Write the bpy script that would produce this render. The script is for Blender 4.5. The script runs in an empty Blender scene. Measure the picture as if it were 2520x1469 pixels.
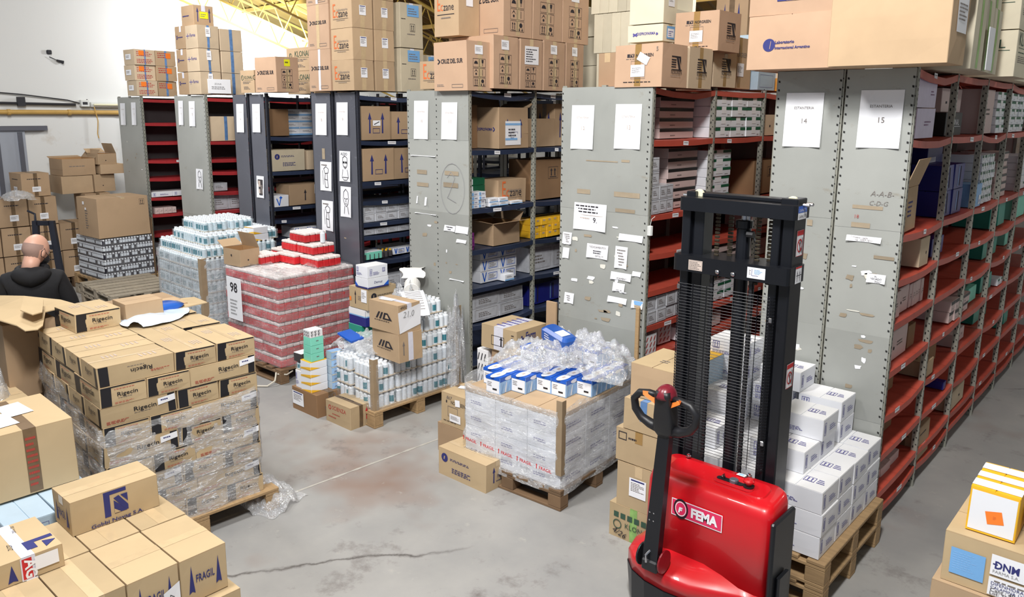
import bpy, math, random
from mathutils import Vector, Matrix, noise
R = random.Random(7)
SC = bpy.context.scene
COL = SC.collection
# ---------------------------------------------------------------- camera
cam_d = bpy.data.cameras.new('camera')
cam_d.sensor_fit = 'HORIZONTAL'; cam_d.sensor_width = 36.0
cam_d.lens = 1902.78 / 2520 * 36.0
cam_d.shift_x = 0.0; cam_d.shift_y = -(734.5 - 648.8) / 2520.0
cam = bpy.data.objects.new('camera', cam_d); COL.objects.link(cam)
pitch, yaw, roll = .1922, .7299, .0059
Fw = Vector((-math.sin(yaw) * math.cos(pitch), math.cos(yaw) * math.cos(pitch), -math.sin(pitch)))
Rt = Fw.cross(Vector((0, 0, 1))).normalized(); Up = Rt.cross(Fw)
Rt, Up = Rt * math.cos(roll) + Up * math.sin(roll), -Rt * math.sin(roll) + Up * math.cos(roll)
M = Matrix((Rt, Up, -Fw)).transposed().to_4x4(); M.translation = Vector((0, 0, 2.5))
cam.matrix_world = M; cam_d.clip_start = .05; cam_d.clip_end = 100
SC.camera = cam
# ---------------------------------------------------------------- light and exposure
SC.view_settings.view_transform = 'Standard'; SC.view_settings.look = 'None'
SC.view_settings.exposure = -.06; SC.view_settings.gamma = 1.0; SC.view_settings.use_curve_mapping = False
wd = bpy.data.worlds.new('world'); SC.world = wd; wd.use_nodes = True
wb = wd.node_tree.nodes['Background']; wb.inputs[0].default_value = (.82, .90, 1.0, 1); wb.inputs[1].default_value = .35

def lamp(name, loc, to, size, sizey, power, col=(1, .985, .96)):
    l = bpy.data.lights.new(name, 'AREA'); l.shape = 'RECTANGLE'; l.size = size; l.size_y = sizey
    l.energy = power; l.color = col
    o = bpy.data.objects.new(name, l); COL.objects.link(o); o.location = loc
    o.rotation_euler = (Vector(to) - Vector(loc)).to_track_quat('-Z', 'Y').to_euler()
    o['label'] = 'ceiling lamp above the warehouse floor'; return o
lamp('lamp_aisle', (-.5, .55, 6.0), (-2.4, 4.4, .6), .4, 1.0, 410)
lamp('lamp_floor', (-3.4, .6, 5.6), (-4.2, 3.4, .4), .5, 1.3, 220)
lamp('lamp_far', (-8.2, 2.6, 5.2), (-8.8, 4.6, .5), .5, 1.3, 185)
lamp('lamp_wall', (-11.2, 7.0, 3.55), (-13.0, 7.4, 3.75), 1.4, .25, 150, (.95, .98, 1))
lamp('lamp_back', (-3.5, 8.6, 3.75), (-3.2, 5.0, 2.9), 1.6, .3, 90, (.96, 1, .97))
lamp('lamp_back_right', (1.0, 8.5, 4.0), (-1.0, 6.5, 2.6), 1.4, .3, 75, (.95, 1, .96))

# ---------------------------------------------------------------- materials
MATS = {}
def lin(c):
    c = c / 255.0
    return c / 12.92 if c <= .04045 else ((c + .055) / 1.055) ** 2.4
def srgb(r, g, b): return (lin(r), lin(g), lin(b), 1)
def mat(name, rgb, rough=.6, metal=0.0, var=.0, scale=6.0, bump=0.0, stretch=None, spec=.5, emit=0, rgb2=None, coat=0):
    if name in MATS: return MATS[name]
    m = bpy.data.materials.new(name); m.use_nodes = True; nt = m.node_tree; N = nt.nodes; Lk = nt.links
    b = N['Principled BSDF']; c = srgb(*rgb)
    b.inputs['Base Color'].default_value = c; b.inputs['Roughness'].default_value = rough
    b.inputs['Metallic'].default_value = metal; b.inputs['Specular IOR Level'].default_value = spec
    b.inputs['Coat Weight'].default_value = coat
    if emit: b.inputs['Emission Color'].default_value = c; b.inputs['Emission Strength'].default_value = emit
    if var or bump:
        tc = N.new('ShaderNodeTexCoord'); mp = N.new('ShaderNodeMapping'); nz = N.new('ShaderNodeTexNoise')
        Lk.new(tc.outputs['Object'], mp.inputs[0]); Lk.new(mp.outputs[0], nz.inputs[0])
        if stretch: mp.inputs['Scale'].default_value = stretch
        nz.inputs['Scale'].default_value = scale; nz.inputs['Detail'].default_value = 5
        if var:
            oi = N.new('ShaderNodeObjectInfo')
            ad = N.new('ShaderNodeMath'); ad.operation = 'MULTIPLY_ADD'; Lk.new(oi.outputs['Random'], ad.inputs[0])
            ad.inputs[1].default_value = .5; Lk.new(nz.outputs['Fac'], ad.inputs[2])
            rp = N.new('ShaderNodeValToRGB'); Lk.new(ad.outputs[0], rp.inputs[0])
            rp.color_ramp.elements[0].position = .35; rp.color_ramp.elements[1].position = 1.1 if 0 else .98
            c2 = srgb(*rgb2) if rgb2 else tuple(min(1, k * (1 + var)) for k in c[:3]) + (1,)
            c1 = tuple(k * (1 - var) for k in c[:3]) + (1,)
            rp.color_ramp.elements[0].color = c1; rp.color_ramp.elements[1].color = c2
            Lk.new(rp.outputs[0], b.inputs['Base Color'])
        if bump:
            bp = N.new('ShaderNodeBump'); bp.inputs['Strength'].default_value = bump; bp.inputs['Distance'].default_value = .01
            Lk.new(nz.outputs['Fac'], bp.inputs['Height']); Lk.new(bp.outputs[0], b.inputs['Normal'])
    MATS[name] = m; return m
K = dict(var=.13, scale=3.5, rough=.75, spec=.2)
mat('kraft', (168, 142, 114), **K); mat('kraft_pale', (198, 178, 152), **K); mat('kraft_dark', (136, 106, 78), **K)
mat('kraft_tan', (182, 156, 126), **K); mat('kraft_yellow', (180, 158, 126), **K); mat('kraft_beige', (184, 162, 128), **K)
mat('kraft_pink', (184, 153, 128), **K); mat('kraft_inside', (170, 132, 92), **K); mat('kraft_grey', (196, 184, 160), **K)
mat('cream', (212, 204, 182), **K); mat('card_white', (228, 230, 236), var=.04, rough=.6)
mat('card_pink', (206, 184, 180), var=.05, rough=.6); mat('card_mint', (128, 214, 190), var=.05, rough=.5)
mat('card_bluegrey', (176, 196, 212), var=.08, rough=.45); mat('card_orange', (222, 150, 62), var=.05)
mat('white', (232, 232, 234), rough=.55); mat('paper', (236, 237, 242), rough=.8, var=.02)
mat('black', (24, 24, 30), rough=.5); mat('ink', (38, 34, 42), rough=.7); mat('ink_soft', (120, 112, 108), rough=.8)
mat('pencil', (150, 150, 152), rough=.8); mat('ink_blue', (44, 48, 112), rough=.7); mat('ink_violet', (84, 80, 150), rough=.7)
mat('ink_green', (52, 82, 66), rough=.7); mat('ink_red', (178, 60, 52), rough=.7); mat('ink_orange', (216, 106, 52), rough=.7)
mat('ink_pale', (196, 180, 170), rough=.8); mat('red_print', (200, 40, 44), rough=.6)
mat('tape_brown', (150, 118, 70), rough=.25, var=.1, scale=20); mat('tape_clear', (196, 172, 136), rough=.2, var=.08, scale=30)
mat('tape_white', (214, 214, 226), rough=.3, var=.06, scale=30); mat('tape_green', (148, 190, 108), rough=.35, var=.25, scale=30)
mat('tape_blue', (92, 128, 176), rough=.3, var=.3, scale=25); mat('tape_dark', (104, 84, 62), rough=.35, var=.3, scale=25)
mat('sticker_blue', (116, 170, 222), rough=.6, var=.05); mat('sticker_yellow', (236, 236, 30), rough=.6)
mat('sticker_orange', (244, 128, 44), rough=.6); mat('box_yellow', (240, 186, 44), rough=.5, var=.08)
mat('box_blue', (28, 92, 196), rough=.35, var=.12); mat('box_blue_pale', (150, 186, 226), rough=.45, var=.2, scale=25)
mat('box_navy', (30, 36, 120), rough=.35, var=.15); mat('box_skyblue', (130, 178, 226), rough=.4, var=.1)
mat('box_green', (22, 92, 62), rough=.5); mat('box_purple', (112, 44, 110), rough=.4); mat('box_lilac', (206, 196, 222), rough=.35, var=.06, scale=20)
mat('box_teal', (40, 150, 130), rough=.4, var=.1); mat('box_black', (30, 32, 32), rough=.45)
mat('box_dark', (62, 58, 60), rough=.6, var=.15)
mat('panel_grey', (152, 154, 150), rough=.42, metal=.0, var=.09, scale=2.2, rgb2=(166, 168, 164))
mat('panel_steel', (104, 106, 116), rough=.34, metal=.35, var=.14, scale=2.0)
mat('rack_blue', (50, 60, 84), rough=.4, metal=.2, var=.2, scale=4); mat('rack_dark', (44, 46, 56), rough=.4, metal=.3, var=.2)
mat('rack_red', (184, 78, 62), rough=.42, var=.16, scale=5); mat('rack_red_dark', (158, 44, 48), rough=.45, var=.2)
mat('rack_maroon', (84, 44, 42), rough=.6, var=.15); mat('post_grey', (150, 150, 140), rough=.45, metal=.2, var=.14, scale=12)
mat('slot', (34, 34, 34), rough=.8); mat('scuff', (150, 136, 116), rough=.8, var=.2, scale=14); mat('scuff_light', (216, 214, 204), rough=.8, var=.1)
mat('wood', (158, 130, 94), rough=.8, var=.22, scale=5, stretch=(1, 9, 9), bump=.2); mat('wood_dark', (112, 88, 64), rough=.85, var=.25, scale=5, bump=.2)
mat('wood_pale', (206, 184, 146), rough=.8, var=.15, scale=6, stretch=(9, 1, 9))
mat('wood_grey', (150, 140, 124), rough=.85, var=.2, scale=5, stretch=(1, 9, 9))
mat('bottle_white', (226, 232, 238), rough=.3, spec=.5); mat('bottle_label', (58, 126, 140), rough=.5); mat('bottle_tint', (212, 228, 234), rough=.25)
mat('bottle_cap', (238, 240, 244), rough=.35); mat('tray_card', (214, 196, 170), rough=.8)
mat('red_pack', (196, 40, 46), rough=.3, var=.2, scale=14); mat('red_deep', (168, 24, 34), rough=.3)
mat('white_cap_strip', (226, 216, 212), rough=.5, var=.06)
mat('tray_dark', (36, 34, 46), rough=.5, var=.2)
mat('machine_red', (192, 14, 26), rough=.34, var=.08, scale=5, coat=.4); mat('machine_red_dark', (120, 20, 30), rough=.3)
mat('machine_black', (22, 24, 30), rough=.34, metal=.2, var=.2, scale=4); mat('plastic_black', (26, 26, 30), rough=.45)
mat('steel', (190, 190, 196), rough=.22, metal=1); mat('chain', (66, 58, 46), rough=.5, metal=.6); mat('grip_red', (116, 30, 44), rough=.3)
mat('lever_orange', (232, 124, 52), rough=.45); mat('nylon', (224, 220, 190), rough=.5); mat('badge_pink', (226, 48, 96), rough=.4)
mat('skin', (200, 154, 134), rough=.5, var=.05, scale=12); mat('hair', (142, 116, 106), rough=.7, var=.12, scale=60)
mat('cloth_black', (16, 16, 20), rough=.85, var=.3, scale=30, bump=.15); mat('cloth_navy', (30, 34, 50), rough=.85)
mat('pipe_yellow', (196, 158, 88), rough=.5, var=.12); mat('cable', (38, 38, 44), rough=.6); mat('fixture_white', (214, 216, 214), rough=.4)
mat('door_metal', (172, 178, 190), rough=.4, metal=.3, var=.15, scale=4, stretch=(1, 1, .3)); mat('truss_yellow', (190, 158, 78), rough=.5)
mat('roof_sheet', (112, 96, 48), rough=.6, var=.25, scale=3); mat('bag_blue', (40, 90, 176), rough=.25, var=.2, scale=8)
mat('joint_fill', (178, 174, 166), rough=.8, var=.2, scale=20); mat('foam', (226, 224, 220), rough=.6, bump=.3, scale=30); mat('rope', (206, 200, 186), rough=.8); mat('bag_white', (208, 222, 238), rough=.25, var=.03)
mat('post_card', (150, 130, 104), rough=.8, var=.15, scale=10)

def wall_mat():
    m = mat('wall_paint', (214, 216, 216), rough=.85); nt = m.node_tree; N = nt.nodes; L = nt.links; b = N['Principled BSDF']
    tc = N.new('ShaderNodeTexCoord'); n1 = N.new('ShaderNodeTexNoise'); n1.inputs['Scale'].default_value = .8; n1.inputs['Detail'].default_value = 9
    n1.inputs['Roughness'].default_value = .68; L.new(tc.outputs['Object'], n1.inputs[0])
    sp = N.new('ShaderNodeSeparateXYZ'); L.new(tc.outputs['Object'], sp.inputs[0])
    # old grime is confined to the band under the pipe
    mr = N.new('ShaderNodeMapRange'); mr.inputs[1].default_value = 2.75; mr.inputs[2].default_value = 2.25; L.new(sp.outputs[2], mr.inputs[0])
    r = N.new('ShaderNodeValToRGB'); r.color_ramp.elements[0].position = .58; r.color_ramp.elements[1].position = .74; L.new(n1.outputs['Fac'], r.inputs[0])
    mu = N.new('ShaderNodeMath'); mu.operation = 'MULTIPLY'; L.new(r.outputs[0], mu.inputs[0]); L.new(mr.outputs[0], mu.inputs[1])
    mx = N.new('ShaderNodeMix'); mx.data_type = 'RGBA'; L.new(mu.outputs[0], mx.inputs[0])
    mx.inputs[6].default_value = srgb(216, 217, 216); mx.inputs[7].default_value = srgb(176, 158, 138); L.new(mx.outputs[2], b.inputs['Base Color'])
    return m
def stain_panel(name, col):
    m = MATS[name]; nt = m.node_tree; N = nt.nodes; L = nt.links; b = N['Principled BSDF']; src = b.inputs['Base Color'].links[0].from_socket
    tc = N.new('ShaderNodeTexCoord'); mp = N.new('ShaderNodeMapping'); mp.inputs['Scale'].default_value = (1, 1, 1.6); L.new(tc.outputs['Object'], mp.inputs[0])
    n = N.new('ShaderNodeTexNoise'); n.inputs['Scale'].default_value = 5.5; n.inputs['Detail'].default_value = 10; n.inputs['Roughness'].default_value = .72; L.new(mp.outputs[0], n.inputs[0])
    r = N.new('ShaderNodeMapRange'); r.inputs[1].default_value = .60; r.inputs[2].default_value = .74; r.inputs[4].default_value = .8; L.new(n.outputs['Fac'], r.inputs[0])
    x = N.new('ShaderNodeMix'); x.data_type = 'RGBA'; L.new(r.outputs[0], x.inputs[0]); L.new(src, x.inputs[6]); x.inputs[7].default_value = srgb(*col); L.new(x.outputs[2], b.inputs['Base Color'])
stain_panel('panel_grey', (136, 128, 112)); stain_panel('panel_steel', (140, 142, 150))
def floor_mat():
    m = mat('floor_concrete', (150, 148, 144), rough=.5); nt = m.node_tree; N = nt.nodes; L = nt.links; b = N['Principled BSDF']
    tc = N.new('ShaderNodeTexCoord')
    def nz(s, d=6, ro=.6):
        n = N.new('ShaderNodeTexNoise'); n.inputs['Scale'].default_value = s; n.inputs['Detail'].default_value = d; n.inputs['Roughness'].default_value = ro
        L.new(tc.outputs['Object'], n.inputs[0]); return n
    def ramp(src, p0, p1):
        r = N.new('ShaderNodeValToRGB'); r.color_ramp.elements[0].position = p0; r.color_ramp.elements[1].position = p1; L.new(src, r.inputs[0]); return r.outputs[0]
    def mixc(fac, a, c):
        x = N.new('ShaderNodeMix'); x.data_type = 'RGBA'; L.new(fac, x.inputs[0])
        if isinstance(a, tuple): x.inputs[6].default_value = a
        else: L.new(a, x.inputs[6])
        x.inputs[7].default_value = c; return x.outputs[2]
    a = nz(.9, 8); c = mixc(ramp(a.outputs['Fac'], .35, .65), srgb(142, 142, 142), srgb(166, 164, 161))
    s2 = nz(.55, 4); c = mixc(ramp(s2.outputs['Fac'], .56, .70), c, srgb(138, 118, 108))      # reddish dust
    s3 = nz(2.6, 10, .72); c = mixc(ramp(s3.outputs['Fac'], .56, .72), c, srgb(112, 106, 104))  # dark stains
    s5 = nz(7, 10, .75); c = mixc(ramp(s5.outputs['Fac'], .60, .72), c, srgb(172, 169, 164))   # pale chips
    vo = N.new('ShaderNodeTexVoronoi'); vo.feature = 'DISTANCE_TO_EDGE'; vo.inputs['Scale'].default_value = .45
    wp = nz(2.0, 6); ad = N.new('ShaderNodeMix'); ad.data_type = 'VECTOR'; ad.inputs[0].default_value = .25
    L.new(tc.outputs['Object'], ad.inputs[4]); L.new(wp.outputs['Color'], ad.inputs[5]); L.new(ad.outputs[1], vo.inputs['Vector'])
    r = N.new('ShaderNodeValToRGB'); r.color_ramp.elements[0].position = .0; r.color_ramp.elements[0].color = (1, 1, 1, 1)
    r.color_ramp.elements[1].position = .006; r.color_ramp.elements[1].color = (0, 0, 0, 1); L.new(vo.outputs['Distance'], r.inputs[0])
    br = nz(.8, 2); mu = N.new('ShaderNodeMath'); mu.operation = 'MULTIPLY'; L.new(r.outputs[0], mu.inputs[0]); L.new(ramp(br.outputs['Fac'], .5, .6), mu.inputs[1])
    c = mixc(mu.outputs[0], c, srgb(86, 82, 80)); L.new(c, b.inputs['Base Color'])
    rr = N.new('ShaderNodeMapRange'); rr.inputs[3].default_value = .34; rr.inputs[4].default_value = .62; L.new(a.outputs['Fac'], rr.inputs[0]); L.new(rr.outputs[0], b.inputs['Roughness'])
    bp = N.new('ShaderNodeBump'); bp.inputs['Strength'].default_value = .12; L.new(s3.outputs['Fac'], bp.inputs['Height']); L.new(bp.outputs[0], b.inputs['Normal'])
    return m
def film_mat(name, base=.08, streak=.5, milky=.12, crease=.5, tint=(.96, .97, .99), scale=9, stretch=(1, 1, 5), rough=.16, bump=.9):
    m = bpy.data.materials.new(name); m.use_nodes = True; nt = m.node_tree; N = nt.nodes; L = nt.links; N.clear()
    out = N.new('ShaderNodeOutputMaterial'); tr = N.new('ShaderNodeBsdfTransparent'); tr.inputs[0].default_value = tint + (1,)
    gl = N.new('ShaderNodeBsdfGlossy'); gl.inputs['Roughness'].default_value = rough; df = N.new('ShaderNodeBsdfDiffuse'); df.inputs[0].default_value = (.9, .92, .95, 1)
    tc = N.new('ShaderNodeTexCoord'); mp = N.new('ShaderNodeMapping'); mp.inputs['Scale'].default_value = stretch; mp.inputs['Rotation'].default_value = (.35, .3, .2)
    L.new(tc.outputs['Object'], mp.inputs[0])
    nz = N.new('ShaderNodeTexNoise'); nz.inputs['Scale'].default_value = scale; nz.inputs['Detail'].default_value = 8; nz.inputs['Roughness'].default_value = .65
    nz.inputs['Distortion'].default_value = .8; L.new(mp.outputs[0], nz.inputs[0])
    bp = N.new('ShaderNodeBump'); bp.inputs['Strength'].default_value = bump; bp.inputs['Distance'].default_value = .03; L.new(nz.outputs['Fac'], bp.inputs['Height'])
    L.new(bp.outputs[0], gl.inputs['Normal'])
    rp = N.new('ShaderNodeMapRange'); rp.inputs[1].default_value = .45; rp.inputs[2].default_value = .72; rp.inputs[3].default_value = base; rp.inputs[4].default_value = base + streak
    L.new(nz.outputs['Fac'], rp.inputs[0])
    m1 = N.new('ShaderNodeMixShader')
    n2 = N.new('ShaderNodeTexNoise'); n2.inputs['Scale'].default_value = scale * 3.2; n2.inputs['Detail'].default_value = 6; n2.inputs['Distortion'].default_value = 1.5; L.new(mp.outputs[0], n2.inputs[0])
    r2 = N.new('ShaderNodeMapRange'); r2.inputs[1].default_value = .56; r2.inputs[2].default_value = .68; r2.inputs[3].default_value = milky; r2.inputs[4].default_value = milky + crease; L.new(n2.outputs['Fac'], r2.inputs[0]); L.new(r2.outputs[0], m1.inputs[0]); L.new(tr.outputs[0], m1.inputs[1]); L.new(df.outputs[0], m1.inputs[2])
    m2 = N.new('ShaderNodeMixShader'); L.new(rp.outputs[0], m2.inputs[0]); L.new(m1.outputs[0], m2.inputs[1]); L.new(gl.outputs[0], m2.inputs[2])
    L.new(m2.outputs[0], out.inputs[0]); MATS[name] = m; return m
wall_mat(); floor_mat()
film_mat('film', milky=.08, crease=.36); film_mat('film_white', base=.08, streak=.42, milky=.24, crease=.7, scale=7, stretch=(1.1, 1.1, 5), rough=.2, bump=1.0); film_mat('film_shiny', base=.10, streak=.65, milky=.16, crease=.75, scale=6, stretch=(1.2, 1.2, 7), rough=.22, bump=1.0); film_mat('film_milky', base=.12, streak=.4, milky=.30, scale=5); film_mat('film_crumpled', base=.16, streak=.6, milky=.25, scale=16, stretch=(1, 1, 1), rough=.12)
film_mat('film_thin', base=.04, streak=.2, milky=.04, crease=.3)

# ---------------------------------------------------------------- mesh building
class MB:
    def __init__(s): s.v = []; s.f = []; s.mi = []; s.mats = []
    def m(s, name):
        if name not in s.mats: s.mats.append(name)
        return s.mats.index(name)
    def add(s, vs, fs, m):
        o = len(s.v); s.v += [tuple(p) for p in vs]; k = s.m(m)
        for f in fs: s.f.append(tuple(o + i for i in f)); s.mi.append(k)
    def box(s, a, b, m, c=0.0):
        x0, y0, z0 = a; x1, y1, z1 = b
        if c <= 0:
            vs = [(x, y, z) for z in (z0, z1) for y in (y0, y1) for x in (x0, x1)]
            s.add(vs, [(0, 2, 3, 1), (4, 5, 7, 6), (0, 1, 5, 4), (2, 6, 7, 3), (0, 4, 6, 2), (1, 3, 7, 5)], m); return
        c = min(c, (x1 - x0) * .45, (y1 - y0) * .45, (z1 - z0) * .45)
        vs = []; idx = {}
        for i, X in enumerate((x0, x1)):
            for j, Y in enumerate((y0, y1)):
                for k, Z in enumerate((z0, z1)):
                    sx, sy, sz = (1 - 2 * i) * c, (1 - 2 * j) * c, (1 - 2 * k) * c
                    idx[i, j, k, 0] = len(vs); vs.append((X, Y + sy, Z + sz))
                    idx[i, j, k, 1] = len(vs); vs.append((X + sx, Y, Z + sz))
                    idx[i, j, k, 2] = len(vs); vs.append((X + sx, Y + sy, Z))
        fs = []
        def q(*a): fs.append(tuple(idx[t] for t in a))
        q((0, 0, 0, 0), (0, 0, 1, 0), (0, 1, 1, 0), (0, 1, 0, 0)); q((1, 0, 0, 0), (1, 1, 0, 0), (1, 1, 1, 0), (1, 0, 1, 0))
        q((0, 0, 0, 1), (1, 0, 0, 1), (1, 0, 1, 1), (0, 0, 1, 1)); q((0, 1, 0, 1), (0, 1, 1, 1), (1, 1, 1, 1), (1, 1, 0, 1))
        q((0, 0, 0, 2), (0, 1, 0, 2), (1, 1, 0, 2), (1, 0, 0, 2)); q((0, 0, 1, 2), (1, 0, 1, 2), (1, 1, 1, 2), (0, 1, 1, 2))
        for i in (0, 1):
            for j in (0, 1): q((i, j, 0, 0), (i, j, 0, 1), (i, j, 1, 1), (i, j, 1, 0))
            for k in (0, 1): q((i, 0, k, 0), (i, 1, k, 0), (i, 1, k, 2), (i, 0, k, 2))
        for j in (0, 1):
            for k in (0, 1): q((0, j, k, 1), (1, j, k, 1), (1, j, k, 2), (0, j, k, 2))
        for i in (0, 1):
            for j in (0, 1):
                for k in (0, 1): q((i, j, k, 0), (i, j, k, 1), (i, j, k, 2))
        s.add(vs, fs, m)
    def prism(s, pts, z0, z1, m):            # pts: xy polygon
        n = len(pts); vs = [(x, y, z0) for x, y in pts] + [(x, y, z1) for x, y in pts]
        s.add(vs, [tuple(range(n))[::-1], tuple(range(n, 2 * n))] + [(i, (i + 1) % n, n + (i + 1) % n, n + i) for i in range(n)], m)
    def tube(s, pts, r, m, n=8, cap=True):
        pts = [Vector(p) for p in pts]; rs = r if isinstance(r, (list, tuple)) else [r] * len(pts)
        vs = []; up = Vector((0, 0, 1))
        for i, p in enumerate(pts):
            t = (pts[min(i + 1, len(pts) - 1)] - pts[max(i - 1, 0)]).normalized()
            a = t.cross(up); a = t.cross(Vector((1, 0, 0))) if a.length < .05 else a
            a.normalize(); b = t.cross(a)
            if i and (a.dot(pa) < 0): a, b = -a, -b
            pa = a
            for k in range(n):
                w = 2 * math.pi * k / n; vs.append(p + (a * math.cos(w) + b * math.sin(w)) * rs[i])
        fs = [(i * n + k, i * n + (k + 1) % n, (i + 1) * n + (k + 1) % n, (i + 1) * n + k) for i in range(len(pts) - 1) for k in range(n)]
        if cap: fs += [tuple(range(n))[::-1], tuple(range((len(pts) - 1) * n, len(pts) * n))]
        s.add(vs, fs, m)
    def bar(s, a, b, w, h, m):                # rectangular bar between points
        a = Vector(a); b = Vector(b); t = (b - a).normalized(); u = t.cross(Vector((0, 0, 1)))
        if u.length < .05: u = Vector((1, 0, 0))
        u.normalize(); v = u.cross(t)
        vs = [p + u * sx * w / 2 + v * sy * h / 2 for p in (a, b) for sx, sy in ((-1, -1), (1, -1), (1, 1), (-1, 1))]
        s.add(vs, [(0, 1, 2, 3), (7, 6, 5, 4), (0, 4, 5, 1), (1, 5, 6, 2), (2, 6, 7, 3), (3, 7, 4, 0)], m)
    def lathe(s, prof, m, n=12, at=(0, 0, 0), axis='z', ms=None):
        k = len(prof)
        def P(r, z, w):
            x, y = r * math.cos(w), r * math.sin(w)
            q = {'z': (x, y, z), 'x': (z, x, y), 'y': (x, z, y)}[axis]; return tuple(q[i] + at[i] for i in range(3))
        vs = [P(r, z, 2 * math.pi * j / n) for (r, z) in prof for j in range(n)]
        for i in range(k - 1):
            o = len(s.v)
            s.add([vs[i * n + j] for j in range(n)] + [vs[(i + 1) * n + j] for j in range(n)], [(j, (j + 1) % n, n + (j + 1) % n, n + j) for j in range(n)], ms[i] if ms else m)
        if prof[-1][0] > 1e-4: s.add(vs[-n:], [tuple(range(n))], ms[-1] if ms else m)
        if prof[0][0] > 1e-4: s.add(vs[:n], [tuple(range(n))[::-1]], ms[0] if ms else m)
    def mesh(s, name, smooth=False):
        me = bpy.data.meshes.new(name); me.from_pydata(s.v, [], s.f)
        for n in s.mats: me.materials.append(MATS[n])
        me.polygons.foreach_set('material_index', s.mi)
        if smooth: me.polygons.foreach_set('use_smooth', [True] * len(me.polygons))
        me.update(); return me
    def obj(s, name, parent=None, loc=(0, 0, 0), rz=0, smooth=False): return link(name, s.mesh(name, smooth), parent, loc, rz)
def link(name, data, parent=None, loc=(0, 0, 0), rz=0):
    o = bpy.data.objects.new(name, data); COL.objects.link(o); o.location = loc; o.rotation_euler = (0, 0, rz)
    if parent: o.parent = parent
    return o
LAB = {}; DUP = []
def tag(o, label, cat, group=None, kind=None):
    w = len(label.split())
    if w < 4 or w > 16: DUP.append(('WORDS', w, label))
    if label in LAB and not (group and LAB[label] == group): DUP.append(('DUP', label))
    LAB[label] = group
    o['label'] = label; o['category'] = cat
    if group: o['group'] = group
    if kind: o['kind'] = kind
    return o
def empty(name, loc, rz=0):
    o = link(name, None, None, loc, rz); o.empty_display_size = .1; return o
def struct(o, label=None):
    o['kind'] = 'structure'
    if label: o['label'] = label
    return o

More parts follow.
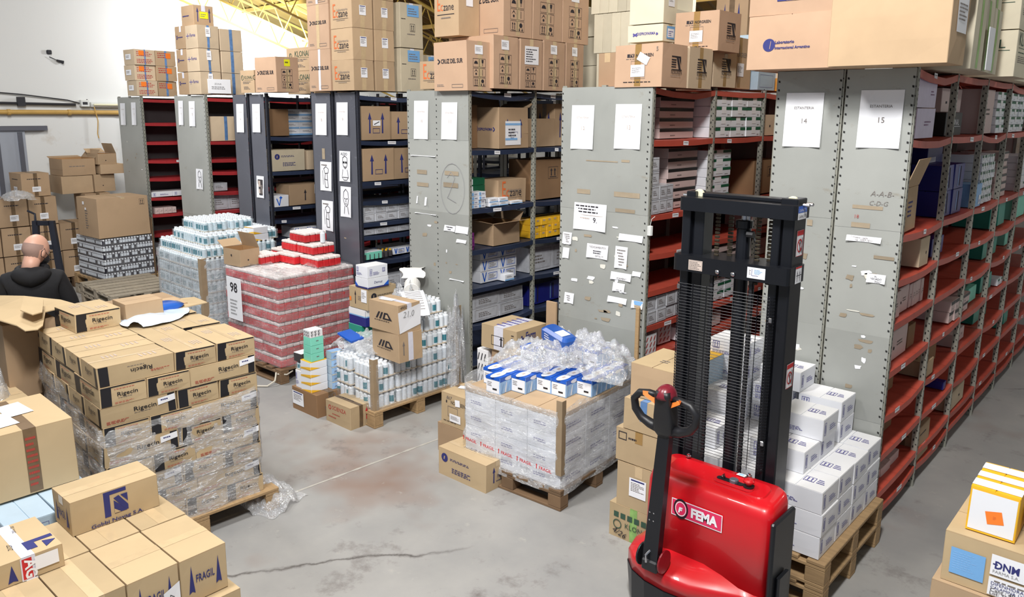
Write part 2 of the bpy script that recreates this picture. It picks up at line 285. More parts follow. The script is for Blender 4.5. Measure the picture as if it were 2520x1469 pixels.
# ---------------------------------------------------------------- flat print
TXT = {}
def text_geo(t, bold=0.0, shear=0.0):
    k = (t, bold, shear)
    if k in TXT: return TXT[k]
    c = bpy.data.curves.new('lettering', 'FONT'); c.body = t; c.resolution_u = 2; c.offset = bold; c.shear = shear
    o = bpy.data.objects.new('lettering', c); COL.objects.link(o)
    me = bpy.data.meshes.new_from_object(o.evaluated_get(bpy.context.evaluated_depsgraph_get()))
    vs = [(v.co.x, v.co.y) for v in me.vertices]; fs = [tuple(p.vertices) for p in me.polygons]
    bpy.data.objects.remove(o); bpy.data.curves.remove(c); bpy.data.meshes.remove(me)
    x0 = min(v[0] for v in vs); x1 = max(v[0] for v in vs); y1 = max(v[1] for v in vs)
    TXT[k] = ([(x - x0, y) for x, y in vs], fs, x1 - x0, y1); return TXT[k]
class Face:
    """writes print commands on a plane: O origin, U right, V up, N outwards, W by H metres"""
    def __init__(s, mb, O, U, V, Nn, W, H, warp=None, lift=.0012):
        s.mb = mb; s.O, s.U, s.V, s.N = map(Vector, (O, U, V, Nn)); s.W = W; s.H = H; s.k = 0; s.warp = warp; s.lift = lift
    def P(s, a, b):
        p = s.O + s.U * a + s.V * b + s.N * (s.lift + .0005 * s.k)
        return s.warp(p) if s.warp else p
    def poly(s, pts, m): s.mb.add([s.P(u * s.W, v * s.H) for u, v in pts], [tuple(range(len(pts)))], m)
    def run(s, cmds):
        for c in cmds: s.one(c); s.k += 1
    def one(s, c):
        W, H = s.W, s.H; t = c[0]
        if t == 'T':                                    # T text u v width material [bold shear rot maxh]
            _, tx, u, v, wf, m = c[:6]; o = c[6] if len(c) > 6 else {}
            vs, fs, tw, th = text_geo(tx, o.get('b', 0), o.get('s', 0)); k = wf * W / tw; ky = k * o.get('y', 1)
            if th * ky > o.get('h', 9) * H: ky = o['h'] * H / th
            r = o.get('r', 0); ca, sa = math.cos(r), math.sin(r)
            s.mb.add([s.P(u * W + x * k * ca - y * ky * sa, v * H + x * k * sa + y * ky * ca) for x, y in vs], fs, m)
        elif t == 'R': _, a, b, a2, b2, m = c; s.poly([(a, b), (a2, b), (a2, b2), (a, b2)], m)
        elif t == 'Q': _, u, v, w, h, r, m = c; ca, sa = math.cos(r), math.sin(r); s.mb.add([s.P(u * W + (x * ca - y * sa), v * H + (x * sa + y * ca)) for x, y in ((-w / 2, -h / 2), (w / 2, -h / 2), (w / 2, h / 2), (-w / 2, h / 2))], [(0, 1, 2, 3)], m)
        elif t == 'P': s.poly(c[1], c[2])
        elif t == 'B':                                  # rows of small illegible print
            _, a, b, a2, b2, n, m = c; rr = random.Random(int(a * 97 + b * 31 + n)); hh = (b2 - b) / n
            for i in range(n):
                x = a; end = a + (a2 - a) * rr.uniform(.55, 1)
                while x < end:
                    l = rr.uniform(.06, .16) * (a2 - a); e = min(x + l, end); y = b2 - (i + .75) * hh
                    s.poly([(x, y), (e, y), (e, y + hh * .42), (x, y + hh * .42)], m); x = e + .03 * (a2 - a)
        elif t == 'A':                                  # tall upward arrow
            _, u, v0, v1, w, m = c; w /= 2; vm = v1 - (v1 - v0) * .34
            s.poly([(u - w * .45, v0), (u + w * .45, v0), (u + w * .35, vm), (u - w * .35, vm)], m); s.poly([(u - w, vm), (u + w, vm), (u, v1)], m)
        elif t == 'N':                                  # notched needle arrow
            _, u, v0, v1, w, m = c; w /= 2; s.poly([(u - w, v0), (u, v0 + (v1 - v0) * .07), (u, v1)], m); s.poly([(u, v0 + (v1 - v0) * .07), (u + w, v0), (u, v1)], m)
        elif t == 'F':                                  # outline
            _, a, b, a2, b2, th, m = c; tx = th / W; ty = th / H
            for q in ((a, b, a2, b + ty), (a, b2 - ty, a2, b2), (a, b, a + tx, b2), (a2 - tx, b, a2, b2)): s.one(('R',) + q + (m,))
        elif t == 'U':                                  # this-way-up mark
            _, a, b, a2, b2, m = c; s.one(('F', a, b, a2, b2, .003, m)); w = a2 - a; h = b2 - b
            for q in (.32, .68): s.one(('A', a + w * q, b + h * .25, b + h * .88, w * .24, m))
            s.one(('R', a + w * .15, b + h * .12, a2 - w * .15, b + h * .18, m))
        elif t == 'D':                                  # disc or ellipse, optional hole
            _, u, v, ru, rv, m = c[:6]; n = 20; hole = c[6] if len(c) > 6 else 0
            o = [(u * W + ru * math.cos(2 * math.pi * i / n), v * H + rv * math.sin(2 * math.pi * i / n)) for i in range(n)]
            if not hole: s.mb.add([s.P(*p) for p in o], [tuple(range(n))], m)
            else:
                i_ = [(u * W + ru * hole * math.cos(2 * math.pi * i / n), v * H + rv * hole * math.sin(2 * math.pi * i / n)) for i in range(n)]
                s.mb.add([s.P(*p) for p in o + i_], [(i, (i + 1) % n, n + (i + 1) % n, n + i) for i in range(n)], m)
        elif t == 'G':                                  # grid of six handling symbols
            _, a, b, a2, b2, m = c; w = (a2 - a) / 2; h = (b2 - b) / 3
            for i in range(2):
                for j in range(3):
                    x = a + i * w; y = b + j * h; s.one(('F', x + w * .04, y + h * .04, x + w * .96, y + h * .96, .0028, m))
                    cx, cy = x + w / 2, y + h / 2
                    if (i, j) == (0, 0): s.one(('A', cx - w * .14, y + h * .25, y + h * .85, w * .2, m)); s.one(('A', cx + w * .14, y + h * .25, y + h * .85, w * .2, m)); s.one(('R', x + w * .2, y + h * .12, x + w * .8, y + h * .18, m))
                    elif (i, j) == (1, 0): s.one(('D', cx, cy + h * .1, w * W * .22, h * H * .2, m)); s.one(('P', [(cx - w * .3, y + h * .12), (cx - w * .08, y + h * .12), (cx - w * .2, y + h * .42)], m)); s.one(('P', [(cx + w * .3, y + h * .12), (cx + w * .2, y + h * .42), (cx + w * .08, y + h * .12)], m))
                    elif (i, j) == (0, 1): s.one(('P', [(cx - w * .3, cy), (cx, y + h * .85), (cx + w * .3, cy), (cx, cy + h * .22)], m)); s.one(('D', cx, cy - h * .15, w * W * .12, h * H * .12, m))
                    elif (i, j) == (1, 1): s.one(('R', cx - w * .03, y + h * .2, cx + w * .03, y + h * .8, m))
                    elif (i, j) == (0, 2): s.one(('P', [(cx - w * .3, cy - h * .1), (cx + w * .3, cy - h * .1), (cx + w * .2, cy + h * .14), (cx, cy + h * .22), (cx - w * .2, cy + h * .14)], m))
                    else: s.one(('P', [(cx - w * .16, y + h * .85), (cx - w * .12, cy), (cx + w * .12, cy), (cx + w * .16, y + h * .85)], m)); s.one(('R', cx - w * .03, y + h * .2, cx + w * .03, cy, m))
        elif t == 'L':                                  # polyline stroke
            _, pts, th, m = c
            for (x0, y0), (x1, y1) in zip(pts, pts[1:]):
                dx, dy = (x1 - x0) * W, (y1 - y0) * H; l = math.hypot(dx, dy) or 1; nx, ny = -dy / l * th / 2, dx / l * th / 2
                s.mb.add([s.P(x0 * W + nx, y0 * H + ny), s.P(x0 * W - nx, y0 * H - ny), s.P(x1 * W - nx, y1 * H - ny), s.P(x1 * W + nx, y1 * H + ny)], [(0, 1, 2, 3)], m)
def paper_cmds(a, b, a2, b2, ink='ink_soft', n=6, head=False):
    w, h = a2 - a, b2 - b; o = [('R', a, b, a2, b2, 'paper')]
    if head: o.append(('R', a + w * .1, b2 - h * .14, a2 - w * .1, b2 - h * .06, 'ink_blue'))
    o.append(('B', a + w * .1, b + h * .3, a2 - w * .1, b2 - h * .2, n, ink)); return o

# ---------------------------------------------------------------- cartons
CC = {}
def make_warp(w, d, h, seed, amp):
    rr = random.Random(seed); q = {(i, j): (rr.uniform(-1, 1) * amp, rr.uniform(-1, 1) * amp, rr.uniform(-1, .3) * amp) for i in (0, 1) for j in (0, 1)}
    bl = rr.uniform(.0, 1) * amp * .8
    def warp(p):
        x = min(1, max(0, (p[0] + w) / w)); y = min(1, max(0, p[1] / d)); z = p[2] / h; o = Vector(p)
        for a in range(3): o[a] += z * ((q[0, 0][a] * (1 - x) + q[1, 0][a] * x) * (1 - y) + (q[0, 1][a] * (1 - x) + q[1, 1][a] * x) * y)
        s = math.sin(math.pi * min(1, max(0, z))); o.y -= bl * s * (1 - y) * math.sin(math.pi * x); o.x += bl * s * x * math.sin(math.pi * y)
        return o
    return warp
def carton(p, label, style, cat='carton', name='cardboard_box', group=None, seed=0, amp=None):
    x, y, z, w, d, h, rz = p; st = STY[style] if isinstance(style, str) else style
    key = (style if isinstance(style, str) else id(style), round(w, 3), round(d, 3), round(h, 3), seed % 3)
    if key not in CC:
        amp_ = amp if amp is not None else min(.009, .02 * min(w, d, h))
        wp = make_warp(w, d, h, seed % 3 + int(w * 1000), amp_); b = MB()
        m = st['m']; op = st.get('open')
        def grid(O, U, V, nu, nv, mm):
            O, U, V = Vector(O), Vector(U), Vector(V); vs = [wp(O + U * (i / nu) + V * (j / nv)) for j in range(nv + 1) for i in range(nu + 1)]
            b.add(vs, [(j * (nu + 1) + i, j * (nu + 1) + i + 1, (j + 1) * (nu + 1) + i + 1, (j + 1) * (nu + 1) + i) for j in range(nv) for i in range(nu)], mm)
        c = .003; t = .004
        grid((-w + c, 0, 0), (w - 2 * c, 0, 0), (0, 0, h - t), 3, 3, m); grid((0, c, 0), (0, d - 2 * c, 0), (0, 0, h - t), 3, 3, m)
        grid((-c, d, 0), (-(w - 2 * c), 0, 0), (0, 0, h - t), 3, 3, m); grid((-w, d - c, 0), (0, -(d - 2 * c), 0), (0, 0, h - t), 3, 3, m)
        for (ax, ay), (bx, by) in (((-c, 0), (0, c)), ((0, d - c), (-c, d)), ((-w + c, d), (-w, d - c)), ((-w, c), (-w + c, 0))):
            grid((ax, ay, 0), (bx - ax, by - ay, 0), (0, 0, h - t), 1, 3, m)
        b.add([wp(Vector(q)) for q in ((-w, 0, 0), (0, 0, 0), (0, d, 0), (-w, d, 0))], [(3, 2, 1, 0)], m)
        if not op:                                       # two flaps meeting in a seam
            b.add([wp(Vector(q)) for q in ((-w, 0, h - t), (0, 0, h - t), (0, d, h - t), (-w, d, h - t))], [(0, 1, 2, 3)], 'kraft_dark' if m.startswith('kraft') else m)
            g = .0015; ax = st.get('seam', 'y' if d > w else 'x')
            fl = [((-w, 0), (0, d / 2 - g)), ((-w, d / 2 + g), (0, d))] if ax == 'x' else [((-w, 0), (-w / 2 - g, d)), ((-w / 2 + g, 0), (0, d))]
            for (x0, y0), (x1, y1) in fl:
                o = len(b.v); b.box((x0 + .001, y0 + .001, h - t), (x1 - .001, y1 - .001, h), st.get('mt', m))
                b.v[o:] = [tuple(wp(Vector(q))) for q in b.v[o:]]
        else:                                            # open box with flaps folded out
            i_ = 'kraft_inside' if m.startswith('kraft') else m; e = .005
            for (x0, y0, x1, y1) in ((-w, e, 0, e), (-e, 0, -e, d), (0, d - e, -w, d - e), (-w + e, d, -w + e, 0)):
                b.add([wp(Vector(q)) for q in ((x0, y0, 0), (x1, y1, 0), (x1, y1, h - t), (x0, y0, h - t))], [(3, 2, 1, 0)], i_)
            b.add([(-w, 0, h * .35), (0, 0, h * .35), (0, d, h * .35), (-w, d, h * .35)], [(0, 1, 2, 3)], st.get('inside', 'kraft_dark'))
        parts = [('carton' if op else 'carton', b.mesh(name))]
        if op:
            for side, ang, ln in op:
                f = MB(); L_ = ln; ca, sa = math.cos(ang), math.sin(ang)
                D = {'front': ((-w, 0), (0, 0), (0, -1)), 'side': ((0, 0), (0, d), (1, 0)), 'back': ((0, d), (-w, d), (0, 1)), 'left': ((-w, d), (-w, 0), (-1, 0))}[side]
                (ax, ay), (bx, by), (nx, ny) = D; q = [Vector((ax, ay, h - t)), Vector((bx, by, h - t))]; dv = Vector((nx * ca, ny * ca, sa)) * L_; up = Vector((-nx * sa, -ny * sa, ca)) * .004
                s_ = (q[1] - q[0]) * .03; vs = [q[0], q[1], q[1] + dv - s_, q[0] + dv + s_]; vs += [v + up for v in vs]
                f.add(vs, [(3, 2, 1, 0), (4, 5, 6, 7), (0, 1, 5, 4), (1, 2, 6, 5), (2, 3, 7, 6), (3, 0, 4, 7)], st.get('flapm', m)); parts.append(('flap', f.mesh('flap')))
        if st.get('tape'):
            tp = MB(); tw = st.get('tapew', .05) / 2; ax = st.get('seam', 'y' if d > w else 'x'); ln = st.get('tapel', .07); tm = st['tape']
            F = {'top': Face(tp, (-w, 0, h), (1, 0, 0), (0, 1, 0), (0, 0, 1), w, d, wp, .0009), 'front': Face(tp, (-w, 0, 0), (1, 0, 0), (0, 0, 1), (0, -1, 0), w, h, wp, .0009), 'side': Face(tp, (0, 0, 0), (0, 1, 0), (0, 0, 1), (1, 0, 0), d, h, wp, .0009)}
            l_ = min(.98, ln / h)
            def strip(fc, a, b_, a2, b2, n=4):
                for i in range(n):
                    if a2 - a > b2 - b_ : F[fc].one(('R', a + (a2 - a) * i / n, b_, a + (a2 - a) * (i + 1) / n, b2, tm))
                    else: F[fc].one(('R', a, b_ + (b2 - b_) * i / n, a2, b_ + (b2 - b_) * (i + 1) / n, tm))
            if ax == 'x': strip('top', 0, .5 - tw / d, 1, .5 + tw / d); strip('side', .5 - tw / d, 1 - l_, .5 + tw / d, 1)
            else: strip('top', .5 - tw / w, 0, .5 + tw / w, 1); strip('front', .5 - tw / w, 1 - l_, .5 + tw / w, 1)
            parts.append(('tape', tp.mesh('tape')))
        for pn, lift in (('printing', .0016), ('paper_label', .004)):
            pm = MB(); any_ = False
            for fc in ('front', 'side', 'top'):
                cm = st.get(('L' if pn == 'paper_label' else '') + fc)
                if not cm: continue
                any_ = True
                fr = {'front': ((-w, 0, 0), (1, 0, 0), (0, 0, 1), (0, -1, 0), w, h), 'side': ((0, 0, 0), (0, 1, 0), (0, 0, 1), (1, 0, 0), d, h), 'top': ((-w, 0, h), (1, 0, 0), (0, 1, 0), (0, 0, 1), w, d)}[fc]
                Face(pm, *fr, wp, lift).run(cm)
            if any_: parts.append((pn, pm.mesh(pn)))
        CC[key] = parts
    parts = CC[key]
    if len(parts) == 1: return tag(link(name, parts[0][1], None, (x, y, z), rz), label, cat, group)
    r = empty(name, (x, y, z), rz); tag(r, label, cat, group)
    for n, me in parts: link(n, me, r)
    return r
ORD = ['first', 'second', 'third', 'fourth', 'fifth', 'sixth', 'seventh', 'eighth', 'ninth', 'tenth', 'eleventh', 'twelfth', 'thirteenth', 'fourteenth']

# ---------------------------------------------------------------- carton styles (what is printed on which face)
def cruz(v=.55, w=.66): return [('L', [(.13, v + .10), (.20, v + .05), (.13, v)], .012, 'ink'), ('T', 'CRUZ DEL SUR', .23, v + .01, w, 'ink', {'b': .03, 'y': 1.3}), ('B', .1, .08, .42, .14, 2, 'ink_soft'), ('F', .55, .06, .88, .13, .003, 'ink_soft')]
def eczane(v=.36): return [('T', 'E', .14, v, .12, 'ink_orange', {'y': 1.8}), ('T', 'c', .28, v, .10, 'ink_orange', {'y': 1.3}), ('T', 'zane', .40, v, .42, 'ink', {'y': 1.25}), ('T', 'Laboratorio', .34, v + .20, .48, 'ink_soft'), ('R', .14, v - .06, .84, v - .05, 'ink'), ('B', .3, v - .12, .75, v - .08, 1, 'ink_soft')]
def klonal(v=.62, g='ink_green'): return [('D', .16, v + .05, .028, .028, g, .75), ('T', 'K', .12, v + .02, .06, g), ('T', 'KLONAL', .32, v, .56, g, {'y': 1.1}), ('R', .3, v - .06, .92, v - .05, g), ('B', .2, v - .22, .9, v - .1, 2, 'ink_soft'), ('B', .25, .15, .8, .3, 3, 'ink_soft')]
def norgreen(v=.70): return [('R', .27, v, .42, v + .08, 'ink'), ('T', 'N', .33, v + .012, .07, 'kraft_pink'), ('T', 'NORGREEN', .46, v, .36, 'ink', {'b': .02, 'y': 1.15}), ('B', .25, v - .05, .8, v - .02, 1, 'ink_soft'), ('B', .2, .10, .8, .14, 1, 'ink'), ('F', .36, .2, .66, .62, .002, 'ink_soft')]
def bign(v=.40):
    o = []
    for i in range(4): o.append(('R', .34, v + .06 + i * .055, .52, v + .085 + i * .055, 'ink'))
    o += [('R', .34, v + .30, .70, v + .325, 'ink'), ('R', .34, v, .74, v + .02, 'ink'), ('P', [(.52, v + .3), (.60, v + .3), (.70, v + .02), (.62, v + .02)], 'ink'), ('P', [(.62, v + .30), (.70, v + .30), (.70, v + .12)], 'ink'), ('T', 'NORGREEN', .32, v - .09, .42, 'ink', {'y': 1.5}), ('B', .3, v - .15, .75, v - .12, 1, 'ink_soft')]; return o
def dispro(v=.42, m='ink_blue'): return [('L', [(.16, v), (.28, v + .16)], .012, m), ('L', [(.28, v), (.16, v + .16)], .012, m), ('T', 'DISPROFARMA', .28, v + .05, .52, m, {'b': .02, 'y': 1.2}), ('L', [(.82, v + .13), (.87, v + .08), (.82, v + .03)], .01, m)]
def lg(v=.6, m='ink_blue', u=.14): return [('D', u, v + .06, .032, .032, m), ('P', [(u - .02, v), (u, v), (u + .01, v + .12), (u - .01, v + .12)], 'kraft_yellow'), ('B', u + .12, v + .03, u + .66, v + .12, 2, m), ('B', .3, .22, .78, .42, 3, m)]
def farm(v=.45): return [('L', [(.08, v), (.24, v + .10)], .018, 'ink_blue'), ('L', [(.15, v - .12), (.17, v + .22)], .018, 'ink_blue'), ('T', 'Farm', .28, v, .34, 'ink_blue', {'b': .02, 's': .2, 'y': 1.5})]
def arrows(v0=.2, v1=.82, m='ink_blue'): return [('A', .28, v0, v1, .12, m), ('A', .72, v0, v1, .12, m), ('F', .38, v0, .62, v0 + .15, .004, m)]
def fragil(v0=.25, v1=.80): return [('N', .22, v0, v1, .13, 'ink_blue'), ('N', .80, v0, v1, .13, 'ink_blue'), ('T', 'FRAGIL', .31, v0 + .22, .40, 'ink_blue', {'y': 1.9, 'b': .01})]
def rige(rev=False, lab=False):
    if rev: o = [('R', .02, .02, .14, .98, 'black'), ('T', 'Rigecin', .70, .64, .28, 'black', {'r': math.pi, 'b': .012, 'y': .8}), ('B', .38, .76, .66, .82, 1, 'ink_soft'), ('B', .68, .3, .95, .42, 2, 'ink_red')]
    elif lab: o = [('R', .88, .02, .98, .98, 'black'), ('T', 'Rigecin', .42, .5, .30, 'black', {'b': .012, 'y': .8}), ('B', .42, .38, .7, .44, 1, 'ink_soft'), ('B', .06, .1, .45, .28, 3, 'ink_red')]
    else: o = [('R', .02, .02, .24, .98, 'black'), ('R', .02, .93, .97, .99, 'black'), ('T', 'Rigecin', .36, .46, .44, 'black', {'b': .012, 'y': .8}), ('B', .38, .34, .74, .4, 1, 'ink_soft'), ('B', .3, .80, .75, .86, 1, 'ink_red'), ('B', .3, .08, .8, .18, 2, 'ink_red')]
    return o
RF = [('R', .86, .02, .98, .98, 'black'), ('T', 'Rigecin', .30, .5, .40, 'ink'), ('B', .3, .38, .7, .44, 1, 'ink_soft')]
RT = [('B', .2, .2, .42, .42, 4, 'ink_pale'), ('B', .58, .6, .8, .85, 4, 'ink_pale')]
WUP = [('U', .08, .48, .26, .86, 'ink_violet'), ('B', .08, .18, .6, .42, 4, 'ink_violet')]
WL = [('F', .08, .2, .2, .8, .003, 'ink_violet'), ('R', .12, .3, .15, .7, 'ink_violet'), ('B', .4, .3, .8, .6, 3, 'ink_violet')]
WT = [('U', .52, .35, .72, .6, 'ink_violet'), ('B', .76, .35, .92, .6, 3, 'ink_violet')]
STY = {
 'kraft': dict(m='kraft', tape='tape_clear'), 'kraft_plain': dict(m='kraft_tan'), 'kraft_dark': dict(m='kraft_dark', tape='tape_dark'),
 'kraft_label': dict(m='kraft', tape='tape_dark', tapel=.5, Lfront=paper_cmds(.36, .2, .66, .42), Lside=paper_cmds(.36, .2, .66, .42), front=[('B', .25, .7, .75, .78, 1, 'ink')], side=[('B', .2, .72, .8, .8, 1, 'ink')]),
 'cruz': dict(m='kraft_pink', tape='tape_clear', tapel=.6, front=cruz(), side=[('G', .22, .08, .72, .66, 'ink')], Lside=paper_cmds(.30, .74, .60, .92)),
 'cruz_tape': dict(m='kraft_pink', seam='y', tape='tape_white', tapel=.9, tapew=.035, front=cruz(.5, .7)),
 'cruz_yellow': dict(m='kraft_pink', tape='tape_clear', tapel=.6, front=cruz(.5), side=[('G', .22, .10, .72, .66, 'ink')], Lside=[('R', .36, .74, .62, .93, 'sticker_yellow'), ('B', .4, .8, .58, .9, 1, 'ink')]),
 'cruz_notice': dict(m='kraft_pink', tape='tape_clear', side=[('G', .22, .04, .72, .46, 'ink')], Lside=[('R', .18, .50, .82, .86, 'paper'), ('B', .24, .54, .76, .82, 6, 'ink')]),
 'eczane': dict(m='kraft_tan', front=eczane(), tape='tape_clear', seam='x', tapel=.3, Lside=paper_cmds(.34, .42, .66, .74, head=True)),
 'klonal': dict(m='kraft_tan', front=klonal(), side=klonal(), tape='tape_clear'),
 'klonal_pale': dict(m='cream', front=[('T', 'KLONAL', .12, .62, .74, 'ink_green', {'y': .9}), ('R', .12, .56, .92, .575, 'ink_green'), ('B', .15, .47, .9, .53, 1, 'ink_green'), ('B', .15, .3, .8, .42, 3, 'ink_soft')], side=[('T', 'KLONAL', .1, .68, .8, 'ink_green', {'y': 1.0}), ('R', .1, .62, .95, .635, 'ink_green'), ('B', .1, .5, .9, .56, 1, 'ink_green'), ('B', .1, .3, .85, .46, 4, 'ink_soft')], tape='tape_green'),
 'greentape': dict(m='cream', seam='x', tape='tape_green', tapel=2),
 'norgreen': dict(m='kraft_pink', seam='y', front=norgreen(), tape='tape_brown', tapel=.8, side=bign(), Lfront=paper_cmds(.36, .24, .65, .52)),
 'norgreen_tag': dict(m='kraft_pink', seam='y', front=norgreen(), tape='tape_brown', tapel=.8, side=bign(), Lfront=paper_cmds(.36, .24, .65, .52) + [('Q', .62, .66, .09, .055, -.5, 'paper'), ('T', '5', .88, .82, .04, 'ink_soft')]),
 'norgreen_side': dict(m='kraft_pale', side=bign(), tape='tape_brown', seam='x', tapel=.8), 'norgreen_faint': dict(m='kraft_tan', side=[('T', 'NORGREEN', .3, .62, .5, 'ink_soft', {'y': 1.3})], tape='tape_brown', seam='x', tapel=.8, Lside=paper_cmds(.38, .24, .66, .5)),
 'intl': dict(m='kraft_pink', front=[('D', .26, .45, .036, .036, 'ink_blue'), ('L', [(.27, .38), (.28, .52)], .003, 'kraft_pink'), ('T', 'Laboratorio', .33, .47, .22, 'ink_blue', {'b': .03}), ('T', 'Internacional Argentino', .33, .37, .40, 'ink_blue', {'b': .03})]),
 'intl_top': dict(m='kraft_pink', front=[('B', .05, .6, .24, .72, 2, 'ink_blue'), ('B', .3, .6, .5, .72, 2, 'ink_blue'), ('D', .55, .66, .03, .03, 'ink_blue'), ('R', .34, .30, .44, .42, 'ink_blue'), ('T', 'TAPA', .35, .33, .08, 'kraft_pink'), ('F', .44, .30, .64, .42, .003, 'ink_blue'), ('T', 'MEDICAMENTOS', .45, .33, .18, 'ink_blue'), ('R', .64, .30, .74, .42, 'ink_blue'), ('T', 'FRAGIL', .65, .33, .08, 'kraft_pink')]),
 'big_kraft': dict(m='kraft_tan', tape='tape_clear', Lside=paper_cmds(.25, .42, .85, .92, n=5)),
 'dispro_white': dict(m='cream', front=dispro(.35, 'ink_violet'), seam='x', tape='tape_clear', Lside=[('R', .25, .15, .8, .9, 'sticker_blue'), ('R', .3, .25, .75, .75, 'paper'), ('B', .35, .3, .7, .65, 3, 'ink_violet')]),
 'cream_big': dict(m='cream', Lside=paper_cmds(.3, .45, .75, .85), tape='tape_clear', seam='x'), 'cream': dict(m='cream'), 'grey_kraft': dict(m='kraft_grey', tape='tape_clear'),
 'blue_label': dict(m='kraft_grey', tape='tape_white', tapel=.03, side=[('U', .42, .36, .64, .54, 'ink'), ('B', .3, .28, .7, .33, 1, 'ink_soft'), ('B', .05, .62, .3, .66, 1, 'ink')], Lside=[('R', .30, .70, .82, .96, 'sticker_blue'), ('B', .35, .74, .78, .9, 3, 'ink_soft')]),
 'farm_stack': dict(m='kraft_pale', front=[('L', [(.08, .55), (.36, .55)], .008, 'ink_violet'), ('L', [(.22, .44), (.22, .66)], .008, 'ink_violet'), ('T', 'Farma', .40, .50, .45, 'ink_violet', {'s': .2})], tape='tape_blue', seam='x', tapel=.9, tapew=.03, Lside=paper_cmds(.38, .5, .6, .92, n=3)),
 'farm_stack_b': dict(m='kraft_pale', front=[('B', .2, .45, .8, .6, 1, 'ink_violet')], tape='tape_blue', seam='x', tapel=.9, tapew=.04),
 'dispro_end': dict(m='kraft', front=[('L', [(.14, .42), (.24, .6)], .01, 'ink_blue'), ('L', [(.24, .42), (.14, .6)], .01, 'ink_blue'), ('B', .26, .46, .85, .56, 1, 'ink_blue')], side=arrows(), tape='tape_white'),
 'dispro_top': dict(m='kraft', front=[('B', .12, .42, .85, .56, 1, 'ink_blue')], side=[('A', .2, .18, .9, .10, 'ink_blue'), ('A', .8, .18, .9, .10, 'ink_blue')], tape='tape_white', Lside=[('R', .3, .35, .72, .68, 'sticker_yellow'), ('B', .34, .42, .68, .6, 2, 'ink_soft')]),
 'orange_stickers': dict(m='kraft_pale', Lfront=paper_cmds(.2, .35, .7, .7, n=2), side=[('B', .1, .55, .85, .9, 3, 'ink_red'), ('B', .1, .1, .85, .4, 3, 'ink_red')], tape='tape_blue', seam='x', tapel=.9, tapew=.02, Lside=[('R', .2, .62, .45, .92, 'sticker_orange')]),
 'orange_stickers_b': dict(m='kraft_tan', side=[('B', .1, .5, .85, .9, 3, 'ink_red')], tape='tape_blue', seam='x', tapel=.9, tapew=.03, Lside=[('R', .5, .5, .75, .85, 'sticker_orange')]),
 'symbols': dict(m='kraft_pale', front=[('G', .1, .1, .45, .9, 'ink'), ('G', .55, .1, .9, .9, 'ink')], side=[('B', .1, .4, .9, .7, 2, 'ink_soft')]),
 'arrow_box': dict(m='kraft', side=arrows(), front=arrows(), tape='tape_dark', tapel=.9), 'arrow_box_label': dict(m='kraft', side=arrows(), front=arrows(), tape='tape_dark', tapel=.9, Lside=[('R', .38, .42, .64, .58, 'paper'), ('L', [(.42, .46), (.6, .54)], .008, 'ink')]),
 'lg_box': dict(m='kraft_grey', side=lg(.62, 'ink_blue'), front=lg(.62)), 'lg_floor': dict(m='kraft_yellow', front=lg(.62, 'ink_blue') , side=[('A', .32, .25, .82, .11, 'ink_blue'), ('T', 'FRAGIL', .46, .38, .34, 'ink_blue', {'y': 1.6}), ('B', .42, .26, .84, .32, 1, 'ink_blue')], seam='x', tape='tape_clear', tapel=.04, top=[('B', .3, .44, .8, .56, 2, 'ink_soft')]),
 'farm_floor': dict(m='kraft_yellow', side=farm(.55), front=[('A', .58, .2, .62, .1, 'ink'), ('F', .3, .2, .66, .62, .004, 'ink'), ('B', .86, .2, .94, .85, 6, 'ink')], seam='y', tape='tape_white', tapel=.9, tapew=.1, top=[('B', .3, .1, .7, .9, 5, 'ink_violet')]),
 'mg': dict(m='kraft_tan', front=[('P', [(.24, .42), (.34, .66), (.40, .66), (.30, .42)], 'ink'), ('P', [(.36, .42), (.44, .66), (.50, .66), (.42, .42)], 'ink'), ('P', [(.48, .42), (.54, .66), (.66, .66), (.80, .42)], 'ink'), ('P', [(.56, .47), (.59, .60), (.64, .60), (.70, .47)], 'kraft_tan'), ('B', .2, .34, .84, .39, 1, 'ink')], seam='x', tape='tape_white', tapel=.5, side=[('A', .2, .25, .75, .1, 'ink_soft')]),
 'mg_sheet': dict(m='kraft_tan', front=[('P', [(.24, .42), (.34, .66), (.40, .66), (.30, .42)], 'ink'), ('P', [(.36, .42), (.44, .66), (.50, .66), (.42, .42)], 'ink'), ('P', [(.48, .42), (.54, .66), (.66, .66), (.80, .42)], 'ink'), ('P', [(.56, .47), (.59, .60), (.64, .60), (.70, .47)], 'kraft_tan'), ('B', .2, .34, .84, .39, 1, 'ink')], seam='x', tape='tape_white', tapel=.2, side=[('T', '4950', .1, .85, .3, 'ink', {'s': .2})], Lside=[('P', [(.04, .02), (.97, .2), (1.03, .93), (-.02, .76)], 'paper'), ('T', '21.0', .2, .55, .5, 'pencil', {'s': .2})], Ltop=[('Q', .35, .4, .14, .07, .2, 'paper')]),
 'demuz': dict(m='card_white', mt='white', front=[('R', 0, 0, 1, .16, 'ink_blue'), ('P', [(0, .16), (.25, .16), (0, .6)], 'box_blue')], side=[('R', 0, 0, 1, .14, 'ink_blue'), ('P', [(.75, .14), (1, .14), (1, .6)], 'box_blue'), ('T', 'Demuz', .3, .45, .4, 'ink_blue', {'s': .2})]),
 'white_print': dict(m='card_white', mt='white', front=WUP, side=[('F', .12, .2, .24, .75, .003, 'ink_violet'), ('R', .16, .3, .19, .65, 'ink_violet'), ('B', .28, .2, .6, .5, 3, 'ink_violet'), ('U', .72, .4, .86, .75, 'ink_violet')]),
 'white_carton': dict(m='card_white', mt='white', front=WUP, side=WL, top=WT, seam='y'),
 'white_carton_b': dict(m='card_white', mt='white', front=WUP, side=WL, seam='y'),
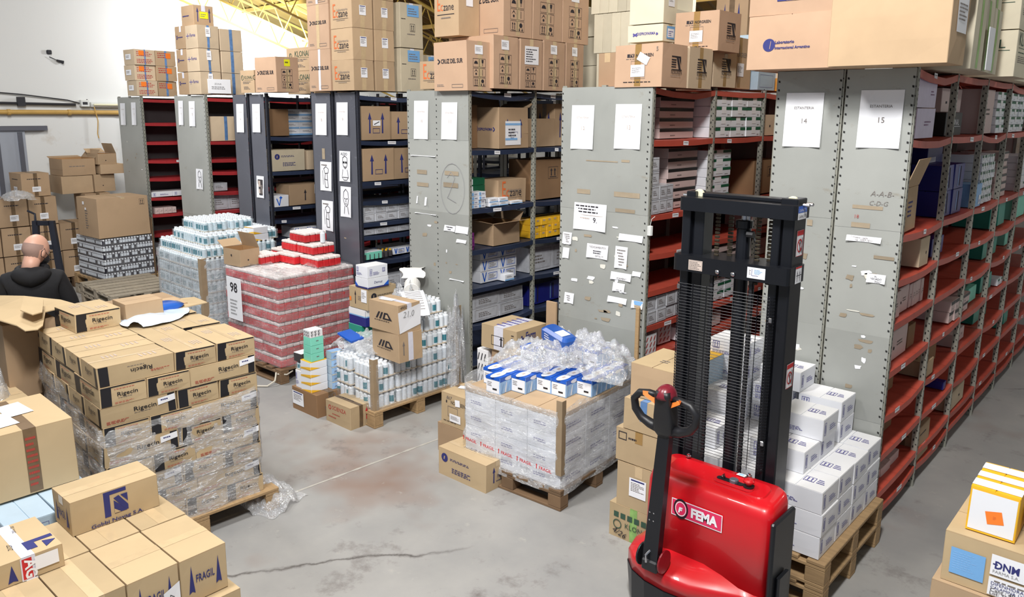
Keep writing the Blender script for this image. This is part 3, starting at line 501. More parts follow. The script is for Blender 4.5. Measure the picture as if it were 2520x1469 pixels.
 'wrapped_white': dict(m='card_bluegrey', front=[('B', .15, .3, .8, .7, 3, 'ink_violet')], side=[('F', .1, .15, .85, .85, .002, 'ink_violet')]),
 'scienza': dict(m='kraft_yellow', front=[('D', .18, .72, .02, .02, 'ink_red', .6), ('T', 'SCIENZA', .28, .66, .55, 'ink_red'), ('B', .28, .42, .72, .5, 1, 'ink_red'), ('B', .12, .25, .45, .34, 1, 'ink_red')], side=[('A', .76, .3, .86, .14, 'red_print')], tape='tape_dark', seam='x', tapel=.9, tapew=.035, top=[('B', .2, .5, .8, .62, 1, 'ink')]),
 'brown_floor': dict(m='kraft_dark', mt='kraft_dark', Lfront=paper_cmds(.03, .25, .48, .85, head=True), side=[('T', 'LEO', .35, .6, .35, 'ink_soft', {'r': .35}), ('T', 'REMED', .3, .25, .55, 'ink_soft', {'r': .3})], seam='x', tape='tape_dark', tapel=.05),
 'nor_floor': dict(m='kraft_yellow', front=[('R', .18, .7, .22, .78, 'ink'), ('T', 'NORGREEN', .36, .7, .5, 'ink', {'y': 1.3}), ('T', '867', .2, .82, .2, 'ink_soft', {'s': .3}), ('F', .25, .3, .6, .62, .003, 'ink_soft'), ('B', .1, .12, .85, .16, 1, 'ink')], Lfront=paper_cmds(.32, .16, .7, .4) + [('Q', .6, .78, .05, .05, .1, 'paper')], seam='x', tape='tape_dark', Ltop=[('Q', .3, .5, .1, .06, .4, 'paper')]),
 'yellow_white': dict(m='card_white', front=[('P', [(0, 0), (1, 0), (1, .4)], 'box_yellow'), ('P', [(0, .85), (1, .95), (1, 1), (0, 1)], 'box_yellow')], side=[('P', [(0, 0), (.6, 0), (0, .42)], 'box_yellow')], mt='card_white'),
 'yellow_top': dict(m='card_white', mt='box_yellow', front=[('P', [(0, 0), (1, 0), (1, .4)], 'box_yellow')], side=[('P', [(0, 0), (.6, 0), (0, .42)], 'box_yellow')]),
 'emuer': dict(m='box_blue_pale', front=[('R', 0, 0, 1, 1, 'card_bluegrey')], side=[('R', .0, .88, 1, 1, 'cream'), ('T', 'Emuer', .85, .55, .7, 'ink', {'r': math.pi + .12, 's': .2})]),
 'mint': dict(m='card_mint', side=[('B', .4, .4, .6, .7, 1, 'ink_soft')]), 'mint_pale': dict(m='card_mint', front=[('R', 0, 0, 1, 1, 'card_mint')]),
 'f_box': dict(m='white', front=[('T', 'F', .1 + .27 * i, .12 + .42 * j, .16, 'ink', {'r': -.3, 'h': .34}) for i in range(3) for j in range(2)], side=[('T', 'F', .1 + .27 * i, .12 + .42 * j, .16, 'ink', {'r': .3, 'h': .34}) for i in range(3) for j in range(2)]),
 'navy_white': dict(m='box_navy', mt='white', front=[('R', 0, .62, 1, 1, 'white'), ('R', 0, .55, 1, .62, 'box_skyblue')], side=[('R', 0, .62, 1, 1, 'white'), ('R', 0, .55, 1, .62, 'box_skyblue')]),
 'teal_box': dict(m='box_teal', mt='card_mint'),
 'glove': dict(m='box_blue_pale', mt='box_blue', front=[('R', .04, .04, .96, .8, 'paper'), ('B', .12, .4, .5, .7, 3, 'ink_soft'), ('R', .5, .22, .8, .32, 'black'), ('R', 0, .82, 1, 1, 'box_blue')], side=[('R', 0, .74, 1, 1, 'box_blue'), ('D', .82, .86, .045, .013, 'paper'), ('P', [(.1, .05), (.2, .05), (.35, .6), (.3, .6)], 'box_skyblue'), ('P', [(.4, .05), (.52, .05), (.6, .66), (.54, .66)], 'paper'), ('P', [(.66, .1), (.74, .1), (.9, .6), (.84, .6)], 'box_skyblue')], top=[('D', .5, .5, .034, .075, 'paper'), ('D', .5, .5, .027, .064, 'box_skyblue', .95), ('R', .42, .35, .58, .65, 'ink_pale')]),
 'kraft_flat': dict(m='kraft_tan', mt='kraft_tan'),
 'gobbi': dict(m='kraft_beige', mt='kraft_beige', seam='y', tape='tape_clear', tapel=.04, tapew=.05, front=fragil(.15, .78), side=[
   ('P', [(.36, 0.210), (.43, 0.210), (.43, 0.858), (.62, 0.858), (.62, 0.970), (.36, 0.970)], 'ink_blue'), ('P', [(.47, 0.250), (.61, 0.250), (.61, 0.282), (.47, 0.666)], 'ink_blue'), ('P', [(.47, 0.730), (.53, 0.778), (.63, 0.410), (.63, 0.266), (.60, 0.266)], 'ink_blue'), ('P', [(.55, 0.778), (.63, 0.778), (.63, 0.522)], 'ink_blue'), ('P', [(.47, 0.266), (.47, 0.410), (.54, 0.266)], 'kraft_beige')]),
 'gobbi_end': dict(m='kraft_beige', mt='kraft_beige', seam='y', tape='tape_clear', tapel=.05, side=fragil(.2, .82), front=[('B', .2, .4, .8, .6, 1, 'ink_blue')]),
 'plain_gobbi': dict(m='kraft_beige', mt='kraft_beige', tape='tape_clear', tapel=.05),
 'kraft_hand': dict(m='kraft_beige', mt='kraft_beige', seam='x', tape='tape_dark', tapel=1, tapew=.06, side=[('B', .44, .1, .56, .9, 9, 'ink_red')], Ltop=[('Q', .6, .3, .2, .12, .1, 'paper'), ('Q', .35, .55, .2, .12, .1, 'paper')]),
 'dnm': dict(m='kraft_beige', mt='kraft_beige', front=[], Lfront=[('R', .06, .2, .32, .72, 'sticker_blue'), ('B', .08, .3, .3, .66, 8, 'box_skyblue'), ('R', .36, .44, .76, .84, 'paper'), ('L', [(.375, .655), (.41, .655)], .006, 'ink_blue'), ('T', 'DNM', .39, .58, .175, 'ink_blue', {'b': .03, 'y': 1.2}), ('T', 'FARMA S.A.', .38, .49, .19, 'pencil'), ('R', .36, .04, .86, .4, 'paper'), ('B', .40, .30, .82, .37, 1, 'ink_soft'), ('T', 'DIFENHIDRAMINA', .38, .25, .34, 'ink_blue'), ('T', 'CALAMINA 120ml BIOQUITE', .38, .18, .46, 'ink_blue'), ('T', 'Cant.: 40', .38, .12, .18, 'ink'), ('T', 'Lot: 22073 - Vto.: 11/25', .38, .06, .44, 'ink')]),
 'yellow_frame': dict(m='box_yellow', mt='box_yellow', front=[('R', .04, .05, .96, .93, 'card_white'), ('Q', .55, .42, .06, .055, .25, 'sticker_orange'), ('B', .52, .38, .6, .46, 3, 'ink_orange')], top=[('R', 0, .06, 1, .3, 'card_white'), ('R', 0, .4, 1, .6, 'card_white'), ('R', 0, .72, 1, .95, 'card_white')]),
 'klonal_floor': dict(m='kraft_beige', front=[('R', .1 + i * .14, .62, .2 + i * .14, .78, 'ink_green') for i in range(5)] + [('D', .18, .42, .03, .03, 'ink_green', .8), ('T', 'KLONAL', .34, .38, .5, 'ink_green'), ('T', '4/26', .08, .15, .28, 'ink', {'s': .3, 'r': -.25})], seam='y', tape='tape_green', tapel=1),
 'label_front': dict(m='kraft_yellow', Lfront=paper_cmds(.30, .3, .68, .72, head=True), seam='y', tape='tape_clear'),
 'tox_front': dict(m='kraft_yellow', front=[('F', .06, .66, .24, .9, .005, 'ink'), ('B', .28, .70, .58, .82, 1, 'ink')], seam='y', tape='tape_brown'),
 'bluetape_front': dict(m='kraft_yellow', seam='y', tape='tape_blue', tapew=.045, tapel=.12),
 'stack_cart': dict(m='card_white', mt='card_white', front=[('B', .2, .35, .8, .6, 2, 'ink_violet')], side=[('B', .2, .3, .8, .6, 2, 'ink_violet')]),
 # goods kept on the shelves
 'green_band': dict(m='card_white', mt='card_white', side=[('R', 0, .66, 1, .98, 'box_green'), ('R', .36, .3, .64, 1, 'white'), ('B', .74, .12, .92, .3, 1, 'ink_soft')]),
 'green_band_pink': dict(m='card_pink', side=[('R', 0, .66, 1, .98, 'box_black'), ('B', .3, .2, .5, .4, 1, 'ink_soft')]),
 'lilac': dict(m='box_lilac', front=[('R', .0, 0, .16, 1, 'box_purple'), ('B', .3, .3, .9, .5, 2, 'box_purple')], side=[('R', 0, 0, .12, 1, 'box_purple'), ('B', .5, .4, .8, .6, 2, 'box_purple')]),
 'lilac_sticker': dict(m='box_lilac', front=[('R', .0, 0, .2, 1, 'box_purple')], side=[('B', .7, .4, .9, .6, 2, 'box_purple')], Lfront=[('R', .4, .55, .6, .92, 'box_teal'), ('R', .42, .35, .62, .55, 'sticker_yellow')]),
 'black_klonal': dict(m='box_black', side=[('T', 'KLONAL', .3, .45, .5, 'paper'), ('R', .2, .38, .9, .40, 'paper'), ('D', .16, .5, .02, .02, 'paper', .7)]),
 'navy': dict(m='box_navy', side=[('R', .38, .1, .42, .9, 'box_skyblue'), ('R', .54, .1, .6, .9, 'ink')], Lside=[]), 'navy_plain': dict(m='box_navy', Lside=paper_cmds(.05, .55, .5, .85, n=2)),
 'skyblue': dict(m='box_skyblue', side=[('R', .6, .1, .9, .5, 'paper'), ('T', 'W', .66, .15, .18, 'box_blue')]), 'teal': dict(m='box_teal'), 'mint_shelf': dict(m='card_mint'),
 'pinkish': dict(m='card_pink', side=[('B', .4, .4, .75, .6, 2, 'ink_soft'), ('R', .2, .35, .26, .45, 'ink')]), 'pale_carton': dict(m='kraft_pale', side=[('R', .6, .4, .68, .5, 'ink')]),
 'dark_carton': dict(m='kraft_dark'), 'silver': dict(m='wrap_silver', side=[('F', .08, .1, .92, .9, .002, 'ink_soft'), ('B', .2, .3, .8, .7, 3, 'ink_soft')]),
 'w_box': dict(m='card_white', side=[('L', [(.12, .75), (.3, .12), (.42, .75)], .012, 'box_blue'), ('P', [(.3, .8), (.42, .95), (.54, .8), (.42, .68)], 'box_blue')], front=[('B', .2, .4, .8, .6, 2, 'box_blue')]),
 'pharm_blue': dict(m='card_white', side=[('R', 0, .0, 1, .25, 'box_skyblue'), ('B', .2, .5, .8, .8, 2, 'ink_soft')]), 'pharm_small': dict(m='card_white', side=[('R', 0, .1, .3, .9, 'box_skyblue'), ('B', .4, .3, .9, .7, 2, 'ink_blue')]),
 'yellow_shelf': dict(m='box_yellow', side=[('R', .3, .6, .7, .9, 'kraft_tan')]), 'green_small': dict(m='box_green', side=[('R', 0, .1, .35, .9, 'paper')]),
 'magenta': dict(m='box_purple'), 'v_box': dict(m='card_white', side=[('L', [(.1, .9), (.2, .1), (.3, .9)], .012, 'box_blue'), ('F', .4, .2, .9, .8, .004, 'box_blue'), ('B', .45, .3, .85, .7, 3, 'ink_soft')]),
 'dispro_open': dict(m='kraft', open=[('left', 1.45, .10), ('back', .5, .12)], front=dispro(.38), side=arrows(.25, .72), Lside=[('R', .2, .08, .72, .66, 'paper'), ('R', .2, .56, .72, .61, 'box_skyblue'), ('R', .2, .2, .6, .25, 'box_skyblue'), ('B', .3, .28, .6, .5, 3, 'ink')]),
 'eczane_dark': dict(m='kraft', side=eczane(.3)), 'open_small': dict(m='kraft', open=[('front', .25, .13), ('side', .2, .12), ('left', .3, .1), ('back', .9, .1)]),
 'open_left': dict(m='kraft_tan', open=[('left', .5, .12), ('back', 1.9, .15)], side=[('D', .4, .35, .008, .008, 'ink')], front=[('D', .5, .6, .01, .012, 'ink')]),
 'klonal_open': dict(m='kraft_tan', open=[('side', 1.25, .17), ('back', .4, .1)], inside='card_mint', front=[('B', .2, .7, .9, .78, 1, 'ink'), ('B', .15, .2, .6, .3, 2, 'ink')], side=[('B', .3, .3, .7, .7, 4, 'ink_blue')]),
 'arrow_small': dict(m='kraft', side=[('A', .45, .2, .75, .08, 'ink')], Lside=paper_cmds(.72, .5, .95, .95)), 'frag_box': dict(m='kraft_dark', side=[('U', .45, .5, .7, .8, 'ink')]),
 'bottles_dark': dict(m='box_dark'), 'teal_flat': dict(m='card_mint', mt='card_white'), 'clock_box': dict(m='white', side=[('R', .0, .0, 1, .2, 'ink_pale')], front=[('T', 'F', .15 + .3 * i, .15 + .4 * j, .14, 'ink_red', {'r': .4}) for i in range(3) for j in range(2)]),
 'f_shelf': dict(m='white', front=[('P', [(.06 + .3 * i, .1 + .3 * j), (.14 + .3 * i, .1 + .3 * j), (.26 + .3 * i, .3 + .3 * j), (.18 + .3 * i, .3 + .3 * j)], 'ink') for i in range(3) for j in range(3)], side=[('P', [(.06 + .3 * i, .1 + .3 * j), (.14 + .3 * i, .1 + .3 * j), (.26 + .3 * i, .3 + .3 * j), (.18 + .3 * i, .3 + .3 * j)], 'ink_red') for i in range(3) for j in range(3)]),
}
mat('wrap_silver', (196, 198, 204), rough=.25, var=.15, scale=25)
for i, (k, s) in enumerate([('rl', 'rev'), ('rs', ''), ('rb', 'lab')]):
    STY[k] = dict(m='kraft_beige', mt='kraft_beige', seam='y' if k != 'rs' else 'x', side=rige(s == 'rev', s == 'lab'), front=RF if k != 'rs' else rige(False, s == 'lab'), top=RT, tape='tape_clear', tapel=.01, tapew=.02)
STY['rb']['Lside'] = [('P', [(.74, .5), (.98, .6), (.98, .92), (.74, .84)], 'paper'), ('B', .78, .66, .94, .82, 1, 'ink_blue')]
STY['rf'] = dict(m='kraft_beige', front=rige(), side=rige(), top=RT)

# ---------------------------------------------------------------- the building
WX = -13.0
b = MB(); b.box((-13.2, -6, -.2), (9, 13, 0), 'floor_concrete'); struct(b.obj('floor'), 'stained grey concrete warehouse floor')
j0, j1 = [-4.285,2.356,0.0], [-4.197,3.868,0.0]
b = MB(); n = 60; vs = []
for i in range(n + 1):
    t = -.5 + 2.2 * i / n; x = j0[0] + (j1[0] - j0[0]) * t; y = j0[1] + (j1[1] - j0[1]) * t; w_ = .009 + .009 * noise.noise(Vector((i * .9, 0, 0)))
    vs += [(x - w_, y, .0012), (x + w_, y, .0012)]
b.add(vs, [(2 * i, 2 * i + 1, 2 * i + 3, 2 * i + 2) for i in range(n)], 'joint_fill'); struct(b.obj('trim_11'), 'pale filled expansion joint in the concrete floor')
def roof_z(y): return 4.238 * 1.0 + .13 - .33 * (y - 7.07)
ys = [-6, 12.5]
b = MB(); b.add([(WX - .2, -6, 0), (WX - .2, 12.5, 0), (WX - .2, 12.5, roof_z(12.5)), (WX - .2, -6, roof_z(-6)), (WX, -6, 0), (WX, 12.5, 0), (WX, 12.5, roof_z(12.5)), (WX, -6, roof_z(-6))],
      [(0, 1, 2, 3), (7, 6, 5, 4), (0, 4, 5, 1), (1, 5, 6, 2), (2, 6, 7, 3), (3, 7, 4, 0)], 'wall_paint')
struct(b.obj('wall_left'), 'white plastered wall with pipes')
b = MB(); b.box((WX, 10.6, 0), (9, 10.8, 3.35), 'wall_paint'); struct(b.obj('wall_back'), 'white wall at the end of the aisles')
b = MB()                                             # corrugated roof sheet, slopes down towards the far wall
n = 120
for i in range(n):
    x0 = WX + i * .185; x1 = x0 + .092; x2 = x0 + .185; q = .5
    for (xa, za, xb, zb) in ((x0, 0, x1, .035), (x1, .035, x2, 0)):
        b.add([(xa, q, roof_z(q) + za), (xb, q, roof_z(q) + zb), (xb, 11.2, roof_z(11.2) + zb), (xa, 11.2, roof_z(11.2) + za)], [(3, 2, 1, 0)], 'roof_sheet')
struct(b.obj('ceiling'), 'ochre corrugated roof sheets')
def truss(xa, ya, yb, label):
    r = empty('roof_truss', (xa, ya, roof_z(ya) - .5)); tag(r, label, 'truss', 'yellow roof trusses')
    c = MB(); zt = lambda y: roof_z(y) - .06
    c.bar((0, 0, .44), (0, yb - ya, zt(yb) - roof_z(ya) + .5), .028, .028, 'truss_yellow'); c.obj('top_chord', r)
    c = MB(); c.bar((0, 0, 0.0), (0, yb - ya, zt(yb) - roof_z(ya) + .05), .028, .028, 'truss_yellow'); c.obj('bottom_chord', r)
    k = int((yb - ya) / .45); ws = None
    for i in range(k):
        y0 = i * .45; y1 = y0 + .45; zz = lambda y, t: (zt(ya + y) - roof_z(ya) + (.5 if t else .05))
        if ws is None:
            c = MB(); c.bar((0, 0, zz(0, 0)), (0, .225, zz(.225, 1)), .013, .013, 'truss_yellow'); c.bar((0, .225, zz(.225, 1)), (0, .45, zz(.45, 0)), .013, .013, 'truss_yellow'); ws = c.mesh('web_bar')
        link('web_bar', ws, r, (0, y0, -.33 * y0))
for i, x in enumerate([-12.4, -11.5, -10.6, -9.7, -8.8, -7.9]):
    truss(x, 5.0, 10.6, ['yellow lattice roof truss nearest the white left wall', 'second yellow lattice roof truss out from the left wall', 'third yellow lattice roof truss out from the left wall', 'fourth yellow lattice roof truss out from the left wall', 'fifth yellow lattice roof truss, above the arrow-lettered cartons', 'sixth yellow lattice roof truss, behind the blue-sticker cartons'][i])
b = MB()
for i, y in enumerate([6.2, 7.4, 8.6, 9.8]):
    p = MB(); p.bar((WX, y, roof_z(y) - .03), (5, y, roof_z(y) - .03), .05, .06, 'truss_yellow'); struct(p.obj('trim_%d' % (i + 1)), 'yellow roof purlin')
# pipes and cables on the left wall
X = WX + .06
b = MB(); b.tube([(X, y, 2.472 + .004 * math.sin(y * 3)) for y in (1.5, 3, 4.5, 6)], .035, 'pipe_yellow', 10)
for y in (3.6, 4.4, 5.2): b.tube([(X, y - .02, 2.472), (X, y + .02, 2.472)], .045, 'pipe_yellow', 10)
tag(b.obj('gas_pipe'), 'long ochre pipe running along the white wall', 'pipe')
b = MB(); zc = 2.62; b.tube([(X, 2, zc), (X, 4.5, zc - .03)], .018, 'cable', 8); b.box((X - .02, 3.72, zc - .06), (X + .03, 3.82, zc + .07), 'cable')
tag(b.obj('electrical_conduit'), 'thin dark conduit on the white wall above the ochre pipe', 'conduit')
b = MB(); b.box((X - .05, 4.566, zc - .06), (X + .04, 4.688, zc + .04), 'fixture_white', .005); b.box((X + .04, 4.589, zc - .03), (X + .042, 4.659, zc + .01), 'cable')
tag(b.obj('junction_box'), 'small white junction box at the conduit end', 'junction box')
r = empty('fluorescent_batten', (X, 4.711, zc - .02)); tag(r, 'unlit white fluorescent batten on the wall beside rack tops', 'light fixture')
b = MB(); b.box((-.04, 0, -.045), (.03, 1.25, .03), 'fixture_white', .006); b.obj('housing', r); b = MB(); b.tube([(.05, .03, -.01), (.05, 1.2, -.01)], .016, 'nylon', 8); b.obj('lamp_tube', r)
b = MB(); b.tube([(.03, .04, -.04), (.05, .07, -.25), (.04, .05, -.45), (.05, .06, -.52)], .008, 'pipe_yellow', 6); b.obj('pull_cord', r)
b = MB(); z1 = 2.756; b.tube([(X - .03, 2.2, z1), (X - .03, 3.4, z1), (X - .02, 3.8, z1 - .03), (X - .03, 4.4, z1 - .10), (X - .02, 4.62, z1 - .16), (X - .02, 4.68, zc + .05)], .009, 'cable', 6)
tag(b.obj('black_cable'), 'loose black cable drooping along the white wall', 'cable')
for (px, py, s, lb) in ((122, 128, .035, 'black stub in the bare white wall, upper one'), (152, 151, .028, 'dark wire end in the white wall, lower one')):
    pass
b = MB(); w1 = [4.223, 3.346]; b.box((WX, w1[0] - .035, w1[1] - .03), (WX + .05, w1[0] + .03, w1[1] + .03), 'cable', .01)
tag(b.obj('wall_bracket'), 'small black bracket high on the bare white wall', 'bracket')
b = MB(); w2 = [4.375, 3.22]; b.tube([(WX + .03, w2[0] - .16, w2[1] + .06), (WX + .04, w2[0] - .06, w2[1] + .01)], .006, 'cable', 6); b.tube([(WX + .04, w2[0] - .07, w2[1] + .015), (WX + .05, w2[0] + .02, w2[1] - .015)], [.012, .026], 'cable', 8)
tag(b.obj('hanging_wire'), 'short frayed dark wire sticking out of the white wall', 'wire')
# sliding metal door
dy1 = 3.777; dz = 2.207
b = MB(); b.box((WX, 2.3, 0), (WX + .05, dy1, dz), 'door_metal')
struct(b.obj('door_1'), 'grey sheet metal sliding door')
for i in range(5):
    c = MB(); c.box((WX + .05, 2.5 + i * (dy1 - 2.6) / 4, .1), (WX + .075, 2.56 + i * (dy1 - 2.6) / 4, dz - .02), 'panel_steel'); struct(c.obj('trim_%d' % (i + 5)), 'pressed rib of the metal door')
b = MB(); b.box((WX, 2.2, dz), (WX + .09, 4.074, dz + .07), 'panel_steel', .005); struct(b.obj('trim_10'), 'door track rail')

# ---------------------------------------------------------------- metal shelving
Y0 = 4.64
SHELVES = {}
def shelf_meshes(w, bay, m, lip, sag=.020):
    k = (round(w, 3), round(bay, 3), m, lip)
    if k in SHELVES: return SHELVES[k]
    out = []
    for s in (sag * .4, sag, sag * 1.7):
        b = MB(); n = 6; t = .0
        def zy(i): return -s * math.sin(math.pi * i / n) * (1.15 if i > n / 2 else .9)
        for i in range(n):
            y0, y1 = bay * i / n + .002, bay * (i + 1) / n - .0; a, c = zy(i), zy(i + 1)
            b.add([(-w, y0, 0), (-.004, y0, a), (-.004, y1, c), (-w, y1, 0)], [(0, 1, 2, 3)], m)
            b.add([(-w, y0, -.004), (-.004, y0, a - .004), (-.004, y1, c - .004), (-w, y1, -.004)], [(3, 2, 1, 0)], m)
            b.add([(0, y0, a), (0, y0, a - lip), (0, y1, c - lip), (0, y1, c)], [(0, 1, 2, 3)], m)
            b.add([(-.012, y0, a - lip), (-.012, y1, c - lip), (0, y1, c - lip), (0, y0, a - lip)], [(0, 1, 2, 3)], m)
            b.add([(-.004, y0, a), (0, y0, a), (0, y1, c), (-.004, y1, c)], [(0, 1, 2, 3)], m)
            b.add([(-.003, y0, a), (-.003, y0, a - lip), (-.003, y1, c - lip), (-.003, y1, c)], [(3, 2, 1, 0)], m)
        b.box((-w, 0.001, -lip), (0, .003, .0), m); b.box((-w, bay - .003, -lip), (0, bay - .001, .0), m)
        out.append(b.mesh('shelf'))
    SHELVES[k] = out; return out
def rack(label, xl, xr, levels, bays, bay, mshelf, mpost, zt, lip=.04, back=None, front_post=True, slots=True, group=None, labels=.6, both=False, braces=()):
    r = empty('metal_shelving_unit', (xr, Y0, 0)); tag(r, label, 'shelving unit', group)
    w = xr - xl - .008; rr = random.Random(int(abs(xr) * 100))
    sm = shelf_meshes(w, bay - .004, mshelf, lip)
    pm = MB(); pm.box((-.038, -.002, 0), (0, .001, zt), mpost); pm.box((-.003, .001, 0), (0, .024, zt), mpost); pm = pm.mesh('upright')
    pl = MB(); pl.box((0, -.002, 0), (.038, .001, zt), mpost); pl.box((0, .001, 0), (.003, .036, zt), mpost); pl = pl.mesh('upright')
    sl = MB()
    for i in range(int(zt / .05)):
        z = .03 + i * .05
        sl.add([(-.030, -.0035, z), (-.022, -.0035, z), (-.022, -.0035, z + .016), (-.030, -.0035, z + .016)], [(0, 1, 2, 3)], 'slot')
        sl.add([(-.014, -.0035, z + .024), (-.006, -.0035, z + .020), (-.006, -.0035, z + .028), (-.014, -.0035, z + .032)], [(0, 1, 2, 3)], 'slot')
        sl.add([(.0015, .007, z), (.0015, .014, z), (.0015, .014, z + .016), (.0015, .007, z + .016)], [(0, 1, 2, 3)], 'slot')
        sl.add([(.0015, .018, z + .030), (.0015, .022, z + .028), (.0015, .022, z + .034), (.0015, .018, z + .036)], [(0, 1, 2, 3)], 'slot')
    sl = sl.mesh('slot_holes')
    for k in range(bays + 1):
        for (X_, me) in ((0, pm), (-(xr - xl), pl)):
            if k == 0 and X_ != 0 and not front_post: continue
            u = link('upright', me, r, (X_, k * bay, 0))
            if slots and (X_ == 0): s = link('slot_holes', sl, u); s['kind'] = 'stuff'
    for k in range(bays):
        for j, z in enumerate(levels):
            me = sm[rr.choice((0, 0, 1, 1, 2))]; s = link('shelf', me, r, (-.002, k * bay + .002, z))
            if rr.random() < labels:
                c = MB(); y = rr.uniform(.12, .6) * bay; l = rr.uniform(.05, .11); dz_ = -.014
                c.add([(.0015, y, dz_ - .026), (.0015, y + l, dz_ - .03), (.0015, y + l, dz_), (.0015, y, dz_ + .003)], [(0, 1, 2, 3)], 'paper')
                c.add([(.002, y + .01, dz_ - .012), (.002, y + l - .01, dz_ - .014), (.002, y + l - .01, dz_ - .010), (.002, y + .01, dz_ - .008)], [(0, 1, 2, 3)], 'ink_soft'); c.obj('shelf_label', s)
    if back:
        for k in range(bays):
            c = MB(); c.box((-(xr - xl) + .004, k * bay + .004, .05), (-(xr - xl) + .008, (k + 1) * bay - .004, zt - .02), back); c.obj('back_panel', r)
    for (k, z0, z1) in braces:
        c = MB(); x_ = -.31; c.bar((x_, k * bay + .03, z0), (x_, (k + 1) * bay - .03, z1), .012, .02, mpost); c.bar((x_ - .004, k * bay + .03, z1), (x_ - .004, (k + 1) * bay - .03, z0), .012, .02, mpost); c.obj('cross_brace', r)
    return r
def panel(r, xr_, xa, xb, seams, m, slot_cols=(), th=.0015, lip=0):
    """sheet metal closing the end of a unit, in the plane Y0, local to unit r whose origin is at x = xr_"""
    out = []
    for i, (z0, z1) in enumerate(zip(seams, seams[1:])):
        b = MB(); y = -.006 - .0015 * (i % 2); b.box((xa - xr_, y - th, z0 + .001), (xb - xr_, y, z1 - .001 + .004), m)
        o = b.obj('end_panel', r); out.append(o)
        s = MB()
        for xc in slot_cols:
            z = z0 + .04
            while z < z1 - .03: s.add([(xc - xr_ - .006, y - th - .0008, z), (xc - xr_ + .005, y - th - .0008, z - .003), (xc - xr_ + .005, y - th - .0008, z + .009), (xc - xr_ - .006, y - th - .0008, z + .012)], [(0, 1, 2, 3)], 'slot'); z += .05
        if s.v: q = s.obj('slot_holes', o); q['kind'] = 'stuff'
    return out
def notice(r, xr_, x, z, w, h, cmds=(), m='paper', rot=0, curl=.012, name='paper_sign', y=-.0115):
    """paper taped on an end panel; x,z is its centre in world X and Z"""
    b = MB(); n = 3; ca, sa = math.cos(rot), math.sin(rot); vs = []
    for j in range(n + 1):
        for i in range(n + 1):
            a = (i / n - .5) * w; c = (j / n - .5) * h; k = curl * ((abs(i / n - .5) * 2) ** 3) * (1 - j / n)
            vs.append((a * ca - c * sa, -k, a * sa + c * ca))
    b.add(vs, [(j * (n + 1) + i, j * (n + 1) + i + 1, (j + 1) * (n + 1) + i + 1, (j + 1) * (n + 1) + i) for j in range(n) for i in range(n)], m)
    o = b.obj(name, r, (x - xr_, y, z))
    if cmds:
        p = MB(); U = Vector((ca, 0, sa)); V = Vector((-sa, 0, ca)); Face(p, tuple(-U * w / 2 - V * h / 2), U, V, (0, -1, 0), w, h, None, .001 + curl * .12).run(cmds); p.obj('lettering', o)
    return o
def sign(n, ink='ink_pale'): return [('T', 'ESTANTERIA', .24, .70, .52, ink), ('T', str(n), .46, .44, .10 if n < 10 else .14, ink)]
def scraps(r, xr_, xa, xb, z0, z1, n, seed, ms=('scuff', 'scuff', 'scuff_light', 'paper')):
    rr = random.Random(seed); b = MB()
    for i in range(n):
        x = rr.uniform(xa + .04, xb - .08) - xr_; z = rr.uniform(z0, z1); w = rr.uniform(.015, .10); h = rr.uniform(.008, .04); m = rr.choice(ms); y = -.0105 - .0002 * (i % 6)
        pts = []; k = 9
        for q in range(k):
            a = 2 * math.pi * q / k; s = rr.uniform(.65, 1.1); pts.append((x + w / 2 * s * math.copysign(abs(math.cos(a)) ** .5, math.cos(a)), y, z + h / 2 * s * math.copysign(abs(math.sin(a)) ** .5, math.sin(a))))
        b.add(pts, [tuple(range(k))], m)
    o = b.obj('torn_paper_remnants', r); o['kind'] = 'stuff'; return o

L15 = [.15, .26, .51, .76, 1.03, 1.32, 1.58, 1.84, 2.37, 2.75]
L13 = [.22, .48, .76, .99, 1.25, 1.52, 1.80, 2.32, 2.68]
L11 = [.33, .66, .99, 1.33, 1.69, 2.19, 2.68]
L9 = [.3, .7, 1.04, 1.29, 1.42, 1.64, 1.83, 2.23, 2.66]
L7 = [.3, .7, 1.05, 1.30, 1.44, 1.84, 2.23, 2.66]
L5 = [.3, .62, .95, 1.28, 1.52, 1.77, 1.92, 2.14, 2.66]
L3 = [.28, .54, .79, 1.07, 1.31, 1.58, 1.83, 2.08, 2.34, 2.66]
Zs = 4.64
def xx(q): return q * Zs
R15 = rack('tall red-shelved rack whose end sign reads 15, nearest the right aisle', xx(-.346) + .004, xx(-.264), L15, 6, .865, 'rack_red', 'post_grey', 2.755, back='rack_maroon', braces=((0, 1.88, 2.34),))
panel(R15, xx(-.264), xx(-.344), xx(-.266), [.02, .72, 1.24, 1.86, 2.75], 'panel_grey', (xx(-.342), xx(-.268)))
R14 = rack('grey end-panelled rack whose sign reads 14, back to back with 15', xx(-.433), xx(-.346) - .004, [.3, .9, 1.5, 2.1, 2.75], 6, .865, 'rack_red', 'post_grey', 2.755, labels=0)
panel(R14, xx(-.346) - .004, xx(-.431), xx(-.349), [.02, .78, 1.24, 1.9, 2.75], 'panel_grey', (xx(-.429), xx(-.351)))
R13 = rack('red-shelved rack with one wide grey panel signed 12 and 13', xx(-.787) + .40, xx(-.618), L13, 6, .88, 'rack_red', 'post_grey', 2.70, back='rack_maroon', front_post=False, braces=((0, 1.84, 2.28),))
panel(R13, xx(-.618), xx(-.787), xx(-.619), [.02, .35, .95, 1.80, 2.685], 'panel_grey', (xx(-.785), xx(-.624)))
R12 = rack('back half of the double red rack whose wide panel is signed 12', xx(-.787), xx(-.787) + .39, [.3, .9, 1.5, 2.1, 2.68], 6, .88, 'rack_red', 'post_grey', 2.70, labels=0, slots=False)
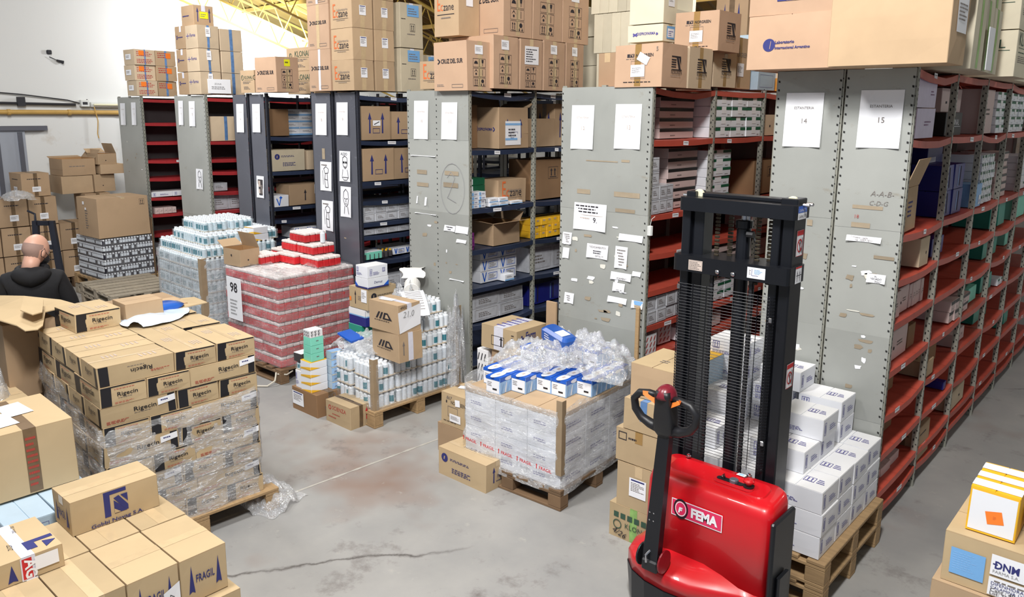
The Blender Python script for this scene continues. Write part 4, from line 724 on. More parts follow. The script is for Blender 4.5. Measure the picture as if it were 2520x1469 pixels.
R11 = rack('blue-shelved rack with one grey panel signed 10 and 11', xx(-1.167) + .40, xx(-.999), L11, 5, .84, 'rack_blue', 'post_grey', 2.70, front_post=False)
panel(R11, xx(-.999), xx(-1.167), xx(-1.0), [.02, .5, 1.64, 2.27, 2.685], 'panel_grey', (xx(-1.164), xx(-1.084)))
R10 = rack('back half of the double rack behind the panel signed 10', xx(-1.167), xx(-1.167) + .39, [.33, .99, 1.69, 2.19, 2.68], 5, .84, 'rack_blue', 'post_grey', 2.70, labels=0, slots=False)
R9 = rack('dark steel rack with two line drawings taped down its end', xx(-1.405), xx(-1.324), L9, 5, .84, 'rack_blue', 'rack_dark', 2.70)
panel(R9, xx(-1.324), xx(-1.400), xx(-1.331), [.02, .9, 1.68, 2.685], 'panel_steel')
R8 = rack('dark steel rack left of the drawn sunglasses sheet', xx(-1.491), xx(-1.410), [.3, 1.0, 1.7, 2.2, 2.66], 5, .84, 'rack_blue', 'rack_dark', 2.70, labels=0)
panel(R8, xx(-1.410), xx(-1.487), xx(-1.418), [.02, .9, 2.685], 'panel_steel')
R7 = rack('dark steel rack with one small photo sheet on its end', xx(-1.752), xx(-1.674), L7, 5, .84, 'rack_blue', 'rack_dark', 2.70)
panel(R7, xx(-1.674), xx(-1.747), xx(-1.684), [.02, .9, 1.7, 2.685], 'panel_steel')
R6 = rack('dark steel rack behind the clear bottle pallet', xx(-1.830), xx(-1.757), [.3, 1.0, 1.7, 2.2, 2.66], 5, .84, 'rack_blue', 'rack_dark', 2.70, labels=0)
panel(R6, xx(-1.757), xx(-1.826), xx(-1.764), [.02, .9, 2.685], 'panel_steel')
R5 = rack('grey panelled red-shelved rack with a sketch at mid height', xx(-2.143) + .4, xx(-1.97), L5, 5, .84, 'rack_red_dark', 'post_grey', 2.70, back='box_dark', front_post=False, labels=.3)
panel(R5, xx(-1.97), xx(-2.143), xx(-1.972), [.02, 1.2, 2.685], 'panel_grey', (xx(-1.976),))
R4 = rack('back half of the rack beside the empty far left rack', xx(-2.143), xx(-2.143) + .39, [.3, 1.2, 2.1, 2.66], 5, .84, 'rack_red_dark', 'post_grey', 2.70, labels=0, slots=False)
R3 = rack('far left grey panelled rack with nearly empty red shelves', xx(-2.524) + .4, xx(-2.359), L3, 5, .84, 'rack_red_dark', 'post_grey', 2.70, back='box_dark', front_post=False, labels=.4)
panel(R3, xx(-2.359), xx(-2.524), xx(-2.361), [.02, 1.3, 2.685], 'panel_grey', (xx(-2.364),))
R2 = rack('back half of the far left rack by the white wall', xx(-2.524), xx(-2.524) + .39, [.3, 1.2, 2.1, 2.66], 5, .84, 'rack_red_dark', 'post_grey', 2.70, labels=0, slots=False)
# signs and papers (centres taken on the panel plane)
def N(r, xr_, x0, z0, x1, z1, cmds=(), **k): return notice(r, xx(xr_), (x0 + x1) / 2, (z0 + z1) / 2, abs(x1 - x0), abs(z1 - z0), cmds, **k)

ALDO = [('T', 'ALDO', .12, .86, .6, 'black'), ('L', [(.3, .78), (.28, .62), (.34, .5), (.5, .42), (.66, .5), (.72, .62), (.70, .78), (.5, .84), (.3, .78)], .006, 'ink'), ('R', .32, .60, .47, .66, 'black'), ('R', .53, .60, .68, .66, 'black'), ('L', [(.42, .50), (.5, .47), (.58, .50)], .006, 'ink'), ('L', [(.3, .40), (.2, .14), (.8, .14), (.7, .40)], .005, 'ink'), ('L', [(.2, .14), (.36, .05), (.64, .05), (.8, .14)], .005, 'ink')]
FACE = [('L', [(.3, .82), (.24, .6), (.34, .42), (.5, .34), (.66, .42), (.76, .6), (.7, .82), (.5, .92), (.3, .82)], .006, 'ink'), ('L', [(.34, .62), (.46, .59)], .008, 'ink'), ('L', [(.54, .59), (.66, .62)], .008, 'ink'), ('L', [(.5, .58), (.47, .5), (.53, .5)], .005, 'ink'), ('L', [(.42, .44), (.58, .44)], .005, 'ink'), ('L', [(.36, .36), (.3, .1)], .006, 'ink'), ('L', [(.64, .36), (.74, .1)], .006, 'ink')]
SCENE = [('B', .1, .84, .8, .94, 1, 'ink_soft'), ('L', [(.3, .76), (.5, .84), (.72, .76), (.68, .62), (.4, .6), (.3, .76)], .006, 'ink'), ('L', [(.44, .6), (.36, .4), (.62, .38), (.60, .6)], .006, 'ink'), ('L', [(.36, .4), (.4, .12), (.66, .12), (.62, .38)], .006, 'ink'), ('L', [(.2, .7), (.24, .2)], .005, 'ink')]
PHOTO = [('R', .16, .12, .84, .84, 'box_dark'), ('R', .22, .5, .5, .78, 'ink_pale'), ('R', .54, .2, .78, .6, 'ink_soft'), ('R', .24, .2, .46, .4, 'ink_pale')]
BEACH = [('R', .2, .45, .98, .98, 'box_skyblue'), ('R', 0, .0, .98, .42, 'kraft_pale'), ('B', .1, .1, .9, .35, 3, 'ink_soft')]
N(R15, -0.264, -1.511,2.320,-1.283,2.638, sign(15, 'ink_soft'))
N(R14, -0.346, -1.936,2.313,-1.712,2.628, sign(14, 'ink_soft'))
N(R13, -0.618, -3.555,2.244,-3.353,2.560, sign(12))
N(R13, -0.618, -3.167,2.258,-2.952,2.567, sign(13))
N(R11, -0.999, -5.316,2.270,-5.131,2.603, sign(10))
N(R11, -0.999, -4.959,2.276,-4.768,2.587, sign(11))
N(R9, -1.324, -6.469,2.279,-6.289,2.594, sign(9))
N(R8, -1.41, -6.829,2.271,-6.640,2.584, sign(8))
N(R7, -1.674, -8.055,2.273,-7.892,2.584, sign(7))
N(R6, -1.757, -8.402,2.266,-8.241,2.585, sign(6))
N(R5, -1.97, -9.554,2.317,-9.399,2.623, sign(5))
N(R5, -1.97, -9.838,2.327,-9.710,2.630, sign(4))
N(R3, -2.359, -11.257,2.307,-11.108,2.616, sign(3))
N(R3, -2.359, -11.628,2.302,-11.459,2.607, sign(2))
N(R9, -1.324, -6.451,1.824,-6.276,2.124, ALDO)
N(R9, -1.324, -6.453,1.469,-6.282,1.773, FACE)
N(R8, -1.41, -6.786,1.710,-6.594,2.004, SCENE)
N(R8, -1.41, -6.785,1.297,-6.593,1.608, SCENE)
N(R7, -1.674, -8.047,1.540,-7.891,1.787, PHOTO)
N(R5, -1.97, -9.490,1.538,-9.315,1.792, FACE)
N(R13, -0.618, -3.514,1.648,-3.221,1.848, [('B',.05,.62,.9,.95,3,'ink'),('R',.05,.55,.95,.565,'ink_pale'),('B',.1,.4,.5,.5,1,'ink_pale'),('T','9.',.6,.3,.12,'ink')])
N(R13, -0.618, -3.104,1.606,-2.903,1.654, ())
N(R13, -0.618, -3.617,1.524,-3.532,1.612, [('B',.1,.1,.9,.9,5,'ink_soft')])
N(R13, -0.618, -3.132,1.399,-3.027,1.559, [('B',.15,.1,.85,.9,6,'ink_soft')])
N(R13, -0.618, -3.164,1.311,-2.989,1.367, [('T','MEDICAMENTOS',.04,.08,.9,'ink_soft')])
N(R13, -0.618, -3.143,1.225,-3.041,1.288, [('T','DPTO. MED',.02,.02,.95,'ink_soft')])
N(R13, -0.618, -3.186,1.137,-3.020,1.180, ())
N(R13, -0.618, -3.387,1.445,-3.196,1.550, [('T','MEDICAMENTOS',.1,.72,.8,'ink_soft'),('T','DPTO. MED',.4,.1,.5,'ink_soft'),('B',.3,.3,.8,.6,2,'ink')])
N(R13, -0.618, -2.979,1.359,-2.909,1.393, ())
N(R13, -0.618, -3.604,1.519,-3.544,1.588, ())
N(R13, -0.618, -3.614,1.411,-3.553,1.492, ())
N(R13, -0.618, -2.977,1.125,-2.882,1.181, BEACH)
N(R13, -0.618, -3.590,1.061,-3.500,1.143, [('B',.2,.2,.8,.8,3,'ink_soft')])
N(R15, -0.264, -1.521,1.784,-1.329,1.817, [('T','Fulmetro - carlo',.12,.55,.5,'ink_soft',{'s':.2}),('T','vitamina  1557.1511',.05,.12,.7,'ink_soft',{'s':.2})])
N(R15, -0.264, -1.388,1.554,-1.286,1.606, [('T','AL',.4,.66,.14,'ink'),('T','RASCADO',.1,.36,.7,'ink'),('T','POCITO',.45,.06,.5,'ink')])
N(R11, -0.999, -4.940,1.483,-4.802,1.533, [('B',.05,.1,.95,.9,2,'ink')])
N(R11, -0.999, -4.796,1.479,-4.642,1.540, ())
N(R11, -0.999, -4.787,1.395,-4.668,1.424, ())
N(R11, -0.999, -4.879,1.053,-4.700,1.060, ())
N(R11, -0.999, -5.368,2.121,-5.044,2.126, ())
N(R11, -0.999, -5.326,1.606,-5.044,1.610, ())
N(R11, -0.999, -5.191,1.683,-5.165,1.758, ())
N(R11, -0.999, -5.300,1.695,-5.285,1.761, ())
N(R11, -0.999, -5.294,1.962,-5.164,1.999, (), m='scuff', curl=0, name='old_tape')
N(R11, -0.999, -4.932,1.971,-4.761,2.007, (), m='scuff', curl=0, name='old_tape')
N(R11, -0.999, -5.297,1.852,-5.145,1.886, (), m='scuff', curl=0, name='old_tape')
N(R11, -0.999, -4.950,1.867,-4.768,1.907, (), m='scuff', curl=0, name='old_tape')
N(R13, -0.618, -3.417,2.159,-3.137,2.167, (), m='scuff', curl=0, name='old_tape')
N(R13, -0.618, -3.107,2.164,-3.038,2.181, (), m='scuff', curl=0, name='old_tape')
N(R13, -0.618, -3.493,1.916,-3.373,1.950, (), m='scuff', curl=0, name='old_tape')
N(R13, -0.618, -3.161,1.916,-2.944,1.952, (), m='scuff', curl=0, name='old_tape')
N(R13, -0.618, -3.146,1.807,-2.979,1.833, (), m='scuff', curl=0, name='old_tape')
N(R8, -1.41, -6.748,2.029,-6.699,2.138, (), m='scuff', curl=0, name='old_tape')
N(R15, -0.264, -1.504,1.973,-1.338,1.994, (), m='scuff', curl=0, name='old_tape')
N(R15, -0.264, -1.502,1.865,-1.398,1.893, (), m='scuff', curl=0, name='old_tape')
N(R15, -0.264, -1.362,1.695,-1.252,1.714, (), m='scuff', curl=0, name='old_tape')
N(R14, -0.346, -1.755,1.847,-1.722,1.883, (), m='scuff', curl=0, name='old_tape')
scraps(R15, xx(-.264), xx(-.344), xx(-.27), .9, 1.7, 16, 3)
scraps(R14, xx(-.346), xx(-.431), xx(-.36), .7, 1.8, 16, 5)
scraps(R13, xx(-.618), xx(-.78), xx(-.63), .9, 1.7, 22, 8)
scraps(R11, xx(-.999), xx(-1.16), xx(-1.01), .9, 1.6, 8, 9)
scraps(R3, xx(-2.359), xx(-2.52), xx(-2.37), 1.6, 2.1, 6, 4)
scraps(R9, xx(-1.324), xx(-1.4), xx(-1.33), 1.2, 1.7, 2, 4)
b = MB(); f_ = Face(b, (xx(-.344) - xx(-.264), -.0115, 1.9), (1, 0, 0), (0, 0, 1), (0, -1, 0), .37, .3)
f_.run([('T', 'A-A-B-', .50, .50, .34, 'ink_soft', {'s': .25, 'b': -.012}), ('T', 'C-D-G', .50, .33, .27, 'ink_soft', {'s': .25, 'b': -.012}), ('T', '18', .30, .06, .06, 'ink_red', {'b': -.01})]); b.obj('handwriting', R15)
b = MB(); f_ = Face(b, (xx(-1.167) - xx(-.999), -.0115, 1.64), (1, 0, 0), (0, 0, 1), (0, -1, 0), .78, .62)
f_.run([('D', .74, .35, .15, .22, 'pencil', .975), ('L', [(.66, .5), (.72, .58), (.78, .5), (.70, .3), (.66, .22), (.80, .16)], .005, 'pencil')]); b.obj('handwriting', R11)

# ---------------------------------------------------------------- electric pallet stacker (tiller side faces the camera)
T_ = empty('pallet_stacker', (-1.60, 3.25, 0)); tag(T_, 'red and black electric pallet stacker parked on the open floor', 'pallet stacker')
def rp(x0, y0, x1, y1, r, n=4, corners=(1, 1, 1, 1)):
    """rounded rectangle polygon, corner order: -x-y, +x-y, +x+y, -x+y"""
    out = []
    for (cx, cy, a0, on_) in ((x0, y0, math.pi, corners[0]), (x1, y0, 1.5 * math.pi, corners[1]), (x1, y1, 0, corners[2]), (x0, y1, .5 * math.pi, corners[3])):
        sx = 1 if cx == x0 else -1; sy = 1 if cy == y0 else -1
        if not on_: out.append((cx, cy)); continue
        for i in range(n + 1): a = a0 + (math.pi / 2) * i / n; out.append((cx + sx * r + r * math.cos(a), cy + sy * r + r * math.sin(a)))
    return out
def loft(mb, rings, m, cap=True):
    n = len(rings[0]); vs = [p for r_ in rings for p in r_]
    fs = [(i * n + k, i * n + (k + 1) % n, (i + 1) * n + (k + 1) % n, (i + 1) * n + k) for i in range(len(rings) - 1) for k in range(n)]
    if cap: fs += [tuple(range(n))[::-1], tuple(range((len(rings) - 1) * n, len(rings) * n))]
    mb.add(vs, fs, m)
# body cover: tall red shell with a softly rounded top that slopes to the tiller side
b = MB(); rings = []
for z, ins, yf in ((.24, .0, -.10), (.60, .0, -.09), (.69, .003, -.087), (.722, .012, -.078), (.735, .030, -.062)):
    P_ = rp(-.315 + ins, yf + ins * .3, .345 - ins, .145 - ins * .3, .05, 5)
    rings.append([(x, y, z + (.035 * (y + .1) / .25 if z > .6 else 0)) for x, y in P_])
loft(b, rings, 'machine_red'); b.obj('body_cover', T_, smooth=True)
b = MB(); P_ = rp(-.24, -.015, .27, .11, .04, 5); zt_ = lambda y: .7515 + .035 * (y + .1) / .25 - .0165
loft(b, [[(x, y, zt_(y) + .000) for x, y in P_], [(x, y, zt_(y) + .006) for x, y in rp(-.235, -.011, .265, .106, .038, 5)]], 'machine_red'); b.obj('top_lid', T_, smooth=False)
# dashboard recess with key, gauge and red stop button
p_ = empty('control_recess', (.10, .035, .757)); p_.parent = T_
b = MB(); loft(b, [[(x, y, .0) for x, y in rp(-.10, -.035, .105, .035, .03, 4)], [(x, y, .009) for x, y in rp(-.097, -.032, .102, .032, .028, 4)]], 'machine_red'); b.obj('recess_rim', p_)
b = MB(); b.prism(rp(-.085, -.018, .05, .014, .012, 3), .009, .012, 'plastic_black'); b.obj('black_plate', p_)
b = MB(); b.lathe([(.022, .0), (.022, .014), (.018, .017)], 'panel_steel', 14, (.0, 0, .009)); b.obj('charge_gauge', p_)
b = MB(); b.lathe([(.010, 0), (.010, .012), (.004, .014)], 'plastic_black', 8, (-.055, .0, .011)); b.box((-.058, -.012, .022), (-.052, .012, .030), 'steel'); b.obj('ignition_key', p_)
b = MB(); b.lathe([(.026, .0), (.026, .01)], 'plastic_black', 14, (.075, 0, .008)); b.lathe([(.012, .01), (.013, .022), (.026, .026), (.027, .034), (.018, .041), (.0, .043)], 'machine_red', 16, (.075, 0, .008)); b.obj('stop_button', p_, smooth=True)
b = MB(); b.prism([(-.02, -.012), (.022, -.012), (.026, .012), (-.016, .012)], 0, .002, 'paper'); b.prism([(-.012, -.006), (.014, -.006), (.014, .006), (-.012, .006)], .002, .003, 'box_skyblue'); b.obj('white_sticker', T_, (.10, .112, .775))
for i, x in enumerate((-.195, .135)):
    b = MB(); b.lathe([(.014, 0), (.014, .007), (.008, .01), (.008, .018), (.0, .02)], 'steel', 8); b.obj('chrome_bolt', T_, (x, .125, .772))
# brand badge on the front face
b = MB(); f_ = Face(b, (-.155, -.094, .560), (1, 0, 0), (0, 0, 1), (0, -1, 0), .27, .088, None, .0015)
f_.run([('P', [(0, .0), (1, .0), (1, 1), (0, 1)], 'paper'), ('P', [(.015, .05), (.985, .05), (.985, .95), (.015, .95)], 'badge_pink'), ('D', .19, .5, .040, .052, 'black'), ('D', .19, .5, .032, .040, 'badge_pink'), ('D', .19, .5, .030, .038, 'paper', .88), ('T', 'F', .14, .28, .09, 'paper', {'b': .06, 's': .2}), ('T', 'FEMA', .40, .26, .52, 'paper', {'b': .05, 'y': 1.15})])
b.obj('maker_badge', T_)
# base chassis: red skirt over a black bumper, bulging round the drive wheel on the tiller side
def base_poly(g=0.0):
    pts = [(.345, .15), (-.36, .15), (-.405, .08), (-.41 - g, -.02), (-.385 - g * .7, -.11 - g), (-.32, -.175 - g), (-.22, -.215 - g), (-.10, -.23 - g), (.02, -.22 - g), (.14, -.17 - g), (.24, -.13 - g), (.345, -.12 - g)]
    return pts[::-1] if 0 else pts
bp_ = base_poly()
b = MB(); inner = [(x * .93 - .002, y * .84, ) for x, y in bp_]
loft(b, [[(x, y, .225) for x, y in bp_][::-1], [(x, y, .285) for x, y in bp_][::-1], [(x * .975, y * .95, .305) for x, y in bp_][::-1], [(x * .9, y * .75, .318) for x, y in bp_][::-1], [(x * .78 + .02, max(y * .42, -.09), .37) for x, y in bp_][::-1]], 'machine_red'); b.obj('drive_housing', T_, smooth=True)
b = MB(); loft(b, [[(x, y, .045) for x, y in base_poly(-.01)][::-1], [(x, y, .222) for x, y in base_poly(.004)][::-1]], 'machine_black'); b.obj('bumper_skirt', T_)
b = MB(); b.lathe([(.0, -.03), (.10, -.03), (.115, -.02), (.115, .02), (.10, .03), (0, .03)], 'plastic_black', 20, (-.05, -.05, .115), 'x'); b.obj('drive_wheel', T_, smooth=False)
for s in (-1, 1):
    b = MB(); b.lathe([(.0, -.025), (.07, -.025), (.075, -.02), (.075, .02), (.07, .025), (0, .025)], 'nylon', 16, (0, 0, 0), 'x'); b.obj('caster_wheel', T_, (s * .27, .0, .075))
b = MB(); b.box((.347, -.105, .20), (.372, .13, .70), 'machine_black', .008); b.obj('side_guard', T_)
b = MB(); b.prism(rp(.375, -.06, .392, .05, .008, 3), .25, .42, 'machine_black'); b.obj('side_handle', T_)
# mast
MX0, MX1, MY = -.325, .24, .175
for s, (x0, x1) in ((-1, (MX0, MX0 + .10)), (1, (MX1 - .10, MX1))):
    b = MB(); b.box((x0, MY, .05), (x0 + .045 if s < 0 else x1 - .062, MY + .14, 2.07), 'machine_black', .004)
    b.box((x0 + .045, MY + .03, .05), (x0 + .06, MY + .11, 2.06), 'machine_black', .002) if s < 0 else b.box((x1 - .062 - .014, MY + .03, .05), (x1 - .062, MY + .11, 2.06), 'machine_black', .002)
    b.obj('outer_channel', T_)
    b = MB()
    if s < 0: b.box((x0 + .055, MY + .02, .12), (x0 + .11, MY + .12, 2.05), 'machine_black', .004)
    else: b.box((x1 - .055, MY + .005, .12), (x1 - .0, MY + .145, 2.05), 'machine_black', .006)
    b.obj('inner_channel', T_)
b = MB(); P_ = rp(MX0 - .005, MY - .03, MX1 + .015, MY + .15, .02, 3)
b.prism(P_, 2.035, 2.10, 'machine_black'); b.obj('top_crossbeam', T_)
b = MB(); b.box((MX0 + .02, MY + .06, 2.10), (MX1 - .01, MY + .14, 2.118), 'machine_black', .003); b.box((MX0 + .0, MY + .03, 2.09), (MX0 + .05, MY + .14, 2.125), 'machine_black', .004); b.box((MX1 - .08, MY + .03, 2.09), (MX1 + .0, MY + .14, 2.125), 'machine_black', .004); b.obj('head_plate', T_)
for x in (MX0 + .05, MX1 - .04):
    b = MB(); b.lathe([(.0, -.012), (.024, -.012), (.026, -.008), (.026, .008), (.024, .012), (0, .012)], 'nylon', 14, (0, 0, 0), 'y'); b.obj('guide_roller', T_, (x, MY + .07, 2.108))
for x, y in ((MX1 + .012, .05), (MX1 + .012, .09), (MX0 - .012, .07)):
    b = MB(); b.lathe([(.008, -.014), (.008, .014), (.004, .018)], 'steel', 8, (0, 0, 0), 'x'); b.obj('chrome_bolt', T_, (x + (.02 if x > 0 else -.01), MY + y, 2.10))
b = MB(); loft(b, [[(x, y, 1.735) for x, y in rp(MX0 - .018, MY - .045, MX1 + .012, MY + .15, .022, 3)], [(x, y, 1.815) for x, y in rp(MX0 - .018, MY - .045, MX1 + .012, MY + .15, .022, 3)]], 'machine_black'); b.obj('middle_crossbeam', T_)
for x in (-.095, -.015):
    b = MB(); b.lathe([(.011, .0), (.011, .006), (.007, .010), (.0, .011)], 'steel', 10, (0, 0, 0), 'y'); o = b.obj('dome_bolt', T_, (x, MY - .047, 1.755)); o.rotation_euler = (0, 0, math.pi)
def plate(nm, x, z, w, h, cmds, y=MY - .0455, U=(1, 0, 0), Nn=(0, -1, 0), m='paper'):
    q = MB(); f_ = Face(q, (x, y, z), U, (0, 0, 1), Nn, w, h, None, .001); f_.run([('R', 0, 0, 1, 1, m)] + cmds); return q.obj(nm, T_)
plate('rating_plate', -.252, 1.746, .075, .05, [('F', .04, .06, .96, .94, .001, 'ink_soft'), ('B', .08, .12, .92, .88, 5, 'ink_soft')], m='ink_pale')
plate('capacity_plate', .055, 1.75, .088, .052, [('L', [(.26, .85), (.26, .25), (.62, .25)], .002, 'ink_blue'), ('B', .1, .3, .2, .8, 3, 'ink_soft'), ('B', .4, .4, .9, .85, 4, 'box_skyblue')], m='card_white')
xr_ = MX1 + .0155
plate('capacity_sticker', xr_, 2.035, .10, .062, [('R', 0, .5, 1, 1, 'box_blue'), ('T', 'CAPACITY', .1, .58, .8, 'paper'), ('T', 'CAPACITY', .08, .12, .84, 'ink')], y=MY - .0, U=(0, 1, 0), Nn=(1, 0, 0))
for z in (1.86, 1.22):
    plate('warning_sticker', MX1 + .0005, z, .075, .12, [('R', .02, .8, .98, .98, 'red_print'), ('D', .5, .4, .028, .032, 'red_print', .78), ('L', [(.25, .62), (.75, .18)], .005, 'red_print'), ('A', .52, .14, .64, .2, 'ink'), ('R', .76, .1, .84, .7, 'ink'), ('F', .0, .0, 1, 1, .002, 'red_print')], y=MY + .045, U=(0, 1, 0), Nn=(1, 0, 0))
plate('lifting_sticker', MX1 + .0125, 1.735, .07, .078, [('R', 0, .9, 1, 1, 'red_print'), ('A', .3, .1, .8, .12, 'ink'), ('A', .7, .1, .8, .12, 'ink'), ('R', .1, .45, .9, .5, 'ink')], y=MY + .03, U=(0, 1, 0), Nn=(1, 0, 0))
# lift cylinder, chains, hose
b = MB(); b.lathe([(.034, .12), (.034, 1.96), (.041, 1.965), (.041, 2.0), (.030, 2.003)], 'machine_black', 16, (-.03, MY + .075, 0)); b.obj('lift_cylinder', T_, smooth=False)
b = MB(); b.lathe([(.014, 2.0), (.014, 2.08)], 'steel', 12, (-.03, MY + .075, 0)); b.lathe([(.006, 2.0), (.006, 2.06)], 'steel', 8, (-.005, MY + .07, 0)); b.obj('piston_rod', T_, smooth=True)
lk = MB(); lk.box((-.0115, -.006, 0), (.0115, .006, .013), 'chain', .002); lk = lk.mesh('chain_link')
for x, z0, yo in ((-.155, 1.70, .05), (-.105, 1.70, .09), (.055, 1.70, .05), (.10, 1.70, .09)):
    c = empty('lift_chain', (x, MY + yo, 0)); c.parent = T_
    kk = int((2.04 - z0) / .0185)
    if yo > .07:
        s = MB(); z = z0
        while z < 2.04: s.box((-.0115, -.006, z), (.0115, .006, z + .013), 'chain'); z += .0185
        q = s.obj('chain_links', c); q['kind'] = 'stuff'
    else:
        for i in range(kk): link('chain_link', lk, c, (0, 0, z0 + i * .0185))
for x in (-.145, .058):
    b = MB(); n = 90; b.tube([(x, MY + .0, .70 + i * .0125) for i in range(n)], [.0105 if i % 2 else .013 for i in range(n)], 'plastic_black', 8); b.obj('ribbed_hose', T_)
b = MB(); b.tube([(-.03 + .055, MY + .06, 1.93), (-.03 + .075, MY + .055, 1.90), (-.03 + .07, MY + .055, 1.2), (-.03 + .06, MY + .055, .74)], .006, 'plastic_black', 6); b.lathe([(.0, -.016), (.017, -.016), (.017, .016), (0, .016)], 'plastic_black', 8, (.018, MY + .045, 1.94), 'x'); b.obj('hydraulic_pipe', T_)
# wire mesh guard in front of the mast
g_ = empty('mesh_guard', (0, MY - .02, 0)); g_.parent = T_
hw = MB(); hw.tube([(MX0 + .005, 0, 0), (MX1 - .07, 0, 0)], .0013, 'machine_black', 5); hw.tube([(MX0 - .0, .012, 0), (MX0 + .012, -.002, .0)], .0025, 'machine_black', 5); hw.tube([(MX1 - .078, -.002, 0), (MX1 - .06, .02, 0)], .0025, 'machine_black', 5); hw = hw.mesh('mesh_wire')
for i in range(58): link('mesh_wire', hw, g_, (0, 0, .80 + i * .0152))
vw = MB(); vw.tube([(0, -.003, .79), (0, -.003, 1.67)], .0018, 'machine_black', 5); vw = vw.mesh('mesh_upright')
for x in (MX0 + .01, MX0 + .09, MX0 + .165, .105, .155, MX1 - .072): link('mesh_upright', vw, g_, (x, 0, 0))
for x, z in ((MX0 + .015, 1.65), (MX1 - .065, 1.56), (MX0 + .01, .99), (MX1 - .062, .95)):
    b = MB(); b.box((-.008, -.012, -.012), (.008, .0, .012), 'steel', .002); b.obj('guard_clip', T_, (x, MY - .022, z))
# forks and fork carriage behind
for s in (-1, 1):
    b = MB(); b.box((s * .16 - .055 - .04, MY + .14, .07), (s * .16 + .055 - .04, MY + .20, .55), 'machine_black', .005); b.box((s * .16 - .055 - .04, MY + .14, .04), (s * .16 + .055 - .04, MY + .38, .075), 'machine_black', .005); b.obj('fork', T_)
# tiller: knuckle, shaft, head with loop handles
h_ = empty('tiller', (-.170, -.235, .315)); h_.parent = T_
b = MB(); b.box((-.045, -.03, .0), (.045, .05, .06), 'plastic_black', .008); b.tube([(-.04, .0, .02), (-.05, .01, .10), (-.03, .0, .15)], .012, 'plastic_black', 8); b.tube([(.03, .0, .02), (.035, -.01, .09), (.01, .0, .14)], .010, 'plastic_black', 8); b.obj('pivot_bracket', h_)
for s in (-1, 1):
    b = MB(); b.lathe([(.0, -.006), (.055, -.006), (.058, -.002), (.058, .004), (0, .006)], 'machine_red_dark' if s > 0 else 'plastic_black', 16, (s * .06, .01, .06), 'x'); b.obj('pivot_disc', h_, smooth=False)
b = MB(); b.tube([(-.012, -.035, .05), (-.012, -.04, .09), (.0, -.02, .11)], .006, 'steel', 6); b.obj('spring_pin', h_)
A0, A1 = Vector((.0, .0, .06)), Vector((.045, .0, .74))
b = MB(); w0 = .034
vs = []
for p_v, w_, t_ in ((A0, .040, .022), (A1, .030, .02)):
    for sx, sy in ((-1, -1), (1, -1), (1, 1), (-1, 1)): vs.append((p_v.x + sx * w_, p_v.y + sy * t_, p_v.z))
b.add(vs, [(3, 2, 1, 0), (4, 5, 6, 7), (0, 1, 5, 4), (1, 2, 6, 5), (2, 3, 7, 6), (3, 0, 4, 7)], 'machine_black'); b.obj('shaft', h_)
for z in (.27, .31):
    for x in (-.01, .012):
        b = MB(); b.lathe([(.004, 0), (.004, .003)], 'steel', 6, (0, 0, 0), 'y'); o = b.obj('shaft_screw', h_, (x, -.021, z)); o.rotation_euler = (0, 0, math.pi)
hd = empty('tiller_head', (.040, .0, .735)); hd.parent = h_; hd.scale = (.97, 1.15, 1.0)
b = MB(); rings = []
for z, w_, y0, y1 in ((-.03, .035, -.02, .022), (.0, .055, -.03, .03), (.07, .052, -.036, .035), (.13, .044, -.042, .036), (.18, .042, -.05, .03), (.20, .036, -.045, .02)):
    rings.append([(x, y, z) for x, y in rp(-w_, y0, w_, y1, .018, 3)])
loft(b, rings, 'plastic_black'); b.obj('control_head', hd, smooth=True)
b = MB(); rings = []
for i in range(7):
    a = math.pi * i / 6; c_ = math.cos(a); rings.append([(.042 * math.cos(t) * 1.0, -.02 - .036 * math.sin(a) * .8 + .03 * math.sin(t) * .9 * 1, .185 + .05 * (i / 6) * (1 - .35 * (math.cos(t) ** 2))) for t in [2 * math.pi * k / 14 for k in range(14)]] if 0 else [(.052 * math.cos(i * .25) * math.cos(t), -.005 + .052 * math.cos(i * .25) * math.sin(t), .165 + .060 * math.sin(i * .25)) for t in [2 * math.pi * k / 14 for k in range(14)]])
loft(b, rings, 'grip_red'); b.obj('belly_switch', hd, smooth=True)
for s in (-1, 1):
    b = MB(); k = 1.0 if s < 0 else 1.05
    loop = [(s * .040, -.01, .165), (s * .085, -.015, .168), (s * .135 * k, -.02, .160), (s * .165 * k, -.02, .125), (s * .160 * k, -.015, .075), (s * .130 * k, -.008, .035), (s * .085, .0, .012), (s * .040, .0, .005)]
    b.tube(loop, [.015, .017, .018, .018, .019, .020, .024, .026], 'plastic_black', 10); b.obj('loop_handle', hd, smooth=True)
    b = MB(); b.add([(s * .045, -.03, .13), (s * .10, -.045, .165), (s * .105, -.04, .182), (s * .07, -.02, .178), (s * .045, -.012, .18), (s * .045, .008, .13), (s * .09, -.01, .155)], [(0, 1, 2, 3, 4), (0, 5, 6, 1), (5, 4, 3, 6), (3, 2, 1, 6)] if s > 0 else [(4, 3, 2, 1, 0), (1, 6, 5, 0), (6, 3, 4, 5), (6, 1, 2, 3)], 'lever_orange'); b.obj('throttle_lever', hd)

